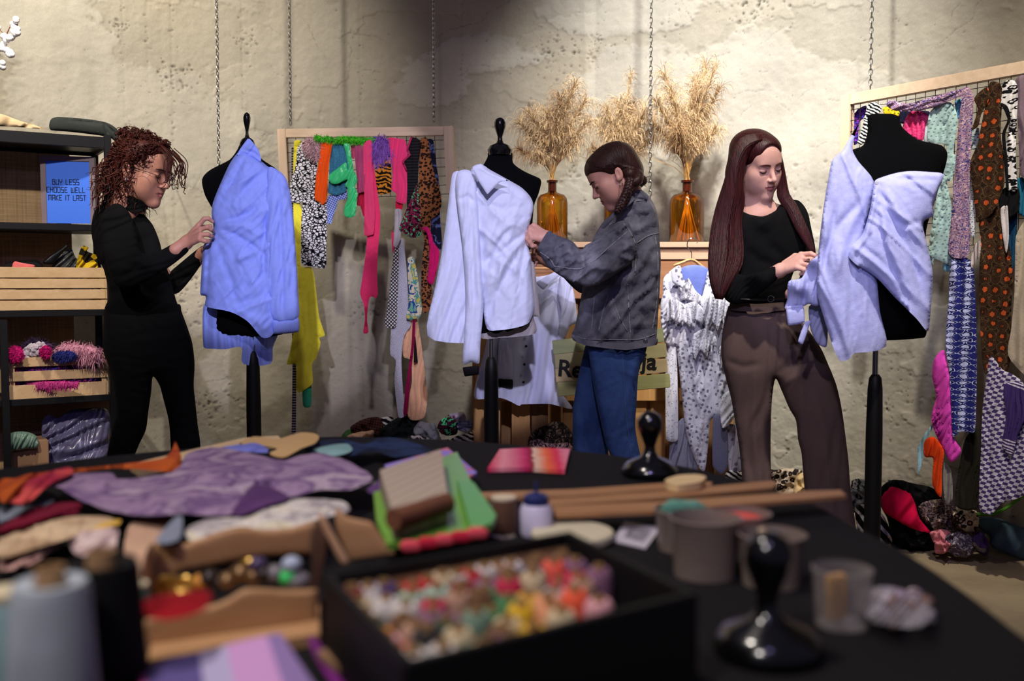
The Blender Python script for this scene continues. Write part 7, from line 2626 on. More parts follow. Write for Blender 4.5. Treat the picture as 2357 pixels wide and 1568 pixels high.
slab('print_patch', [(1436, 1236), (1450, 1212), (1500, 1221), (1480, 1248)], .7635, .0004, mixed('grey_print', [(90, 86, 92), (150, 146, 152), (110, 104, 110)], 90, 3, 1), parent=bpy.data.objects['printed_card'])


# clear plastic cups
def plastic(name, c, a):
    t = NT(name)
    t.t.nodes.remove(t.b)
    tr = t.n('ShaderNodeBsdfTransparent')
    df = t.n('ShaderNodeBsdfPrincipled')
    df.inputs['Base Color'].default_value = rgb(c)
    df.inputs['Roughness'].default_value = .3
    lw = t.n('ShaderNodeLayerWeight')
    lw.inputs['Blend'].default_value = .35
    mx = t.n('ShaderNodeMixShader')
    t.t.links.new(t.maprange(lw.outputs['Facing'], 0, 1, a, min(1, a + .5)), mx.inputs[0])
    t.t.links.new(tr.outputs[0], mx.inputs[1])
    t.t.links.new(df.outputs[0], mx.inputs[2])
    t.t.links.new(mx.outputs[0], t.out.inputs[0])
    return t.m


cupm = plastic('frosted_plastic', (136, 120, 110), .72)
clear = plastic('clear_plastic', (170, 160, 156), .16)


def cup(x, ytop, ybot, rx, label, mat=cupm, taper=.86):
    q = PZ(x, ybot, TZ)
    d = q.y
    rt = rx / F * d
    zt_ = P(x, ytop, d).z
    root = thing('plastic_cup', (q.x, d, TZ), label, 'cup')
    mb = MB()
    mb.lathe([(.001, TZ + .001), (rt * taper, TZ + .001), (rt * .97, zt_ - .006), (rt, zt_ - .004), (rt * 1.03, zt_), (rt * .98, zt_ + .001), (rt * .95, zt_ - .006), (rt * (taper - .04), TZ + .004), (.001, TZ + .004)], (q.x, d, 0), 40)
    mb.build('cup_wall', mat, root)
    return q.x, d, zt_, rt


x_, d_, z_, r_ = cup(1622, 1190, 1325, 82, 'frosted plastic cup, empty, nearest the thread box')
x_, d_, z_, r_ = cup(1775, 1228, 1345, 78, 'frosted plastic cup with a pale scoop inside')
s_ = SDF()
s_.cap((x_ - .012, d_ - .004, z_ + .002), (x_ + .02, d_ - .01, z_ - .03), .006, .010, .006)
V, Q = s_.mesh(.002)
mb = MB()
mb.add(V, Q.tolist())
mb.build('scoop', M('cream_scoop', (214, 184, 150), rough=.5), None, 'pale scoop standing in the frosted plastic cup', 'scoop', smooth='all')
x_, d_, z_, r_ = cup(1572, 1172, 1265, 66, 'frosted plastic cup filled with sea green wool')
puff('wool_tuft', [(1520, 1175), (1540, 1152), (1580, 1150), (1615, 1158), (1622, 1178), (1580, 1192), (1535, 1190)], d_, cloth('sea_green_wool', (104, 160, 138), .2, bump=.8), ratio=.5, bmax=.028, label='sea green wool tuft in the plastic cup', cat='wool', rag=3)
x_, d_, z_, r_ = cup(1703, 1180, 1275, 70, 'frosted plastic cup filled with coral beads')
mb = MB()
mb.lathe([(.001, z_ - .02), (r_ * .86, z_ - .02), (r_ * .9, z_ - .010), (r_ * .6, z_ - .004), (.001, z_ - .002)], (x_, d_, 0), 30)
mb.build('coral_beads', M('coral_powder', (236, 96, 84), rough=.8, bump=.8, bscale=500), None, 'coral bead filling of the far plastic cup', 'beads', kind='stuff')
x_, d_, z_, r_ = cup(1936, 1308, 1440, 68, 'clear plastic cup with an ochre block inside standing alone', clear)
mb = MB()
mb.box((x_ - .006, d_, TZ + .030), (.022, .012, .046), .4, .002)
mb.build('wax_block', M('ochre_wax', (190, 140, 70), rough=.5), None, 'ochre block inside the lone clear cup', 'block')
mb = MB()
rs = np.random.RandomState(21)
for k in range(60):
    x, y = 1995 + 145 * rs.rand(), 1365 + 75 * rs.rand()
    if abs((x - 2068) / 76) ** 2 + abs((y - 1402) / 44) ** 2 < 1:
        q = PZ(x, y, TZ + .008 + .012 * rs.rand())
        mb.sph(q, .0055 + .004 * rs.rand(), m=int(rs.randint(4)), sub=1)
mb.build('bead_pile', [M('grey_shell', (150, 140, 146), rough=.4), M('lilac_shell', (160, 140, 160), rough=.4), M('brown_shell', (120, 92, 84), rough=.4), M('pale_shell', (196, 184, 190), rough=.4)], None, 'loose pile of small pale shells and beads beside the lone clear cup', 'beads', kind='stuff')
puff('zip_bag', [(1985, 1362), (2040, 1350), (2110, 1368), (2146, 1405), (2120, 1445), (2050, 1440), (1998, 1425)], lambda x, y: dz_(x, y, TZ + .022), plastic('bag_film', (170, 164, 170), .10), ratio=.3, bmax=.012, label='clear bag lying around the shell pile', cat='bag', folds=((20, .008, 40, .8),))
# ================================================================ scarves on the turned frame
def sc2(pts, lay_, mat, label, cat='scarf', conv=CB, folds=((15, .008, 4, .6),), name='scarf', **kw):
    return scrap(name, pts, lay_, mat, label, cat, folds, conv, d2, **kw)


prp = mixed('purple_blue_check', [(126, 40, 150), (70, 50, 170), (44, 16, 66), (150, 50, 160)], 60, 2, .2)
sc2([(300, 440), (345, 400), (360, 380), (420, 355), (410, 430), (370, 480), (360, 620), (330, 640), (310, 600), (270, 612), (250, 590), (265, 500)], -3.5, prp, 'purple and blue check scarf wrapped behind the frame corner')
sc2([(440, 340), (500, 335), (530, 380), (500, 430), (440, 500), (430, 600), (380, 640), (355, 620), (390, 520), (410, 430)], 2, zebra('black_white_diamond_print', (226, 226, 222), K, 34, 5, .5, .9), 'black and white diamond print scarf behind the black neck')
sc2([(540, 370), (600, 366), (660, 400), (640, 440), (560, 430)], 0, dots('yellow_flower_print', (232, 202, 40), (120, 100, 30), 90, .25), 'small yellow printed cloth below the twisted scarf')
sc2([(640, 395), (870, 395), (880, 470), (640, 480)], -1, cloth('navy_velvet', (24, 24, 48)), 'navy cloth behind the pink satin')
sc2([(690, 480), (740, 400), (830, 400), (870, 430), (850, 500), (830, 605), (780, 595), (690, 540)], 1, mixed('pink_sequin', [(214, 50, 110), (236, 80, 140), (190, 40, 120)], 40, 3, .8), 'glossy pink sequin cloth beside the mint scarf')
sc2([(835, 540), (880, 420), (890, 640), (840, 620)], .5, cloth('white_voile', (190, 206, 206)), 'white voile edge between pink and mint cloths')
mint = dots('mint_dotted_chiffon', (176, 206, 200), (110, 140, 140), 75, .22, .2)
sc2([(880, 400), (1000, 330), (1050, 350), (1080, 450), (1060, 600), (1050, 700), (1075, 720), (1070, 800), (1030, 900), (1000, 900), (1040, 1100), (1035, 1250), (1050, 1500), (960, 1480), (910, 1460), (905, 1510), (870, 1420), (880, 1300), (940, 960), (1000, 740), (990, 640), (870, 610)], 2, mint,
    'mint chiffon scarf with tiny dots knotted in the middle', folds=((14, .012, 10, .8),))
sc2([(975, 1495), (1040, 1505), (1050, 1550), (980, 1548)], 1, cloth('aqua_hem', (120, 176, 190)), 'aqua cloth end below the mint chiffon')
sc2([(1060, 330), (1110, 315), (1090, 450), (1075, 440)], 1, cloth('sky_ribbon', (90, 150, 190)), 'sky blue cloth sliver beside the floral scarf')
flo = mixed('pink_navy_flower_print', [(60, 56, 116), (196, 150, 156), (70, 66, 130), (214, 180, 180), (60, 50, 100)], 95, 3, 1.2)
sc2([(565, 350), (600, 315), (720, 340), (900, 290), (1150, 220), (1172, 240), (1130, 275), (1000, 330), (900, 370), (760, 397), (620, 390)], 3, flo, 'pink and navy flowered scarf twisted along the turned rail', folds=((12, .010, 70, .8),), thick=.022)
sc2([(1120, 230), (1165, 230), (1195, 290), (1185, 500), (1170, 800), (1165, 1100), (1170, 1340), (1150, 1450), (1040, 1450), (1010, 1380), (1030, 1200), (1050, 950), (1070, 700), (1090, 450)], 3.5, flo, 'pink and navy flowered scarf hanging straight down')
sc2([(1170, 540), (1235, 520), (1225, 660), (1175, 665)], 1, dots('teal_square_print', (196, 206, 206), (70, 120, 130), 100, .3), 'teal printed cloth patch behind the brown scarf')
sc2([(1165, 850), (1200, 860), (1210, 1300), (1160, 1290)], 1, dots('white_grey_dots', (206, 206, 210), (70, 74, 90), 130, .25), 'narrow white dotted scarf beside the brown one')
brn = pat('brown_orange_wax_print', lambda t, v: t.ramp(t.math('ADD', t.vor(t.coord('UV', (44, 25, 1), .1), 1, 'F1', .30), t.math('MULTIPLY', t.wave(t.coord('UV'), 55, 9, 2, 2), .07)), [(.25, (190, 84, 38)), (.29, (32, 20, 14)), (.46, (70, 45, 26)), (.52, (34, 22, 15)), (.60, (94, 70, 44)), (.66, (36, 23, 15))]))
sc2([(1310, 190), (1370, 185), (1400, 230), (1400, 350), (1390, 560), (1410, 700), (1420, 900), (1400, 980), (1330, 1130), (1220, 1200), (1210, 1130), (1180, 900), (1165, 780), (1220, 640), (1240, 550), (1270, 400), (1300, 300)], 3, brn, 'brown scarf with orange wax print at the turned rail', folds=((22, .012, 6, .6),))
sc2([(1200, 300), (1290, 220), (1312, 300), (1250, 420), (1230, 500), (1182, 535), (1190, 500), (1225, 380)], 3.6, brn, 'loop of brown patterned cloth beside the wax print scarf')
sc2([(1240, 1180), (1400, 1080), (1450, 1350), (1480, 1568), (1470, 1760), (1460, 2200), (1400, 2320), (1270, 2280), (1240, 1900), (1235, 1568), (1250, 1350)], 2, brn, 'brown and orange wax print cloth hanging lower behind the blue print', folds=((24, .012, 3, .6),))
sc2([(1410, 190), (1490, 175), (1515, 250), (1510, 400), (1500, 700), (1510, 960), (1440, 960), (1420, 700), (1450, 500), (1420, 400), (1385, 330)], 3, leopard('white_animal_print', (226, 222, 218), K, (226, 222, 218), 62), 'black and white animal print scarf next to the brown one')
sc2([(1390, 340), (1440, 360), (1462, 450), (1425, 560), (1440, 740), (1450, 960), (1428, 940), (1410, 700), (1400, 560), (1440, 450)], 3.8, cloth('black_silk', (18, 17, 19)), 'black silk band looped over the animal print', thick=.008)
sc2([(1500, 165), (1580, 145), (1580, 880), (1530, 850), (1510, 400)], 2.5, cloth('mauve_grey_jersey', (122, 102, 112)), 'mauve grey jersey at the picture edge of the turned frame')
sc2([(1490, 900), (1600, 890), (1600, 1150), (1500, 1110)], 1, cloth('teal_cotton', (34, 104, 130)), 'teal cotton cloth below the mauve grey jersey')
sc2([(1425, 1100), (1510, 1060), (1500, 1500), (1440, 1560)], .6, cloth('petrol_cotton', (24, 66, 96)), 'petrol blue cloth between the brown print and the beige linen')
sc2([(1380, 980), (1510, 930), (1520, 1110), (1410, 1170)], 2.4, cloth('black_wool_end', (18, 18, 20)), 'black woollen end below the animal print', rag=2)
sc2([(1390, 1100), (1440, 1080), (1450, 1300), (1430, 1420), (1400, 1250)], 2.9, cloth('white_slip', (206, 198, 196)), 'white cloth sliver in front of the petrol blue')
sc2([(1500, 1300), (1600, 1180), (1640, 2400), (1570, 2310), (1445, 2160), (1468, 1960), (1490, 1700)], 3, cloth('beige_linen_shawl', (176, 162, 140), .08), 'wide beige linen shawl at the edge of the picture', folds=((26, .012, 3, .5),))
sc2([(1180, 1400), (1240, 1330), (1246, 1420), (1180, 1530)], 3, bands('white_fine_lines', [(206, 196, 190), (196, 184, 178), (120, 104, 104)], 40, 'X', 1), 'white cloth corner with fine dark lines')
ikat = pat('blue_white_ikat', lambda t, v: t.ramp(t.math('ADD', t.wave(t.coord('UV', (1, 1, 1), .03), 9, 0, 1, 0, 'X'), t.math('MULTIPLY', t.wave(t.coord('UV'), 14, 4, 3, 1, 'Y'), .9)), [(.25, (190, 196, 232)), (.5, (28, 30, 84)), (.9, (200, 206, 236)), (1.0, (36, 40, 110))], 'CONSTANT'))
sc2([(740, 0), (840, 0), (860, 150), (870, 500), (860, 880), (790, 880), (745, 905), (730, 600), (710, 430), (725, 200)], 3, ikat, 'long blue and white banded print scarf below the flowered one', conv=CL, folds=((20, .010, 2, .5),))
sc2([(650, 510), (700, 460), (722, 560), (740, 640), (745, 900), (790, 980), (740, 1040), (700, 980), (660, 900), (635, 810), (660, 700), (640, 600)], 2, cloth('magenta_tulle', (216, 70, 178), .12), 'bright magenta tulle hanging beside the blue print', conv=CL, folds=((12, .012, 20, .9),), thick=.015)
sc2([(660, 825), (610, 930), (570, 1110), (565, 970), (600, 895)], 1, cloth('pale_aqua', (150, 190, 200)), 'pale aqua pointed cloth end beside the orange knot', conv=CL)
sc2([(600, 930), (650, 910), (700, 980), (690, 1080), (685, 1220), (640, 1150), (645, 1020), (600, 1010)], 2.4, cloth('orange_red_jersey', (226, 70, 20)), 'knotted orange red jersey low on the turned frame', conv=CL, thick=.014)
sc2([(700, 1040), (740, 1090), (745, 1230), (710, 1255), (695, 1150)], .5, cloth('grey_floral', (130, 126, 120), .3), 'grey cloth strip below the orange knot', conv=CL)
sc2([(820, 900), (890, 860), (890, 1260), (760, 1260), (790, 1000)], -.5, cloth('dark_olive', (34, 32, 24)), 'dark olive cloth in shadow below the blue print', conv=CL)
op = pat('purple_white_op_print', lambda t, v: t.mix(t.math('GREATER_THAN', t.noise(t.coord('UV'), 5, 2), .52), t.ramp(t.wave(t.coord('UV', (1, 1, 1), .5), 34, 6, .8, 1, typ='RINGS'), [(.45, (60, 44, 96)), (.5, (206, 196, 210))]), (66, 48, 104)))
chk = pat('purple_white_check', lambda t, v: t.ramp(t.math('ABSOLUTE', t.math('SUBTRACT', t.math('GREATER_THAN', t.wave(t.coord('UV', (1, 1, 1), .3), 15, 2.2, 1.2, 1, 'X'), .5), t.math('GREATER_THAN', t.wave(t.coord('UV', (1, 1, 1), .3), 15, 2.2, 1.2, 1, 'Y'), .5))), [(.4, (70, 56, 104)), (.6, (196, 188, 200))]))
sc2([(940, 490), (1000, 560), (1060, 590), (1113, 640), (1170, 900), (1150, 1180), (1000, 1250), (940, 1310), (880, 1270), (890, 1000), (900, 760), (920, 600)], 3, chk, 'purple and white checkered shawl hanging to the floor pile', conv=CL, folds=((22, .012, 6, .7),))
sc2([(1010, 640), (1113, 640), (1140, 760), (1080, 900), (1050, 1010), (1000, 950), (1020, 800)], 4, op, 'purple and white swirl print corner over the checkered shawl', conv=CL)

# ================================================================ clothes on the floor
def pile(pts, z0, dmid, mat, label, conv=same, name='clothing', ratio=.75, bmax=.11, folds=((44, .030, 35, .8, 2.2), (22, .018, -40, .8, 1.8), (11, .006, 20, .8, 1.6)), cat='clothes', group=None, **kw):
    if conv is same:
        yf = CY + F * math.tan(math.atan2(CAMZ, dmid) - PITCH) - 3
        pts = [((p[0], yf) + tuple(p[2:])) if p[1] > 1122 else p for p in pts]
    return puff(name, conv(pts), dmid, mat, ratio=ratio, bmax=bmax, folds=folds, seed=len(label) * 3 % 41, label=label, cat=cat, group=group, s=kw.pop('s', 3.6), rag=kw.pop('rag', 1.6), **kw)


olive = cloth('olive_wool', (44, 66, 40))
pile([(785, 1005), (800, 990), (825, 985), (830, 1010), (840, 1130), (780, 1130)], 0, 4.70, M('green_knit', (60, 96, 48), rough=.95, bump=.8, bscale=120, var=.2), 'dark green knit at the end of the clothes pile under the small frame')
pile([(805, 985), (838, 966), (872, 960), (884, 985), (870, 1010), (830, 1010)], 0, 4.66, pat('rust_plaid', lambda t, v: t.mix(t.math('MAXIMUM', t.math('GREATER_THAN', t.wave(t.coord('UV', (1, 1, 1), .2), 26, 0, 1, 0, 'X'), .86), t.math('GREATER_THAN', t.wave(t.coord('UV', (1, 1, 1), .2), 26, 0, 1, 0, 'Y'), .86)), (86, 46, 36), (28, 20, 20))),
     'dark rust plaid garment on the clothes pile')
pile([(876, 962), (905, 962), (900, 985), (880, 990)], 0, 4.72, zeb, 'black and white striped garment at the back of the pile')
pile([(798, 1008), (812, 998), (835, 994), (860, 992), (855, 1020), (850, 1140), (790, 1140)], 0, 4.55, cloth('beige_satin', (204, 164, 128)), 'beige satin garment at the front of the pile')
pile([(872, 1000), (905, 968), (940, 952), (972, 972), (965, 1005), (950, 1030), (940, 1150), (880, 1150)], 0, 4.56, mixed('black_green_dots', [(20, 26, 26), (16, 20, 22), (26, 32, 30), (22, 26, 26)], 40, 2, .5), 'black padded garment in the middle of the pile')
pile([(950, 990), (965, 970), (960, 958), (980, 972), (1000, 975), (1012, 1000), (1016, 1015), (1020, 1150), (940, 1150), (955, 1020)], 0, 4.52, cloth('light_grey_tee', (150, 150, 154)), 'light grey tee with red mark on the pile')
pile([(1006, 985), (1022, 962), (1045, 965), (1055, 980), (1050, 1000), (1022, 1002)], 0, 4.46, mixed('dark_floral_mint', [(30, 18, 30), (110, 30, 60), (24, 18, 28), (100, 230, 150), (30, 20, 30)], 30, 3, 1.2), 'dark flowered garment with mint patches on the pile')
pile([(1032, 956), (1067, 949), (1072, 972), (1052, 974)], 0, 4.52, dots('pink_star_print', (206, 190, 210), (130, 60, 80), 26, .2), 'pale pillow shaped cloth with dark stars on top of the pile')
pile([(1050, 978), (1083, 968), (1087, 990), (1062, 994)], 0, 4.48, mixed('blue_flower_white', [(186, 180, 196), (110, 120, 180), (206, 196, 206)], 40, 3, 1), 'white cloth with blue flowers on the pile')
pile([(1035, 1015), (1062, 1002), (1088, 996), (1090, 1030), (1095, 1150), (1030, 1150)], 0, 4.42, zeb, 'zebra print garment on the pile beside the wooden stand')
pile([(935, 1012), (965, 1002), (985, 1008), (1010, 1018), (1035, 1012), (1040, 1150), (930, 1150)], 0, 4.40, mixed('white_black_leaf', [(196, 190, 186), (40, 38, 40), (206, 200, 196)], 30, 3, 1.5), 'white garment with black leaf print at the front of the pile')
pile([(1215, 1010), (1240, 985), (1275, 972), (1300, 976), (1318, 1000), (1330, 1150), (1215, 1150)], 0, 4.40, mixed('black_brown_zebra', [(20, 18, 18), (52, 40, 34), (22, 20, 20), (120, 100, 84), (20, 18, 18)], 24, 3, 2), 'dark striped garment heaped under the painted sign')
pile([(1218, 1018), (1240, 1010), (1262, 1020), (1300, 1018), (1318, 1028), (1320, 1160), (1215, 1160)], 0, 4.30, mixed('rose_black_fringe', [(160, 120, 130), (40, 30, 34), (196, 160, 160), (70, 60, 90)], 40, 4, 2), 'rose and black fringed garment in front of the dark striped one', rag=3)
pile([(1745, 1075), (1780, 1082), (1815, 1078), (1848, 1084), (1842, 1110), (1832, 1150), (1800, 1240), (1745, 1240)], 0, 4.45, leo2, 'brown leopard garment on the floor between the brown trouser legs')
pile([(1830, 1105), (1852, 1090), (1868, 1130), (1870, 1240), (1815, 1240)], 0, 4.40, cloth('cream_fleece', (206, 176, 130)), 'cream cloth beside the brown leopard garment')
pile([(1668, 1090), (1700, 1086), (1712, 1110), (1716, 1240), (1660, 1240)], 0, 4.28, zeb, 'zebra print garment on the floor under the flowered dress')

PR = cv(1860, 600, .4466)
pile([(225, 1140), (292, 1134), (292, 1230), (290, 1290), (235, 1300), (222, 1240)], 0, 4.15, mixed('white_grey_tiger', [(206, 206, 200), (150, 160, 154), (50, 50, 50), (196, 190, 176)], 18, 3, 2), 'pale tiger print garment behind the black stand post', PR)
pile([(240, 1270), (300, 1260), (355, 1280), (410, 1350), (430, 1460), (330, 1445), (260, 1400)], 0, 4.02, zebra('wide_white_stripes', (206, 200, 192), (18, 18, 18), 9, 2, .3, .9), 'white garment with wide black stripes at the stand foot', PR)
pile([(372, 1175), (440, 1128), (540, 1150), (640, 1170), (690, 1225), (700, 1300), (660, 1480), (560, 1485), (430, 1475), (415, 1350), (365, 1245)], 0, 4.10, cloth('black_fleece', (17, 16, 18)), 'black garment at the back of the big floor pile', PR, bmax=.16)
pile([(376, 1235), (395, 1195), (430, 1168), (480, 1180), (525, 1200), (552, 1250), (565, 1300), (585, 1345), (635, 1400), (600, 1400), (530, 1380), (440, 1330), (390, 1295)], 0, 3.97, cloth('magenta_satin', (214, 8, 66), .06), 'crimson pink cloth folded over the black garment on the floor', PR, bmax=.05, folds=((60, .010, 40, .8),))
pile([(565, 1272), (620, 1235), (690, 1230), (760, 1268), (880, 1298), (885, 1400), (840, 1440), (740, 1420), (660, 1400), (600, 1350)], 0, 4.02, mixed('mottled_animal_mix', [(150, 130, 120), (60, 50, 50), (196, 176, 150), (110, 86, 100), (206, 190, 180)], 26, 4, 2), 'mottled animal print garment in the middle of the big floor pile', PR)
pile([(740, 1290), (800, 1280), (875, 1310), (870, 1390), (810, 1400), (770, 1360)], 0, 3.90, leo2, 'pale leopard garment lying on the mottled one', PR, bmax=.05)
pile([(628, 1405), (680, 1385), (730, 1395), (740, 1460), (715, 1505), (660, 1512), (648, 1460)], 0, 3.90, cloth('salmon_satin', (206, 124, 132)), 'salmon pink cloth at the front of the big floor pile', PR, bmax=.07)
pile([(700, 1430), (770, 1400), (840, 1420), (860, 1480), (830, 1530), (740, 1515)], 0, 3.88, mixed('lilac_grey_mottle', [(130, 120, 132), (80, 70, 84), (170, 160, 164)], 30, 4, 2), 'lilac grey mottled garment at the front edge of the pile', PR, bmax=.06)
pile([(840, 1440), (890, 1390), (930, 1440), (925, 1520), (870, 1500)], 0, 3.88, mixed('olive_purple', [(110, 100, 92), (60, 40, 84), (120, 110, 100)], 9, 2, .5), 'olive and purple scrap beside the slate denim', PR, bmax=.05)
pile([(868, 1330), (960, 1325), (1040, 1350), (1113, 1385), (1160, 1440), (1130, 1540), (950, 1480), (930, 1420), (880, 1380)], 0, 3.92, cloth('slate_denim', (66, 86, 102), .12), 'slate blue denim garment at the end of the big floor pile', PR, bmax=.10, folds=((50, .012, 30, .8),))
pile([(1040, 1340), (1060, 1290), (1113, 1270), (1180, 1300), (1180, 1380), (1100, 1370)], 0, 4.05, mixed('charcoal_mix', [(34, 30, 34), (110, 100, 106), (26, 24, 28)], 20, 3, 1), 'charcoal garment on the slate denim', PR)
mb = MB()
mb.tube(spline([P(1985 + 260, 1184, 3.90), P(2290, 1182, 3.88), P(2330, 1160, 3.86), P(2380, 1120, 3.84)], 20), .012, 8, flat=.5)
mb.build('green_sash', cloth('leaf_green', (74, 130, 40)), None, 'leaf green sash trailing over the big floor pile', 'sash')

# ================================================================ things on the shelf
def dsh(n):
    return lambda x, y: np.array([dS(float(v), n) for v in np.ravel(x)]).reshape(np.shape(x))


puff('folded_cloth', [(113, 290), (118, 274), (135, 269), (200, 274), (245, 282), (268, 296), (274, 312), (276, 322), (266, 326), (255, 318), (230, 312), (165, 304), (118, 300)], dsh(.12), cloth('charcoal_cloth', (44, 48, 46)), ratio=.6, bmax=.09, creases=[([(150, 276), (240, 284), (270, 312)], 3, .012), ([(238, 284), (250, 310)], 3, .012)],
     label='folded charcoal cloth on top of the black shelf', cat='folded cloth')
puff('folded_cloth', [(-60, 262), (0, 262), (40, 276), (80, 288), (104, 298), (60, 294), (10, 291), (-60, 288)], dsh(.10), cloth('cream_cloth', (214, 186, 146)), ratio=.6, bmax=.09, label='cream cloth spread on top of the black shelf', cat='folded cloth', folds=((40, .01, 30, .6),))
# cotton branch
cb = thing('cotton_branch', S(-.55, .12, zt + .02), 'dried cotton branch with white bolls above the shelf', 'branch')
mb = MB()
bp = spline([P(-60, 280, 3.9), P(-20, 170, 3.88), P(10, 90, 3.87), P(30, 50, 3.86)], 16)
mb.tube(bp, list(np.linspace(.004, .002, 16)), 6)
bolls = [(32, 46), (34, 68), (38, 76), (12, 90), (24, 88), (2, 108), (14, 116), (22, 124), (4, 150), (-8, 60), (-14, 120)]
for (x, y) in bolls:
    q = P(x, y, 3.86)
    j = int(np.argmin(np.linalg.norm(bp - np.array(q), axis=1)))
    mb.tube([bp[j], (bp[j] + np.array(q)) / 2 + [0, 0, -.006], q], .0016, 5)
mb.build('stem', M('reddish_stem', (110, 66, 44)), cb)
rs = np.random.RandomState(1)
for (x, y) in bolls:
    mb = MB()
    q = P(x, y, 3.86)
    for k in range(4):
        mb.sph(np.array(q) + rs.normal(size=3) * .006, .0125, sub=2, jit=.03, seed=k)
    mb.build('cotton_boll', M('cotton_white', (232, 230, 232), rough=.95), cb)
mb = MB()
mb.sph(P(365, 330, 3.98), (.004, .004, .010))
for k in range(5):
    a = k * 1.256
    mb.sph(P(365 + 4 * math.cos(a), 326 + 3 * math.sin(a), 3.98), .006, sub=1)
wd_ = wall_d(365, 330) - .012
mb.tube([P(365, 331, 3.98), P(365, 333, wd_)], .002, 6)
mb.build('wall_hook', M('white_flower_hook', (226, 224, 218), rough=.6), None, 'tiny white flower shaped hook on the wall above curly hair', 'hook')
# contents of the upper crate
zc_ = ZS[2]
bag = plastic('crinkled_bag', (150, 150, 150), .25)
puff('belt', [(98, 606), (112, 590), (140, 572), (156, 561), (159, 567), (142, 584), (128, 600), (122, 609)], dsh(.10), M('black_leather', (20, 20, 22), rough=.4), ratio=.6, bmax=.012, label='black leather strap leaning in the upper crate', cat='strap')
puff('plastic_bag', [(120, 612), (136, 592), (150, 578), (164, 572), (174, 592), (186, 606), (184, 640), (124, 640)], dsh(.14), M('grey_film', (84, 86, 84), rough=.25, spec=.6), ratio=.5, bmax=.05, folds=((14, .010, 50, 1),), label='crumpled grey plastic bag in the upper crate', cat='bag')
puff('yellow_wrapper', [(176, 606), (186, 572), (192, 566), (204, 570), (200, 578), (214, 584), (224, 590), (222, 640), (180, 640)], dsh(.10), mixed('black_yellow_wrap', [(30, 28, 20), (206, 170, 30), (40, 36, 24), (30, 28, 22)], 9, 2, 1), ratio=.5, bmax=.05, folds=((16, .010, 40, 1),), label='black and yellow wrapped bundle in the upper crate', cat='bundle')
puff('cloth_bundle', [(10, 611), (18, 604), (50, 600), (80, 598), (92, 604), (98, 612), (90, 640), (10, 640)], dsh(.10), cloth('black_bundle', (24, 22, 24)), ratio=.5, bmax=.05, label='black cloth bundle at the near end of the upper crate', cat='bundle')
puff('pink_ribbon', [(28, 612), (34, 602), (54, 606), (80, 611), (70, 625), (30, 625)], dsh(.04), cloth('pink_band', (220, 110, 110)), ratio=.5, bmax=.02, label='pink band over the rim of the upper crate', cat='ribbon')
# contents of the lower crate
mg = cloth('magenta_yarn', (190, 26, 110), .2, bump=.8)
fur('pompom', [(18, 816), (24, 803), (36, 798), (48, 803), (54, 817), (48, 830), (36, 835), (24, 830)], dS(36, -.01), mg, 700, .010, 'big magenta pompom at the crate corner', 'pompom', ratio=.95, bmax=.05, droop=.1)
fur('pompom', [(92, 808), (98, 798), (106, 796), (114, 803), (116, 816), (110, 824), (98, 822)], dS(104, -.01), mg, 500, .010, 'small magenta pompom beside the white curls', 'pompom', ratio=.95, bmax=.05, droop=.1)
mb = MB()
rs = np.random.RandomState(4)
for k in range(60):
    x, y = 78 + rs.normal() * 15, 808 + rs.normal() * 8
    mb.sph(P(x, y, dS(78, .02 + .04 * rs.rand())), .010 + .004 * rs.rand(), sub=1, jit=.1, seed=k)
mb.build('bobble_yarn', cloth('white_bobble_yarn', (196, 184, 196), .1, bump=.6), None, 'white bobbly yarn heap in the small crate', 'yarn')
fur('feather_trim', [(128, 812), (140, 796), (165, 792), (195, 796), (225, 802), (234, 820), (215, 836), (200, 828), (160, 826), (135, 824)], dS(185, .0), cloth('pale_pink_feather', (206, 144, 164), .12), 900, .030, 'pale pink feathery trim spilling from the small crate', 'trim', ratio=.7, bmax=.06, droop=.6, spread=1.4)
fur('fur_ball', [(120, 822), (132, 811), (150, 809), (168, 812), (176, 822), (160, 830), (138, 831)], dS(148, -.012), cloth('navy_fur', (44, 50, 120), .2), 700, .012, 'navy blue fur piece over the crate rim', 'fur', ratio=.8, bmax=.04, droop=.4)
fur('dark_tinsel', [(46, 806), (60, 786), (90, 782), (120, 794), (110, 806), (80, 800)], dS(80, .10), cloth('plum_tinsel', (72, 54, 84), .2), 600, .020, 'plum coloured tinsel behind the white bobbly yarn', 'tinsel', ratio=.6, bmax=.05)
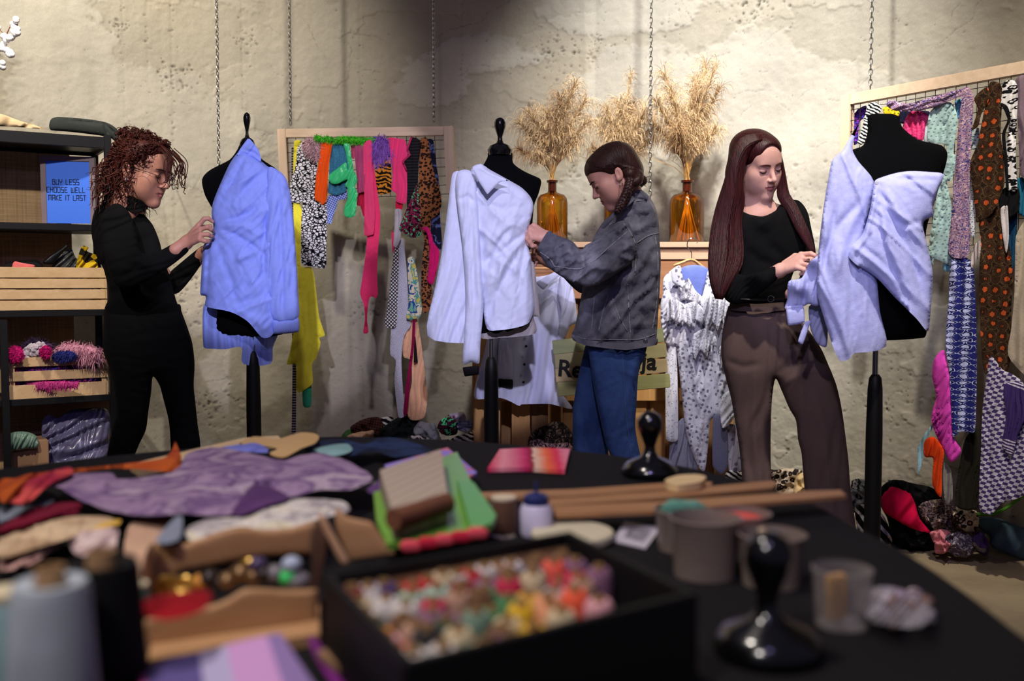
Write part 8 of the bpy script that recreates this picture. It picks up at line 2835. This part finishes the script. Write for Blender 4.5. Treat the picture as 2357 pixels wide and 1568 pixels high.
puff('yarn_mass', [(34, 834), (230, 834), (230, 905), (34, 905)], dsh(.06), mixed('magenta_violet_yarn', [(30, 18, 40), (150, 30, 110), (60, 40, 130), (40, 20, 50), (186, 60, 130)], 34, 3, 1.5), ratio=.4, bmax=.05, folds=((12, .012, 40, 1),), label='mixed magenta and violet yarn seen through the crate gaps', cat='yarn')
fur('yarn_fringe', [(62, 886), (80, 880), (130, 878), (180, 880), (176, 892), (130, 896), (90, 898)], dS(120, -.010), cloth('rose_fringe', (186, 60, 130), .2), 500, .014, 'rose yarn fringe poking through the lower gap of the small crate', 'fringe', ratio=.5, bmax=.012, droop=.8)
# lowest shelf
zf = .16
kraft = M('kraft_cardboard', (158, 122, 92), rough=.85, var=.06)
t0_, t1_ = tS(12, -.02), tS(104, -.02)
mb = MB()
za, zb_ = zS(58, 1022, -.02), .165
mb.box(S((t0_ + t1_) / 2 + .012, .15, (za + zb_) / 2), (t1_ - t0_ - .01, .20, za - zb_), SRZ, .003)
mb.build('cardboard_box', kraft, None, 'small cardboard box on the lowest shelf', 'box')
puff('film_roll', [(12, 1030), (14, 1006), (30, 995), (60, 994), (84, 1004), (88, 1030), (60, 1034), (30, 1038)], dsh(.02), M('green_film', (110, 136, 122), rough=.2, spec=.6), ratio=.8, bmax=.05, folds=((14, .008, 20, 1),), label='greenish clear film roll on the cardboard box', cat='roll')
t0_, t1_ = tS(92, .26), tS(264, .26)
mb = MB()
mb.box(S((t0_ + t1_) / 2, .26, (zS(180, 922, .26) + .165) / 2), (t1_ - t0_, .010, zS(180, 922, .26) - .165), SRZ, .002)
mb.build('cardboard_sheet', kraft, None, 'tall cardboard sheet standing on the lowest shelf', 'cardboard')
puff('plastic_sack', [(96, 975), (110, 955), (135, 962), (160, 945), (200, 940), (248, 944), (252, 1000), (248, 1075), (250, 1120), (105, 1120), (98, 1040)], dsh(.13), M('grey_violet_film', (104, 100, 134), rough=.25, spec=.6, var=.15, vscale=14), ratio=.4, bmax=.08, folds=((26, .012, 60, 1), (12, .005, 20, 1)), label='grey violet plastic sack in front of the cardboard sheet', cat='sack')
